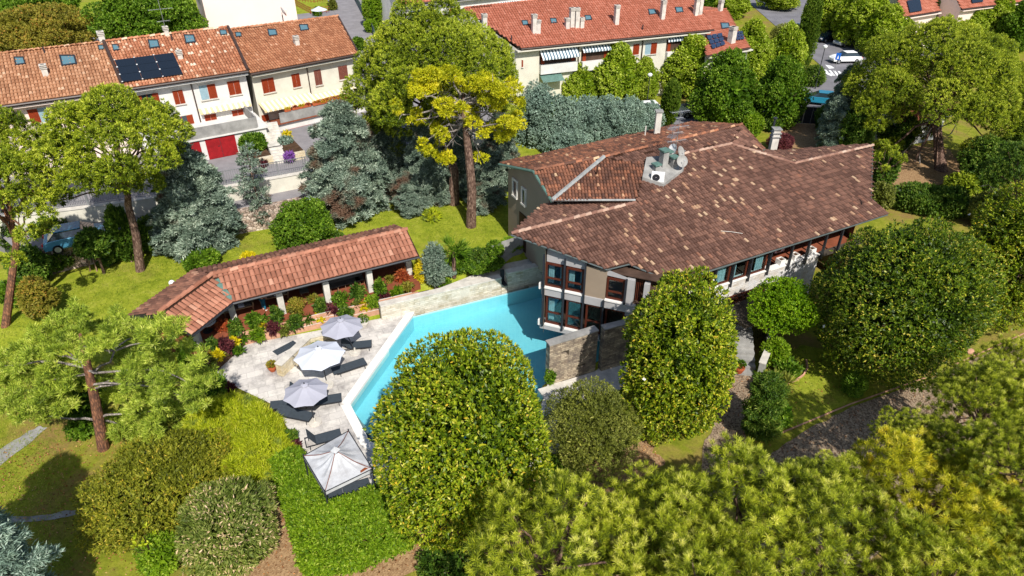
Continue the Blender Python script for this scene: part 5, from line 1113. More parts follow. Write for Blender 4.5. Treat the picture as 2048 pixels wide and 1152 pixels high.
def town():
    # left house
    V, F, rp, rot, _ = gable_house('town_house', 'leftmost terraced house with a faded tiled roof and one half open shutter', (-60, 220), (246, 178), (-60, 115), (208, 85), 10.2, 12.6, ZB, 'town_tile_a', 'pink_render', 31)
    window(F, V, F.rect(57, 216, 99, 245), 'halfr'); 
    for x in (116,): u = F.at(x, 215)[0]; m = MB(); m.tube([F.pt(u, 10, .1), F.pt(u, ZB, .1)], .05, 6); m.build('downpipe', 'brown_gutter', V)
    for q in ((40, 124, 20, 14), (137, 123, 32, 18), (203, 97, 11, 8)): skylight(rect4(*q), rp, V, glass='skylight_glass')
    for x, y in ((92, 150),): chimney(V, rp(x, y), .4, .45, rot=rot)
    q = rp(206, 84); chimney(V, q, .45, .5, rot=rot); q = rp(90, 107); m = MB(); m.tube([q-(0, 0, .1), q+(0, 0, .5)], .06, 6); m.build('vent_pipe', 'dark_metal', V)
    # middle house
    V, F, rp, rot, c4 = gable_house('town_house', 'middle terraced house with black solar panels and mottled roof tiles', (248, 178), (496, 141), (208, 84), (456, 55), 10.3, 12.7, ZB, 'town_tile_b', 'white_render', 32)
    fz = lambda x0, y0, x1, y1: F.rect(x0, y0, x1, y1)
    for r_, k in (((272, 188, 320, 216), 'open'), ((347, 180, 368, 208), 'closed'), ((399, 169, 433, 198), 'half'), ((456, 161, 481, 189), 'closed'), ((341, 232, 388, 255), 'open'), ((410, 228, 434, 250), 'closed'), ((465, 219, 488, 242), 'closed')): window(F, V, fz(*r_), k)
    uA, zA = F.at(398, 224); uB, _ = F.at(500, 209); awning(F, V, uA, uB, zA+.25, .55, .22, 'awning_cream', .16)
    u = F.at(379, 158)[0]; m = MB(); m.tube([F.pt(u, 10.0, .1), F.pt(u, ZB, .12)], .055, 6); m.build('downpipe', 'brown_gutter', V)
    # balcony over the garages
    GD = float((P(440, 315, ZB)-F.a)@F.n); print('GD', GD)
    u0, u1 = F.at(345, 275)[0], F.L+.1; z0b = F.at(440, 268, GD-.1)[1]; m = MB(); F.box(m, u0, u1, z0b-.12, z0b+.0, 0, GD+.2); m.build('balcony_slab', 'white_render', V); m = MB(); F.box(m, u0, u1-.9, z0b+.003, z0b+.9, GD+.0, GD+.12); F.box(m, u1-.9, u1-.8, z0b+.003, z0b+.9, .05, GD-.01); m.build('parapet', 'concrete', V)
    m = MB(); F.box(m, u0, u1-.2, ZB+.0, z0b-.123, 0, GD); m.build('garage_block', 'white_render', V)
    F2 = Facade(F.pt(0, 0, GD+.01)[:2], F.pt(F.L, 0, GD+.01)[:2])
    for x0, y0, x1, y1 in ((413, 272, 472, 317), (375, 284, 404, 325)):
        r_ = F2.rect(x0, y0, x1, y1); m = MB(); F2.box(m, r_[0], r_[1], ZB+.003, r_[3], .0, .05); 
        for k in np.arange(r_[0]+.05, r_[1], .13): F2.box(m, k, k+.1, ZB+.02, r_[3]-.05, .052, .065)
        g_ = m.build('garage_door', 'red_door', V); um = (r_[0]+r_[1])/2; m = MB(); F2.box(m, um-.012, um+.012, ZB+.02, r_[3]-.05, .067, .07); F2.box(m, um-.25, um-.1, ZB+1, ZB+1.04, .067, .1); m.build('handle', 'dark_metal', g_)
    # solar panels: nine slabs
    sp = MB(); cl = MB(); A_, B_, C_, D_ = [np.array(q, float) for q in ((230, 124), (347, 109), (367, 152), (246, 168))]
    n = nrm(rp.n); n = n if n[2] > 0 else -n
    for i in range(3):
        for j in range(3):
            f = lambda a, b: tuple((A_*(1-a)+B_*a)*(1-b)+(D_*(1-a)+C_*a)*b); g_ = .005; q = [rp(*f(i/3+g_*.5, j/3+g_)), rp(*f((i+1)/3-g_*.5, j/3+g_)), rp(*f((i+1)/3-g_*.5, (j+1)/3-g_)), rp(*f(i/3+g_*.5, (j+1)/3-g_))]
            sp = MB(); t_ = [p_+n*.2 for p_ in q]; b_ = [p_+n*.15 for p_ in q]; sp.face(t_ if np.cross(t_[1]-t_[0], t_[2]-t_[1])[2] > 0 else t_[::-1])
            for k in range(4): sp.face([b_[k], b_[(k+1) % 4], t_[(k+1) % 4], t_[k]])
            sp.build('solar_panel', 'solar_panel', V)
            for k in (0, 3): cl.box(q[k]+n*.2, (1, 0, 0), (0, 1, 0), (0, 0, 1), (-.05, .05), (-.03, .03), (0, .05))
    cl.build('panel_clamps', 'white_paint', V)
    for q in ((232, 97, 13, 11), (308, 90, 21, 15), (380, 80, 21, 15), (447, 67, 14, 9)): skylight(rect4(*q), rp, V)
    chimney(V, rp(361, 117), .38, .3, rot=rot); q = rp(345, 82); m = MB(); m.tube([q-(0, 0, .1), q+(0, 0, .55)], .06, 6); m.build('vent_pipe', 'dark_metal', V)
    chimney(V, rp(334, 70), .35, .35, rot=rot)
    mm = MB(); e = c4; mm.tube([e[1]+(0, 0, .08), e[3]+(0, 0, .1)], .14, 6); mm.build('verge', 'brown_gutter', V); mm = MB(); mm.tube([e[0]+(0, 0, .08), e[2]+(0, 0, .1)], .14, 6); mm.build('verge', 'brown_gutter', V)
    q = rp(334, 69); antenna((q[0], q[1], q[2]+.2), 3.0, 'television antenna on the ridge of the middle terraced house', .5, ((.97, 1.0), (.62, 1.9), (.3, 1.0)))
    # right house
    V, F, rp, rot, c4 = gable_house('town_house', 'right terraced house with two cream awnings and flower boxes', (501, 147), (717, 107), (460, 60), (676, 33), 9.9, 12.1, ZB, 'town_tile_c', 'cream_render', 33)
    for r_, k, mt in (((524, 156, 549, 185), 'closed', 'shutter_wood'), ((584, 147, 600, 174), 'closed', 'shutter_wood'), ((629, 139, 643, 170), 'closed', 'old_shutter'), ((677, 131, 695, 158), 'closed', 'old_shutter'), ((575, 222, 607, 246), 'glass', '')): window(F, V, F.rect(*r_), k, mt)
    for x0, x1, y in ((515, 620, 196), (623, 715, 180)):
        uA, zA = F.at(x0, y+5); uB = F.at(x1, y-8)[0]; awning(F, V, uA, min(uB, F.L), F.at((x0+x1)/2, y+2)[1]+.1, 1.25, .4, 'awning_cream', .2)
    u = F.at(613, 137)[0]; m = MB(); m.tube([F.pt(u, 9.7, .1), F.pt(u, ZB, .12)], .055, 6); m.build('downpipe', 'brown_gutter', V)
    zb_ = F.at(560, 246, 1.3)[1]; m = MB(); F.box(m, .8, F.L, zb_-.12, zb_, 0, 1.45); m.build('balcony_slab', 'terracotta', V); m = MB(); F.box(m, 1.3, F.L, zb_+.003, zb_+.9, 1.3, 1.42); m.build('parapet', 'concrete', V)
    m = MB(); F.box(m, 1.0, F.L-.1, ZB, zb_-.123, 0, 1.2); m.build('garage_block', 'white_render', V)
    F2 = Facade(F.pt(0, 0, 1.21)[:2], F.pt(F.L, 0, 1.21)[:2]); r_ = F2.rect(572, 256, 625, 290); m = MB(); F2.box(m, r_[0], r_[1], ZB+.003, r_[3], 0, .05); m.build('garage_door', 'red_door', V)
    r_ = F.rect(525, 229, 539, 256); m = MB(); F.box(m, r_[0], r_[1], zb_+.003, r_[3], 0, .05); m.build('door', 'shutter_wood', V)
    for q in ((477, 71, 12, 8), (545, 67, 18, 12), (608, 57, 18, 11)): skylight(rect4(*q, sk=-.12), rp, V)
    chimney(V, rp(594, 90), .4, .45, rot=rot); q = rp(567, 45); m = MB(); m.tube([q-(0, 0, .2), q+(0, 0, .7)], .05, 6); m.build('vent_pipe', 'dark_metal', V)
    dish((q[0], q[1], q[2]), 2.2, .4, .45, 'satellite dish on the ridge of the right terraced house')
    m = MB(); m.tube([c4[1]+(0, 0, .05), c4[3]+(0, 0, .05)], .1, 6); m.build('verge', 'brown_gutter', V)
    for i, (x, y) in enumerate(((578, 236), (593, 232), (606, 229), (618, 226))):
        u, _ = F.at(x, y, 1.36); t = thing('flower_box', ('first', 'second', 'third', 'fourth')[i]+' terracotta flower box from the left on the right terraced house balcony', 'flower box', tuple(F.pt(u, zb_+.91, 1.36)), rot, group='flower boxes on the balcony'); m = local(); m.bx(-.3, .3, -.1, .1, 0, .2); m.build('box', 'terracotta_pot', t)
        rng = np.random.default_rng(i+90); Pt, D, T = shell(60, .28, .12, .12, rng, .24, 6); blades('plant', Pt, D, T, 5, .09, .05, .5, 'leaf_red' if i % 2 else 'leaf_yellow', t, rng)
    # flower trough
    u0, _ = F.at(627, 222, 1.36); u1 = F.at(700, 207, 1.36)[0]; t = thing('flower_trough', 'long trough full of red and yellow flowers under the second awning', 'flower box', tuple(F.pt((u0+u1)/2, zb_+.91, 1.36)), rot); L = (u1-u0)/2; m = local(); m.bx(-L, L, -.14, .14, 0, .22); m.build('box', 'terracotta_pot', t)
    rng = np.random.default_rng(95); Pt, D, T = shell(500, L, .2, .16, rng, .26, 30); blades('flowers', Pt, D, T, 5, .09, .06, .5, 'leaf_red', t, rng); blades('leaves', Pt[::2], D[::2], T[::2], 5, .1, .05, .5, 'leaf_yellow', t, rng)
    # stairs from the street up to the doors
    s = thing('entry_stairs', 'two flights of pale steps climbing to the terraced houses', 'stairs', (*V2(556, 320, 3.4), 3.4)); m = MB()
    a_, b_ = P(552, 328, 4.51), P(573, 323, 4.51)
    d = P(535, 252, 6.2)-P(560, 326, 4.5); d = nrm(d[:2]); sd = np.array([d[1], -d[0]])
    for k in range(6): m.box((*P(562, 326, 4.5)[:2], 0), (*sd, 0), (*d, 0), (0, 0, 1), (-.55, .55), (k*.34, k*.34+.4), (4.4, 4.62+k*.12))
    m.build('lower_flight', 'light_stone', s); m = MB(); q = P(545, 285, 5.2)
    m.box((*q[:2], 0), (*sd, 0), (*d, 0), (0, 0, 1), (-.5, .5), (-1.2, .4), (4.4, 5.22))
    for k in range(6): m.box((*q[:2], 0), (*sd, 0), (*d, 0), (0, 0, 1), (-.9, .9), (.42+k*.3, .42+k*.3+.35), (4.4, 5.4+k*.16))
    m.build('upper_flight', 'light_stone', s)
    for x0, x1, nm in ((515, 548, 'left'), (578, 612, 'right')):
        t = thing('garden_plot', f'raised planted plot {nm} of the pale entry steps', 'planter', (*V2((x0+x1)/2, 320, 4.5), 4.5)); a_, b_ = P(x0, 333-(x0-515)*.15, 4.5), P(x1, 326-(x0-515)*.15, 4.5); u = nrm((b_-a_)[:2]); L = np.linalg.norm((b_-a_)[:2]); n = np.array([-u[1], u[0]])
        m = MB(); m.box((*a_[:2], 0), (*u, 0), (*n, 0), (0, 0, 1), (0, L), (0, .2), (4.4, 5.15)); m.build('kerb', 'cream_stone', t); m = MB(); m.box((*a_[:2], 0), (*u, 0), (*n, 0), (0, 0, 1), (0, L), (.2, 4.2), (4.4, 5.1)); m.build('soil', 'dark_soil', t)
town()
def pink_house():
    a_, b_ = P(418, 60, 6.0), P(596, 42, 6.0); u = nrm((b_-a_)[:2]); n = np.array([-u[1], u[0]]); V = thing('pink_house', 'tall pale pink house behind the terraced roofs', 'house', (a_[0], a_[1], 4.5)); m = MB(); L = float(np.linalg.norm((b_-a_)[:2]))
    m.box((*a_[:2], 0), (*u, 0), (*n, 0), (0, 0, 1), (0, L), (0, 9), (4.4, 12.8)); m.build('wall', 'pink_render', V)
    m = MB(); m.box((*a_[:2], 0), (*u, 0), (*n, 0), (0, 0, 1), (-.6, L+.4), (-.4, 9.4), (12.803, 12.95)); m.build('roof', 'orange_tile', V)
pink_house()
def row_house():
    V, F, rp, rot, c4 = gable_house('row_house', 'long terrace with a bright orange roof, white chimneys and striped awnings', (1042, 97), (1428, 59), (928, 17), (1372, -30), 8.0, 11.0, .5, 'row_tile', 'cream_render', 41, .9, tw=.3, tl=.45)
    for r_, k in (((1266, 88, 1278, 109), 'closed'), ((1290, 86, 1313, 108), 'half'), ((1043, 120, 1046, 134), 'closed')): window(F, V, F.rect(*r_), k)
    for x0, x1, y, dr, out in ((1079, 1153, 100, .75, 1.0), (1163, 1218, 95, .35, .6), (1334, 1400, 76, .25, .4)):
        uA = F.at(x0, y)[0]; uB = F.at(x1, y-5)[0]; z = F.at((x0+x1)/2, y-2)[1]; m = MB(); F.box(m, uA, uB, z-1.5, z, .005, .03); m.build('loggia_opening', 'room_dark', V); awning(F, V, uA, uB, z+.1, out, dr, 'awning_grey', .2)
        m = MB(); F.box(m, uA, uB, z-2.5, z-1.5, .0, .5); m.build('balcony', 'white_render', V)
        m = MB(); F.box(m, uA+.2, uA+.6, z-1.49, z-.1, .04, .07); m.build('shutter', 'shutter_wood', V); m = MB(); F.box(m, uB-.6, uB-.2, z-1.49, z-.1, .04, .07); m.build('shutter', 'shutter_wood', V)
    for x in (1157, 1284): u = F.at(x, 95)[0]; m = MB(); m.tube([F.pt(u, 7.8, .1), F.pt(u, .5, .12)], .07, 6); m.build('downpipe', 'brown_gutter', V)
    for q in ((1050, 47, 12, 9), (1107, 43, 13, 9), (1176, 37, 13, 9), (1304, 25, 15, 10), (1358, 21, 15, 10)): skylight(rect4(*q, sk=-.1), rp, V)
    for x, y, h, w in ((1068, 66, 1.6, .5), (1076, 66, 1.0, .45), (1143, 54, 1.7, .5), (1153, 54, 1.7, .5), (1134, 56, .7, .45), (1163, 55, .7, .45), (1232, 48, 1.7, .5), (1324, 38, 1.7, .5), (1391, 30, 1.5, .5), (1399, 28, 1.9, .45), (969, 52, .9, .5)): chimney(V, rp(x, y), w, h, rot=rot)
    for x, y in ((1023, 82), (1285, 60)): q = rp(x, y); m = MB(); m.tube([q-(0, 0, .2), q+(0, 0, .6)], .07, 6); m.build('vent_pipe', 'dark_metal', V)
    # green glass canopy low down
    r_ = F.rect(1078, 150, 1120, 165); m = MB(); a_, b_ = F.pt(r_[0], r_[3]+.2, .1), F.pt(r_[1], r_[3]+.2, .1); m.face([a_, F.pt(r_[0], r_[3]-.4, 1.3), F.pt(r_[1], r_[3]-.4, 1.3), b_]); m.build('canopy', 'green_copper', V)
    # lower end house with solar cells
    V, F, rp, rot, c4 = gable_house('end_house', 'lower orange roofed end house with solar panels beyond the long terrace', (1412, 112), (1500, 95), (1405, 24), (1452, 19), 6.2, 8.2, .5, 'row_tile', 'cream_render', 45, .8, tw=.3, tl=.45)
    n = nrm(rp.n); n = n if n[2] > 0 else -n
    for (A_, B_, C_, D_) in ((((1411, 74), (1443, 69), (1450, 93), (1424, 102))), (((1469, 66), (1484, 65), (1488, 82), (1472, 84)))):
        A_, B_, C_, D_ = (np.array(k, float) for k in (A_, B_, C_, D_))
        for i in range(3):
            for j in range(3):
                f = lambda a, b: tuple((A_*(1-a)+B_*a)*(1-b)+(D_*(1-a)+C_*a)*b); q = [rp(*f(i/3+.02, j/3+.02)), rp(*f((i+1)/3-.02, j/3+.02)), rp(*f((i+1)/3-.02, (j+1)/3-.02)), rp(*f(i/3+.02, (j+1)/3-.02))]; t_ = [p_+n*.25 for p_ in q]; sp = MB(); sp.face(t_ if np.cross(t_[1]-t_[0], t_[2]-t_[1])[2] > 0 else t_[::-1]); sp.build('solar_panel', 'solar_cell', V)
    skylight(rect4(1450, 53, 17, 10), rp, V); chimney(V, rp(1462, 86), .7, 1.5, rot=rot); chimney(V, rp(1440, 22), .5, 1.0, rot=rot)
    # house behind, only its lower front shows
    V, F, rp, rot, c4 = gable_house('rear_house', 'white house with orange eaves and small striped awnings behind the long terrace', (800, 10), (1190, -32), (760, -50), (1150, -90), 8.5, 11.5, .5, 'row_tile', 'white_render', 47, .8, tw=.4, tl=.6)
    for r_, k in (((865, 19, 880, 30), 'halfr'), ((897, 16, 920, 30), 'open'), ((1090, 4, 1104, 18), 'half'), ((1124, -2, 1137, 16), 'closed'), ((944, 12, 957, 22), 'closed'), ((1058, 5, 1068, 22), 'closed')): window(F, V, F.rect(*r_), k)
    for x0, x1, y in ((815, 857, 17), (998, 1036, 4), (1047, 1083, 0)):
        uA = F.at(x0, y)[0]; uB = F.at(x1, y-3)[0]; z = F.at((x0+x1)/2, y)[1]; m = MB(); F.box(m, uA+.2, uB-.2, z-1.6, z, .005, .03); m.build('window', 'dark_glass', V); awning(F, V, uA, uB, z+.1, .5, .2, 'awning_grey', .2)
    # roofs glimpsed at the far right
    for i, (EL, ER, RL, RR_, zz, lab) in enumerate((((1806, 34), (1880, 22), (1790, -20), (1860, -30), 6, 'orange roof with solar panels at the far top right'), ((1925, 18), (2075, 0), (1900, -30), (2060, -50), 6, 'pinkish far house between lime trees at the top right'))):
        V, F, rp, rot, c4 = gable_house('far_house', lab, EL, ER, RL, RR_, zz, zz+2.3, .2, 'row_tile', 'pink_render', 60+i, .7, tw=.45, tl=.7)
        q = [rp(*k) for k in (((1812, 4), (1838, 0), (1842, 24), (1818, 28)) if i == 0 else ((1940, -2), (1960, -5), (1965, 6), (1943, 9)))]; n = nrm(rp.n); n = n if n[2] > 0 else -n; m = MB(); t_ = [p_+n*.25 for p_ in q]; m.face(t_ if np.cross(t_[1]-t_[0], t_[2]-t_[1])[2] > 0 else t_[::-1]); m.build('solar_panel', 'solar_panel', V)
    V, F, rp, rot, c4 = gable_house('garden_house', 'small orange roofed house glimpsed under the large right pine', (1800, 250), (1905, 226), (1785, 205), (1880, 185), 3.4, 5.0, .5, 'row_tile', 'white_render', 64, .6, tw=.3, tl=.45)
row_house()

# ================================================================== STREETS, CARS, GATE
Z5 = .52
sheet('street', [V2(*q, Z5) for q in ((1480, -60), (1560, -60), (1760, 120), (1740, 175), (1660, 222), (1560, 215), (1560, 240), (1180, 280), (1180, 225), (1560, 190), (1640, 130))], 'asphalt_street', 0, z=.56)
sheet('parking_road', [V2(*q, Z5) for q in ((1640, 130), (1480, -10), (1520, -60), (2300, -60), (2300, 60), (1760, 130))], 'asphalt_street', 0, z=.552)
sheet('driveway', wobble([V2(*q, Z5) for q in ((1560, 246), (1680, 246), (1720, 275), (1900, 300), (1950, 360), (1800, 380), (1700, 320), (1560, 290))], 5, .3), 'earth', 0, z=.556)
sheet('side_road', [V2(*q, 4.5) for q in ((655, -60), (735, -60), (752, 70), (748, 90), (690, 90), (672, 30), (655, 0))], 'asphalt', 0, z=4.52)
def ztri(name, pts, z): sheet(name, [V2(*q, Z5) for q in pts], 'white_paint', 0, z=z)
ztri('road_marking', ((1650, 130), (1662, 132), (1669, 137), (1658, 138)), .565); ztri('road_marking', ((1652, 144), (1668, 150), (1662, 153), (1649, 147)), .566)
for k in range(5): ztri('road_marking', ((1648+k*9, 140+k*1), (1652+k*9, 140+k*1), (1662+k*9, 151+k*1), (1656+k*9, 151+k)), .57+k*.001)
def car(loc, rot, label, mat, group='parked cars'):
    r = thing('parked_car', label, 'car', loc, rot, group=group); m = local()
    prof = [(-2.05, .3), (-2.1, .62), (-2.0, .88), (-1.55, .96), (-1.15, .98), (-.95, .99), (1.0, 1.0), (1.75, .86), (2.05, .62), (2.08, .34)]
    def body(prof, w0, w1, mb, inset=.08):
        n = len(prof)
        for s in (-1, 1): mb.face([(x, s*(w0-(inset if z > .8 else 0)), z) for x, z in (prof if s < 0 else prof[::-1])])
        for i in range(n):
            (x0, z0), (x1, z1) = prof[i], prof[(i+1) % n]; a_ = w0-(inset if z0 > .8 else 0); b_ = w0-(inset if z1 > .8 else 0); mb.face([(x0, -a_, z0), (x0, a_, z0), (x1, b_, z1), (x1, -b_, z1)])
    body(prof, .88, 0, m); m.build('body', mat, r, bevel=.05)
    m = local(); cab = [(-1.75, .95), (-1.3, 1.36), (-.2, 1.45), (.35, 1.38), (1.05, .99)]; lo, hi = .78, .62
    for i in range(len(cab)-1):
        (x0, z0), (x1, z1) = cab[i], cab[i+1]; a_ = lo if z0 < 1.1 else hi; b_ = lo if z1 < 1.1 else hi; m.face([(x0, -a_, z0), (x0, a_, z0), (x1, b_, z1), (x1, -b_, z1)])
    for s in (-1, 1): m.face([(x, s*(lo if z < 1.1 else hi), z) for x, z in cab][::s])
    m.build('windows', 'dark_glass', r); m = local(); m.prism([(-1.28, -.6), (.33, -.6), (.33, .6), (-1.28, .6)], 1.42, 1.475); m.build('roof', mat, r, bevel=.03)
    for sx in (-1.3, 1.3):
        for sy in (-1, 1):
            m = local(); m.tube([(sx, sy*.72, .32), (sx, sy*.9, .32)], .32, 16); w = m.build('wheel', 'tyre', r); m = local(); m.tube([(sx, sy*.9, .32), (sx, sy*.915, .32)], .2, 12); m.build('rim', 'steel', w)
    for sy in (-1, 1): m = local(); m.bx(-2.12, -2.03, sy*.68-.14, sy*.68+.14, .68, .84); m.build('tail_light', 'lamp_red', r); m = local(); m.bx(2.0, 2.1, sy*.62-.16, sy*.62+.16, .6, .74); m.build('headlight', 'globe', r)
    return r
for px, py, z, rot, mat, lab in ((158, 475, 3.3, 28, 'car_blue', 'pale blue car parked in the lane behind the garden wall, under the pines'), (1386, 222, Z5, 200, 'car_silver', 'silver car seen between the cypress and the lime trees'), (1510, 198, Z5, 120, 'car_red', 'red car glimpsed between two lime trees'),
                                 (1640, 200, Z5, 160, 'car_teal', 'teal car parked just beyond the dark gate'), (1690, 118, Z5, 185, 'white_paint', 'white car at the junction by the road markings'), (1695, 85, Z5, 200, 'car_silver', 'silver car in the shade of the street trees'), (1655, 76, Z5, 205, 'car_dark', 'dark car shaded under the street trees'),
                                 (1600, 60, Z5, 95, 'car_blue', 'light blue car beside the tall cypress'), (1950, 8, Z5, 10, 'car_silver', 'silver car at the very top right'), (1290, 222, Z5, 190, 'white_paint', 'white car mostly hidden behind the blue conifer hedge')):
    p = P(px, py, z+.5); car((p[0], p[1], z+.06 if z < 1 else z), R_(rot), lab, mat)
def gate():
    a_, b_ = P(1572, 247, Z5), P(1634, 250, Z5); u = nrm((b_-a_)[:2]); L = float(np.linalg.norm((b_-a_)[:2])); n = np.array([-u[1], u[0]]); g_ = thing('entrance_gate', 'dark double leaf metal gate at the end of the earth drive', 'gate', (a_[0], a_[1], Z5))
    for k in range(2):
        m = MB(); m.box((*a_[:2], 0), (*u, 0), (*n, 0), (0, 0, 1), (k*L/2+.05, (k+1)*L/2-.03), (0, .05), (.65, 2.5)); m.build('leaf_panel', 'dark_metal', g_)
        m = MB()
        for q in (k*L/2+.02, k*L/2+L/4, (k+1)*L/2-.06): m.box((*a_[:2], 0), (*u, 0), (*n, 0), (0, 0, 1), (q, q+.05), (-.04, 0), (.6, 2.56))
        m.box((*a_[:2], 0), (*u, 0), (*n, 0), (0, 0, 1), (k*L/2+.02, (k+1)*L/2), (-.04, 0.05), (2.565, 2.62)); m.build('frame', 'steel', g_)
    for k, o in enumerate((-.5, L+.05)):
        t = thing('gate_pier', ('left' if k == 0 else 'right')+' pale stone pier of the dark gate', 'pier', (a_[0]+u[0]*o, a_[1]+u[1]*o, Z5)); m = MB(); m.box((*a_[:2], 0), (*u, 0), (*n, 0), (0, 0, 1), (o, o+.45), (-.2, .25), (.5, 2.7)); m.build('pier', 'cream_stone', t); m = MB(); m.box((*a_[:2], 0), (*u, 0), (*n, 0), (0, 0, 1), (o-.05, o+.5), (-.25, .3), (2.703, 2.8)); m.build('cap', 'light_stone', t)
gate()
def lamp(px, py, z, h, label, two=False):
    p = P(px, py, z); r = thing('street_lamp', label, 'street lamp', (p[0], p[1], z), group='street lamps'); m = local(); m.tube([(0, 0, 0), (0, 0, h)], [.07, .045], 8); m.build('pole', 'dark_metal', r); m = local(); m.lathe((0, 0, h), [(.05, 0), (.24, .12), (.28, .3), (.1, .42), (0, .45)], 12); m.build('lantern', 'globe', r)
lamp(1630, 178, Z5, 5.0, 'tall street lamp standing by the round bush near the junction'); lamp(1293, 215, Z5, 3.6, 'small street lamp with a pale lantern above the blue conifer hedge')
p = P(1667, 150, Z5); t = thing('road_sign', 'blue rectangular road sign on a pole at the junction', 'sign', (p[0], p[1], Z5), -.3); m = local(); m.tube([(0, 0, 0), (0, 0, 2.9)], .035, 6); m.build('pole', 'steel', t); m = local(); m.bx(-.3, .3, -.06, -.04, 2.0, 2.9); m.build('plate', 'sign_blue', t); m = local(); m.face([(-.12, -.062, 2.15), (.12, -.062, 2.15), (0, -.062, 2.6)]); m.build('symbol', 'white_paint', t)
# fence along the side road, back-garden railings
def line_fence(name, label, pts, h, mat, step=.6, n=3):
    f = thing(name, label, 'fence', tuple(pts[0])); r = MB(); pl = MB()
    for p, q in zip(pts[:-1], pts[1:]):
        p, q = np.array(p), np.array(q); L = np.linalg.norm(q-p); d = (q-p)/L; s = nrm(np.array([-d[1], d[0], 0]))
        for k in range(n): r.box(p, d, s, (0, 0, 1), (0, L), (-.02, .02), (h*(k+.6)/n, h*(k+.6)/n+.05))
        for x in np.arange(0, L, step): pl = MB(); pl.box(p, d, s, (0, 0, 1), (x, x+.05), (-.03, .03), (0, h)); pl.build('post', mat, f)
    r.build('rail', mat, f)
def panel_fence():
    pts = [P(707, -5, 4.5), P(750, 76, 4.5)]; f = thing('mesh_fence', 'green screened fence beside the sloping side road', 'fence', tuple(pts[0])); m = MB(); d = nrm(pts[1]-pts[0]); L = np.linalg.norm(pts[1]-pts[0]); s = np.array([-d[1], d[0], 0]); m.box(pts[0], d, s, (0, 0, 1), (0, L), (-.02, .02), (.1, 1.3)); m.build('screen', 'green_copper', f)
    for x in np.arange(0, L, 2): m = MB(); m.box(pts[0], d, s, (0, 0, 1), (x, x+.06), (-.05, .05), (0, 1.45)); m.build('post', 'dark_metal', f)
panel_fence()
line_fence('garden_railing', 'rust red garden railing behind the right terraced house', [P(592, 12, 4.5), P(622, 28, 4.5), P(660, 25, 4.5)], 1.0, 'rail_red'); line_fence('garden_railing', 'upper rust red railing of the back garden near the side road', [P(594, 2, 4.5), P(630, 6, 4.5), P(655, 0, 4.5)], 1.0, 'rail_red')
p = P(640, 33, 5.5); t = thing('garden_umbrella', 'small white sunshade in the back garden of the right terraced house', 'parasol', (p[0], p[1], 4.5)); m = local(); m.lathe((0, 0, 1.9), [(1.2, 0), (.02, .5)], 8); m.build('canopy', 'parasol_white', t); m = local(); m.tube([(0, 0, 0), (0, 0, 2.3)], .03, 6); m.build('pole', 'steel', t)
# stakes propping the young tree
def stakes():
    g_ = G(190, 520); t = thing('tree_stakes', 'three pale wooden poles propping a young tree on the left lawn', 'tree support', g_)
    for x, y in ((180, 543), (194, 543), (206, 541)): q = G(x, y); m = MB(); m.tube([(q[0], q[1], q[2]-.05), (g_[0], g_[1]+.2, g_[2]+2.4)], .05, 6); m.build('pole', 'weathered_wood', t)
    return g_
STK = stakes()

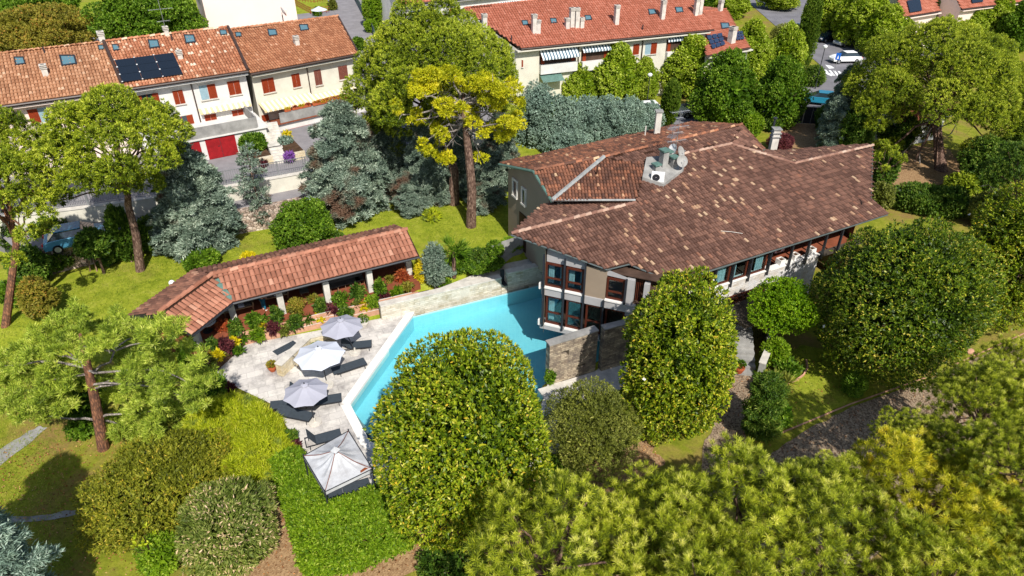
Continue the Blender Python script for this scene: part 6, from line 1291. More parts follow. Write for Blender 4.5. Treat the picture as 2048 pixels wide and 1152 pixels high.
# ================================================================== TREES AND PLANTS
def place(px, py, rpx, half, z0=None, lift=0.0, sink=.04):
    """ground point, radii and centre height of a crown seen at px,py with half width rpx and half height 'half' pixels"""
    gz = 0.0 if z0 is None else z0; cz = gz+2
    for _ in range(20):
        c = P(px, py, cz); sc = scale_at(c); el = math.atan2(CAMH-cz, math.hypot(c[0], c[1])); rz = math.sqrt(max(half**2-(rpx*math.sin(el))**2, (.35*half)**2))/math.cos(el)*sc
        if z0 is None: gz = h1(c[0], c[1])
        cz = .5*cz+.5*(gz+rz*(1-sink)+lift)
    return (float(c[0]), float(c[1]), gz), rpx*sc, rz, cz-gz
def shrub(name, label, cat, px, py, rpx, half, leaf, dens=60, nb=6, L=.14, Wd=.06, spread=.8, z0=None, lift=0.0, group=None, trunk=False, egg=.0, amp=.26, bumps=44, seed=None, upb=.3, zmin=-.85, width=.5, flowers=None, flat=None, depth=.34, bark='bark', strays=0.04, irreg=.12):
    loc, rx, rz, cz = place(px, py, rpx, half, z0, lift); rng = np.random.default_rng(seed if seed is not None else int(px*7+py*13) % 99991)
    r = thing(name, label, cat, loc, group=group); area = 4*math.pi*((2*(rx*rz)**1.6+(rx*rx)**1.6)/3)**(1/1.6); n = int(area*dens)
    Pt, D, T = shell(n, rx, rx, rz, rng, cz, bumps, amp, width, depth, zmin, egg, upb); S = np.ones(len(Pt))
    if strays:
        k_ = rng.random(n)[:len(Pt)] < strays; Pt[k_] = np.array([0, 0, cz])+(Pt[k_]-[0, 0, cz])*(1+.07*rng.random((k_.sum(), 1))**2); 
    k = max(20, n//7); P2_, D2_, T2_ = shell(k, rx*.72, rx*.72, rz*.74, rng, cz, bumps, amp, width, .3, -1, egg, upb)
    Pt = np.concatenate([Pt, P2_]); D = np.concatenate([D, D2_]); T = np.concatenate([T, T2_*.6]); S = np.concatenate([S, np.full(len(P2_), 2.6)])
    def warp(Q):
        a_ = np.arctan2(Q[:, 1], Q[:, 0]); e_ = (Q[:, 2]-cz)/max(rz, .1); ph = px*.37; w = 1+irreg*(np.sin(2*a_+ph)*.6+np.sin(3*a_+e_*3+ph*2)*.7+np.sin(5*a_-e_*4+ph)*.4)
        R_q = Q.copy(); R_q[:, 0] *= w; R_q[:, 1] *= w; R_q[:, 2] = cz+(Q[:, 2]-cz)*(1+irreg*.5*np.sin(3*a_+ph)*np.sin(2*e_+ph)); return R_q
    Pt = warp(Pt); crown = 'crown' if trunk else 'foliage'
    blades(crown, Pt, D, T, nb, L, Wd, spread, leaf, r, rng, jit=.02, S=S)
    m = local()
    if trunk:
        m.tube([(0, 0, -.15), (.03, .02, cz*.5), (0, 0, cz)], [max(.1, rx*.07), max(.08, rx*.05), .05], 8)
        for k in range(7): a_ = k*.9+rng.random(); limb(m, (0, 0, cz*.45), (math.cos(a_)*rx*.7, math.sin(a_)*rx*.7, cz+rz*.25*rng.random()), max(.05, rx*.035), .03, rng)
        m.build('trunk', bark, r)
    else:
        for k in range(5): a_ = k*1.26+rng.random(); m.tube([(0, 0, -.1), (math.cos(a_)*rx*.25, math.sin(a_)*rx*.25, cz*.6), (math.cos(a_)*rx*.6, math.sin(a_)*rx*.6, cz+rz*.2)], [.06, .04, .015], 5)
        m.build('stems', bark, r)
    if flowers:
        Pf, Df, Tf = shell(flowers, rx*1.02, rx*1.02, rz*1.02, rng, cz, bumps, amp, width, .02, -.2, egg); blades('blossoms', Pf, Df, Tf, 6, .13, .1, .7, 'flower_white', r, rng)
    return r
def cone_tree(name, label, cat, px, py, rpx, half, leaf, dens=1.0, z0=None, group=None, L=.26, Wd=.07, nb=5, seed=None, droop=.25, kbr=70, low=.04, bark='bark_grey', src=None):
    """a conifer of tiered, spreading branches"""
    gz = z0; loc, rx, rz, cz = place(px, py, rpx, half, z0); Ht = rz*2.05
    rng = np.random.default_rng(seed if seed is not None else int(px*3+py*17) % 99991); r = thing(name, label, cat, loc, group=group); PP = []; DD = []; TT = []; m = local(); m.tube([(0, 0, -.1), (0, 0, Ht*.5), (0, 0, Ht*.97)], [max(.09, rx*.075), rx*.05, .02], 8)
    for (ox, oy, hs, rs) in ((0, 0, 1, .82), (.42, .1, .74, .6), (-.38, -.2, .62, .6), (.05, -.4, .5, .6))[:(4 if kbr > 80 else 1)]:
      H_ = Ht*hs; RX = rx*rs if kbr > 80 else rx; O_ = np.array([ox*rx, oy*rx, 0.])
      for b_ in range(int(kbr*(.45+.55*(hs == 1)))):
        t = low+(1-low)*((b_+rng.random())/int(kbr*(.45+.55*(hs == 1))))**.9; a_ = b_*2.4+rng.normal(0, .3); Lb = RX*min(1, (1-t)**.55*(.55+1.3*t))*rng.uniform(.45, 1.15)+.2; z = H_*t*.97; k = max(8, int(66*dens*Lb)); f = rng.random(k)**.7; wdt = .34*Lb*(1.15-f)+.14; lat = rng.normal(0, 1, k)*wdt*.6
        da = np.array([math.cos(a_), math.sin(a_), 0]); ds = np.array([-da[1], da[0], 0]); zz = z+.12*Lb*np.sin(f*2.2)-droop*Lb*f**1.6+rng.normal(0, .05, k)
        PP.append(O_+da*(f*Lb)[:, None]+ds*lat[:, None]+np.array([0, 0, 1])*zz[:, None]); DD.append(nrm(da*.9+ds*(np.sign(lat)*.5)[:, None]+np.array([0, 0, .35]))); TT.append(np.full(k, .42+rng.normal(0, .12))+.15*f)
        if Lb > .6: m.tube([O_+(0, 0, z-.05), O_+da*Lb*.5+(0, 0, z+.05*Lb), O_+da*Lb*.9+(0, 0, z-droop*Lb*.7)], [.05, .03, .01], 4, cap=False)
    Pt = np.concatenate(PP); D = np.concatenate(DD); T = np.concatenate(TT); blades('crown', Pt, D, T+rng.normal(0, .12, len(T)), nb+2, L*.85, Wd*.8, .75, leaf, r, rng, jit=.05); m.build('trunk', bark, r); return r
def place_copy(src, label, px, py, rpx, half, z0=None, rot=0.0, group=None):
    """another tree of the same kind, stretched to its own measured size"""
    loc, rx, rz, cz = place(px, py, rpx, half, z0); s = src['_r']; c = copy_tree(src, loc, rot, label, scale=(rx/s[0], rx/s[0], rz/s[1])); return c
def with_size(r, px, py, rpx, half, z0=None):
    loc, rx, rz, cz = place(px, py, rpx, half, z0); r['_r'] = (rx, rz); return r
def plane_pt(px, py, y):
    d = ray(px, py); return _C+d*(y/d[1])
def pine(label, base, crown, leaf, kc=48, h=.62, dens=9, nb=10, L=.3, Wd=.06, extra=(), seed=1, name='stone_pine', bark='bark', crz=(.17, .25), group=None, dy=0.0, bends=None, bare=0, low=True, ntop=None, layer2=.35):
    """umbrella pine: base (px,py) on the ground; crown (px,py,radius px) over it"""
    g = G(*base); rng = np.random.default_rng(seed); c = plane_pt(crown[0], crown[1], g[1]+dy); R = crown[2]*scale_at(c); r = thing(name, label, 'pine tree', g, group=group); cl = c-np.array(g); C = []; RR = []
    for k in range(kc):
        f = math.sqrt((k+.5)/kc); a_ = k*2.39996+rng.normal(0, .15); rr = R*f*.86; z = R*h*(1-f*f)-.12*R+rng.normal(0, .07*R); C.append(cl+np.array([rr*math.cos(a_), rr*math.sin(a_), z])); RR.append(R*rng.uniform(*crz))
    for k in range(int(kc*layer2)):
        a_ = rng.random()*6.28; rr = R*rng.uniform(.45, .85); C.append(cl+np.array([rr*math.cos(a_), rr*math.sin(a_), -.12*R-rng.random()*R*.22])); RR.append(R*rng.uniform(*crz)*.75)
    for (x, y, q) in extra: p_ = plane_pt(x, y, g[1]+dy+rng.uniform(-2.5, 1.0))-np.array(g); C.append(p_); RR.append(q*scale_at(p_+np.array(g)))
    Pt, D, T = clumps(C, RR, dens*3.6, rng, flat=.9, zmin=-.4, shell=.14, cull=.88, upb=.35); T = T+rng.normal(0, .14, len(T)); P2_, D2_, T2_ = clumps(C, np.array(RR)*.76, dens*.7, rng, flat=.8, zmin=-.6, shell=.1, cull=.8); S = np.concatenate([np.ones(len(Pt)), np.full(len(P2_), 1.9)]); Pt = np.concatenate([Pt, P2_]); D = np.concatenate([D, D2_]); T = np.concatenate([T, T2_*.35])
    blades('crown', Pt, D, T, 13, .155, .038, .75, leaf, r, rng, jit=.03, S=S, toplit=.15)
    m = local(); fork = cl*np.array([.8, .8, .62]); pts = [np.zeros(3)-(0, 0, .2)]+([np.array(plane_pt(x, y, g[1]))-np.array(g) for x, y in (bends or ())])+[fork, cl-(0, 0, .05*R)]; n = len(pts); r0 = max(.22, R*.062)
    m.tube(pts, [r0*1.15]+[r0*(1-.5*(i+1)/n) for i in range(n-2)]+[r0*.3], 10)
    for i in range(0, len(C), 3 if kc > 20 else 1):
        s_ = pts[-2]*(1-(f := rng.uniform(.0, .6)))+pts[-1]*f; limb(m, s_, C[i]-(0, 0, RR[i]*.3), r0*.3, .03, rng, 5, .12, 5)
    m.build('trunk', bark, r)
    if bare:
        m = local()
        for k in range(bare):
            s_ = pts[-2]*.6+pts[-1]*.4*rng.random()+pts[-3 if n > 3 else -2]*0+np.array([0, 0, -.1*R*rng.random()]); i = rng.integers(len(C)); e_ = C[i]+rng.normal(0, .5, 3); q = limb(m, s_, e_, .07, .02, rng, 6, .3, 5)
            for j in (2, 3, 4): limb(m, q[j], q[j]+rng.normal(0, .7, 3), .03, .01, rng, 3, .2, 4)
        m.build('bare_branches', 'bark_grey', r)
    return r
# ---------- stone pines
pine('stone pine with a broad round crown standing alone on the left lawn', (280, 541), (228, 288, 146), 'leaf_pine', 52, .62, 10, seed=11, bends=((272, 470), (256, 410)), dy=-.5, extra=((300, 368, 26), (262, 372, 22), (120, 395, 20), (205, 378, 20)))
pine('stone pine at the left edge with a tall crown over the lane', (8, 652), (12, 385, 98), 'leaf_pine', 40, .9, 10, seed=12, dy=1, extra=((55, 470, 22), (95, 430, 16), (30, 520, 18), (100, 455, 14)), bark='bark_red')
pine('stone pine half out of frame behind the left edge pine', (-60, 560), (-18, 285, 110), 'leaf_pine', 30, .5, 8, seed=13, dy=3)
pine('biggest stone pine, its dense green crown hiding the long terrace', (908, 408), (868, 152, 172), 'leaf_pine', 64, .66, 9, seed=14, dy=2, extra=((725, 205, 30), (760, 235, 34), (735, 258, 22), (800, 255, 30), (745, 290, 16), (790, 300, 18), (1010, 265, 22), (1025, 215, 24)), bends=((908, 340),))
YC = ((856, 158, 28), (880, 163, 22), (835, 168, 22), (911, 152, 18), (900, 184, 26), (921, 171, 16), (955, 171, 30), (981, 176, 28), (1010, 191, 24), (1025, 181, 14), (877, 217, 20), (900, 233, 18), (942, 238, 24), (927, 217, 14), (1010, 236, 20), (1028, 251, 18), (1007, 262, 20), (1038, 230, 12), (973, 270, 16), (830, 238, 16), (872, 251, 14), (882, 272, 14), (895, 277, 10), (840, 293, 14), (856, 306, 14), (877, 314, 16), (898, 319, 12), (965, 314, 13), (799, 210, 12), (994, 207, 16), (1033, 205, 14), (940, 190, 14), (985, 250, 12))
def yellow_pine():
    g = G(942, 453); rng = np.random.default_rng(15); r = thing('yellow_pine', 'thin pine with yellow tufts and bare grey branches in front of the biggest pine', 'pine tree', g); C = []; RR = []
    for x, y, q in YC:
        p_ = plane_pt(x, y, g[1]+rng.uniform(-2, 1.2)); sc = scale_at(p_)
        for k in range(3): C.append(p_-np.array(g)+rng.normal(0, q*sc*.45, 3)); RR.append(q*sc*.62)
    Pt, D, T = clumps(C, RR, 30, rng, flat=.8, zmin=-.5, shell=.3, cull=.7, upb=.4); T = T+rng.normal(0, .14, len(T)); blades('crown', Pt, D, T, 14, .22, .055, .75, 'leaf_pine_yellow', r, rng, jit=.03)
    tr = [np.array([0, 0, -.2])]+[plane_pt(x, y, g[1])-np.array(g) for x, y in ((944, 380), (938, 310), (932, 262), (925, 215), (928, 180))]; m = local(); m.tube(tr, [.42, .34, .3, .24, .15, .07], 10); m.build('trunk', 'bark', r); m = local()
    for i in range(0, len(C), 3):
        f = rng.random(); s_ = tr[3]*(1-f)+tr[4]*f if C[i][2] < tr[4][2] else tr[4]*(1-f*.5)+tr[5]*f*.5
        q = limb(m, s_, C[i], .10, .025, rng, 6, .25, 5)
        for j in (3, 4, 5): limb(m, q[j], q[j]+rng.normal(0, .6, 3), .03, .01, rng, 3, .2, 4)
    m.build('bare_branches', 'bark_grey', r)
yellow_pine()
pine('large stone pine at the right with a wide bushy crown', (1884, 342), (1880, 178, 182), 'leaf_pine', 60, .6, 8, seed=16, dy=3, bark='bark', extra=((1765, 300, 22), (1745, 340, 18), (1792, 330, 18), (1840, 262, 24), (1790, 290, 16), (1950, 300, 26), (1810, 375, 22), (1900, 372, 24), (1925, 345, 18), (1985, 285, 22), (1750, 250, 20), (1735, 215, 22)), bare=10)
pine('darker pine cut by the right edge behind the magnolias', (2040, 470), (2040, 350, 70), 'leaf_hedge_dark', 30, .9, 8, seed=17, name='pine', bare=4)
pine('thin pine with drooping clumps right of the villa roof', (1760, 385), (1770, 330, 40), 'leaf_pine', 10, 1.1, 10, seed=18, name='pine')
# ---------- the light, layered pine in the left foreground
def white_pine():
    g = G(206, 897); rng = np.random.default_rng(19); r = thing('layered_pine', 'soft pale green pine with tiered branches and red bark, left of the terrace', 'pine tree', g); C = []; RR = []; top = plane_pt(160, 668, g[1])-np.array(g)
    SP = [(60, 700, 26), (100, 680, 26), (140, 655, 26), (185, 650, 24), (230, 670, 28), (260, 690, 28), (300, 660, 24), (340, 655, 18), (30, 720, 22), (20, 760, 24), (60, 760, 28), (100, 740, 26), (130, 780, 22), (70, 800, 22), (240, 740, 26), (280, 740, 24), (320, 715, 26), (360, 740, 22), (300, 790, 26), (340, 780, 24), (380, 770, 22), (410, 745, 16), (270, 820, 26), (310, 830, 28), (350, 825, 22), (250, 860, 22), (290, 865, 22), (130, 700, 22), (200, 700, 20), (230, 790, 16), (20, 810, 20), (390, 800, 16), (110, 640, 12), (160, 620, 12), (70, 830, 18), (120, 810, 18), (400, 720, 14), (330, 690, 18)]
    for x, y, q in SP:
        p_ = plane_pt(x, y, g[1]+rng.uniform(-2.2, 2.8)); sc = scale_at(p_)
        for k in range(9): o = rng.normal(0, q*sc*.95, 3); o[2] *= .5; C.append(p_-np.array(g)+o); RR.append(q*sc*rng.uniform(.4, .7))
    Pt, D, T = clumps(C, RR, 16, rng, flat=.6, zmin=-.5, shell=.4, cull=.6, upb=.6); T = T+rng.normal(0, .14, len(T)); blades('crown', Pt, D, T, 26, .24, .03, .8, 'leaf_pine_light', r, rng, jit=.04)
    m = local(); m.tube([(0, 0, -.2), plane_pt(190, 800, g[1])-np.array(g), plane_pt(170, 710, g[1])-np.array(g), top], [.3, .23, .17, .06], 12); m.build('trunk', 'bark_red', r); m = local()
    for i in range(0, len(C), 26): s_ = top*min(1, max(.3, C[i][2]/top[2])); limb(m, s_*.9, C[i]-(0, 0, .3), .07, .02, rng, 6, .15, 5)
    m.build('branches', 'bark_grey', r)
white_pine()
# ---------- foreground pines, bottom right
def near_pine(label, px, py, rpx, cz, seed, leaf='leaf_pine_near', kc=38, h=.45, src=None, rot=0.0):
    c = P(px, py, cz); R = rpx*scale_at(c); gz = h1(c[0], c[1])
    if src is not None:
        s = R/src['_R']; return copy_tree(src, (c[0], c[1], gz+cz-src['_H']*s), rot, label, scale=(s, s, s))
    rng = np.random.default_rng(seed); r = thing('foreground_pine', label, 'pine tree', (c[0], c[1], gz), group='pines filling the lower right foreground'); C = []; RR = []
    for k in range(kc):
        f = math.sqrt((k+.5)/kc); a_ = k*2.39996+rng.normal(0, .2); C.append(np.array([R*f*.88*math.cos(a_), R*f*.88*math.sin(a_), cz+R*h*(1-f*f)+rng.normal(0, .17*R)])); RR.append(R*rng.uniform(.14, .23))
    for k in range(kc//2): a_ = rng.random()*6.28; rr = R*rng.uniform(.5, 1.0); C.append(np.array([rr*math.cos(a_), rr*math.sin(a_), cz-R*rng.uniform(.1, .5)])); RR.append(R*.14)
    Pt, D, T = clumps(C, RR, 11, rng, flat=1.15, zmin=-.5, shell=.2, cull=.9, upb=.45); T = T+rng.normal(0, .16, len(T)); P2_, D2_, T2_ = clumps(C, np.array(RR)*.72, 4, rng, flat=.95, zmin=-.7, shell=.1, cull=.85); S = np.concatenate([np.ones(len(Pt)), np.full(len(P2_), 1.5)])
    blades('crown', np.concatenate([Pt, P2_]), np.concatenate([D, D2_]), np.concatenate([T, T2_*.3]), 84, .19, .0115, .9, leaf, r, rng, jit=.03, tvar=.2, S=S, toplit=.25)
    # pale upright candles
    k = rng.random(len(Pt)) < .35; blades('shoots', Pt[k]+(0, 0, .1), np.tile([0, 0, 1.0], (k.sum(), 1)), np.full(k.sum(), .95), 2, .2, .014,   .12, leaf, r, rng)['kind'] = 'stuff'
    m = local(); m.tube([(0, 0, -.2), (.1, 0, cz*.5), (0, 0, cz+R*.2)], [R*.07, R*.055, .05], 10)
    for i in range(0, len(C), 2): limb(m, (0, 0, cz*rng.uniform(.6, .95)), C[i], .07, .02, rng, 5, .15, 5)
    m.build('trunk', 'bark', r); r['_R'] = R; r['_H'] = cz; return r
NP = near_pine('bottom pine nearest the frame foot, left of the group', 1105, 1120, 195, 6.5, 31)
NQ = near_pine('pine in the middle of the bottom row with upright pale shoots', 1500, 1030, 175, 6.8, 32)
NY = near_pine('yellowing pine in the bottom right group', 1860, 1010, 165, 7.0, 33, leaf='leaf_pine_gold')
for a_ in (('pine below the grey green bush in the bottom row', 1315, 1085, 165, 6.0, NQ, 1.3), ('pine at the foot of the frame between the yellow pine and the middle one', 1670, 1090, 180, 6.6, NP, 2.6), ('pine cut by the bottom edge below the yellowing pine', 1885, 1180, 170, 6.8, NQ, 4.0), ('pine against the right edge beside the gravel drive', 1975, 825, 118, 7.2, NP, .7), ('highest pine of the right edge over the gravel drive', 2062, 790, 88, 7.0, NQ, 5.5), ('pine at the right edge above the yellowing pine', 2050, 930, 120, 9.0, NQ, 2.0),
           ('small pine top poking into the shaded gravel drive', 1812, 872, 66, 7.5, NP, 5.0), ('pine cut by the bottom edge in the middle', 1400, 1200, 190, 6.6, NP, 3.4), ('bright pine crown overlapping the drive near the right edge', 1945, 782, 70, 5.5, NP, 3.0), ('upper right corner pine of the foreground group', 2035, 742, 82, 6.4, NQ, 2.7), ('pine mostly beyond the right edge of the picture, shading the drive', 2150, 850, 120, 7.0, NQ, 1.0), ('pine in the bottom right corner', 2060, 1110, 130, 7.0, NP, 1.2), ('small pine on the corner of the gravel path', 1660, 985, 95, 7.0, NP, 2.2), ('slim pine rising behind the yellowing pine', 1925, 905, 78, 8.0, NQ, .4)):
    near_pine(a_[0], a_[1], a_[2], a_[3], a_[4], 0, src=a_[5], rot=a_[6])
# ---------- magnolias
MG = dict(nb=7, L=.18, Wd=.074, spread=.85, trunk=True, amp=.2, bumps=90, width=.34, upb=.45, flowers=3, strays=.05, irreg=.1)
shrub('magnolia', 'magnolia in front of the pool, dense yellow green crown with white flowers', 'tree', 930, 878, 182, 212, 'leaf_magnolia', 44, **MG)
shrub('magnolia', 'tall egg shaped magnolia beside the villa corner', 'tree', 1357, 720, 120, 174, 'leaf_magnolia', 40, **MG)
shrub('magnolia', 'broad round magnolia hiding the right end of the villa', 'tree', 1802, 604, 164, 178, 'leaf_magnolia_dark', 36, **MG)
shrub('magnolia', 'magnolia cut by the right edge of the picture', 'tree', 2035, 515, 112, 158, 'leaf_magnolia', 34, **MG)
shrub('olive_bush', 'grey green rounded bush between the two front magnolias', 'bush', 1182, 856, 104, 98, 'leaf_olive', 70, 6, .12, .035, seed=3)
shrub('maple', 'bright green maple by the villa terrace', 'tree', 1568, 612, 64, 62, 'leaf_maple', 70, 7, .12, .06, trunk=True, z0=0.0, lift=2.0, amp=.36, bumps=12, width=.75, irreg=.16)
# ---------- blue conifers
B1 = cone_tree('blue_cedar', 'big silvery cedar in the middle of the back wall', 'conifer', 690, 326, 92, 114, 'leaf_blue_brown', .9, z0=1.5, kbr=110, L=.32, Wd=.09, nb=6); with_size(B1, 692, 318, 92, 122, 1.5)
B2 = cone_tree('blue_cedar', 'blue grey cedar with brown patches beside the left stone pine', 'conifer', 385, 402, 86, 112, 'leaf_blue_brown', 1.0, z0=1.5, kbr=100, L=.32, Wd=.09, nb=6); with_size(B2, 385, 398, 86, 118, 1.5)
for lab, px, py, rp_, hf, s_, rt, zz in (('low cedar in front of the left blue cedar by the lawn', 335, 455, 50, 52, B1, 1, 1.5), ('dark cedar behind the big silvery one, under the biggest pine', 770, 300, 62, 90, B2, 2, 1.5), ('cedar behind the trunks of the two pines', 850, 330, 55, 88, B1, 3, 1.5), ('low cedar right of the yellow pine trunk', 975, 350, 60, 70, B1, 4, 1.5),
                             ('silvery cedar right of the dark gate', 1688, 205, 40, 78, B1, 3, .5), ('dark cedar under the large right pine', 1668, 250, 38, 60, B2, 1, .5), ('dark cedar at the shady foot of the biggest pine', 815, 385, 42, 45, B2, 1.4, 1.5), ('shady cedar behind the pine trunks, at the lane', 905, 300, 60, 90, B2, .2, 1.5), ('shady cedar left of the villa gable', 1000, 300, 45, 80, B2, 2.9, 1.5)):
    place_copy(s_, lab, px, py, rp_, hf, zz, rt)
for i, (lab, px, py, rp_, hf) in enumerate((('first blue conifer of the hedge behind the villa, from the left', 1078, 238, 50, 72), ('second blue conifer of the hedge, right behind the green cypress', 1128, 250, 44, 60), ('third blue conifer of the hedge behind the villa', 1172, 246, 40, 54), ('fourth blue conifer of the hedge behind the villa', 1212, 244, 44, 52), ('fifth blue conifer of the hedge, below the conical lime tree', 1256, 242, 40, 48), ('last blue conifer of the hedge, left of the slim cypress', 1292, 240, 34, 38), ('low blue conifer touching the villa ridge', 1130, 290, 52, 38))):
    shrub('blue_conifer', lab, 'conifer', px, py, rp_, hf, 'leaf_blue', 46, 7, .2, .07, amp=.42, bumps=60, width=.42, z0=.5, upb=.4, irreg=.14, group='blue conifers behind the villa', egg=.15, seed=200+i)
cone_tree('sparse_cedar', 'thin sparse cedar with bare trunk in front of the retaining wall', 'conifer', 510, 378, 36, 84, 'leaf_blue_brown', .42, z0=1.5, kbr=34, L=.26, Wd=.07, droop=.1, bark='bark')
cone_tree('blue_spruce', 'silver blue spruce cut by the lower left edge', 'conifer', -88, 1130, 150, 250, 'leaf_blue', 1.3, z0=-.06, kbr=120, L=.28, Wd=.05)
# ---------- cypresses
CY = dict(nb=6, L=.24, Wd=.07, spread=.3, trunk=True, amp=.12, bumps=30, upb=2.2, zmin=-1)
shrub('cypress', 'green cypress in front of the blue conifer row', 'tree', 1101, 262, 18, 50, 'leaf_cypress', 60, z0=.5, **CY)
shrub('cypress', 'slim olive cypress behind the villa ridge', 'tree', 1341, 210, 19, 48, 'leaf_cypress', 60, z0=.5, **CY)
shrub('cypress', 'tallest cypress, standing by the street at the top', 'tree', 1617, 66, 19, 88, 'leaf_cypress', 50, z0=.5, **CY)
shrub('dark_conifer', 'dark narrow conifer behind the left stone pine trunk', 'conifer', 245, 470, 26, 60, 'leaf_hedge_dark', 60, z0=1.5, **CY)
cone_tree('young_conifer', 'dark green conifer at the corner of the gravel path', 'conifer', 1528, 822, 40, 66, 'leaf_hedge_dark', 1.8, kbr=60, L=.2, Wd=.05, droop=-.2, bark='bark')
shrub('clipped_shrub', 'egg shaped clipped shrub beside the drive', 'shrub', 1709, 768, 23, 28, 'leaf_green', 260, 5, .07, .035, amp=.04)
# ---------- lime trees
LM = dict(nb=7, L=.24, Wd=.15, spread=.85, trunk=True, amp=.42, bumps=44, width=.44, upb=.15, zmin=-.9, egg=.3, strays=.08, irreg=.12)
L1 = shrub('lime_tree', 'conical lime tree nearest the striped awnings', 'tree', 1234, 148, 54, 62, 'leaf_lime', 34, z0=.5, seed=51, **LM); with_size(L1, 1234, 148, 54, 62, .5)
L2 = shrub('lime_tree', 'largest dark green lime tree above the villa ridge', 'tree', 1452, 178, 64, 76, 'leaf_green', 34, z0=.5, seed=52, **LM); with_size(L2, 1452, 178, 64, 76, .5)
NL = (('pale lime tree left of the conical one, at the house wall', 1158, 165, 46, 46, L1), ('lime tree between the terrace windows and the dark lime', 1380, 132, 56, 60, L1), ('lime tree in front of the end house solar panels', 1500, 105, 52, 62, L1), ('round dark lime tree left of the gate', 1558, 185, 54, 70, L2), ('lime tree right of the end house, by the tall cypress', 1572, 108, 44, 60, L1), ('small lime shoots right of the conical lime tree', 1290, 160, 30, 44, L1),
      ('first street lime tree along the top right', 1668, 22, 56, 50, L1), ('second street lime tree along the top right', 1728, 30, 56, 62, L1), ('third street lime tree, above the parked cars', 1772, 62, 50, 50, L1), ('street lime tree beside the far orange roof', 1868, 30, 42, 36, L2), ('street lime tree behind the crown of the large right pine', 1935, 45, 46, 38, L1), ('street lime tree near the top right corner', 1992, 38, 46, 44, L1), ('lime tree in the top right corner', 2045, 50, 40, 50, L2), ('street lime tree at the very top, right of the end house', 1465, 10, 34, 26, L1), ('lime tree beyond the long terrace roof end', 1420, 0, 30, 24, L2), ('street tree at the top between the end house and the cypress', 1560, -8, 40, 26, L1))
for i, (lab, px, py, rp_, hf, s_) in enumerate(NL): place_copy(s_, lab, px, py, rp_, hf, .5, i*1.3)
shrub('grey_willow', 'grey green feathery tree behind the street limes', 'tree', 1572, 72, 30, 24, 'leaf_olive', 50, 6, .2, .05, z0=.5, trunk=True)
shrub('round_hedge', 'round olive bush under the tall street lamp', 'bush', 1628, 152, 24, 21, 'leaf_hedge_dark', 60, 6, .16, .08, z0=.5)
shrub('bamboo_clump', 'thin brown green shrub by the terrace wall', 'shrub', 1292, 145, 16, 34, 'leaf_brown', 60, 5, .2, .06, z0=.5)
# ---------- trees top left
shrub('broad_tree', 'large dark green tree behind the middle terraced house', 'tree', 292, 35, 104, 62, 'leaf_green', 20, 7, .3, .16, z0=4.5, trunk=True, amp=.45, bumps=50, width=.4)
shrub('broad_tree', 'dark green tree at the corner of the pink house', 'tree', 365, 40, 36, 40, 'leaf_hedge_dark', 30, 7, .25, .14, z0=4.5, trunk=True, amp=.3)
shrub('brown_tree', 'brownish olive tree at the top left corner', 'tree', 85, 62, 100, 52, 'leaf_brown', 24, 7, .26, .12, z0=4.5, trunk=True, amp=.45, bumps=60, width=.36)
shrub('broad_tree', 'bright green tree top at the upper left edge', 'tree', 60, 8, 90, 30, 'leaf_green', 22, 7, .3, .16, z0=4.5, trunk=True, amp=.3)
shrub('olive_tree', 'rounded olive coloured tree touching the left roof edge', 'tree', 8, 95, 30, 20, 'leaf_olive', 30, 7, .24, .1, z0=4.5, trunk=True)
shrub('conifer_hedge', 'tall green hedge tree beside the side road fence', 'tree', 748, 18, 24, 34, 'leaf_bright', 40, 6, .2, .1, z0=4.5, amp=.1)
shrub('garden_bush', 'small yellow green bush by the side road fence', 'bush', 742, 52, 14, 12, 'leaf_bright', 60, 6, .2, .1, z0=4.5); shrub('garden_bush', 'dark bush at the gable of the right terraced house', 'bush', 716, 88, 13, 12, 'leaf_green', 60, 6, .2, .1, z0=4.5); shrub('garden_bush', 'bush in the back garden by the red railings', 'bush', 634, 24, 8, 7, 'leaf_green', 60, 6, .2, .1, z0=4.5); shrub('garden_bush', 'grey olive bush at the top of the side road', 'bush', 665, 10, 8, 10, 'leaf_olive', 60, 6, .2, .08, z0=4.5)
shrub('garden_bush', 'green shrub in the planted plot beside the garage doors', 'bush', 506, 286, 26, 18, 'leaf_green', 60, 7, .2, .1, z0=4.9, amp=.3); shrub('lavender', 'purple flowering plant beside the entry steps', 'flowering plant', 578, 312, 10, 7, 'leaf_lavender', 120, 6, .14, .04, z0=4.9); shrub('lavender', 'small purple clump below the green plot shrub', 'flowering plant', 526, 327, 8, 6, 'leaf_purple', 120, 6, .12, .04, z0=4.6)
shrub('garden_bush', 'grey green low plants right of the entry steps', 'bush', 570, 282, 16, 7, 'leaf_blue', 80, 6, .14, .05, z0=5.0); shrub('garden_bush', 'yellow plant high beside the entry steps', 'bush', 574, 270, 8, 7, 'leaf_yellow', 80, 6, .14, .05, z0=5.0)
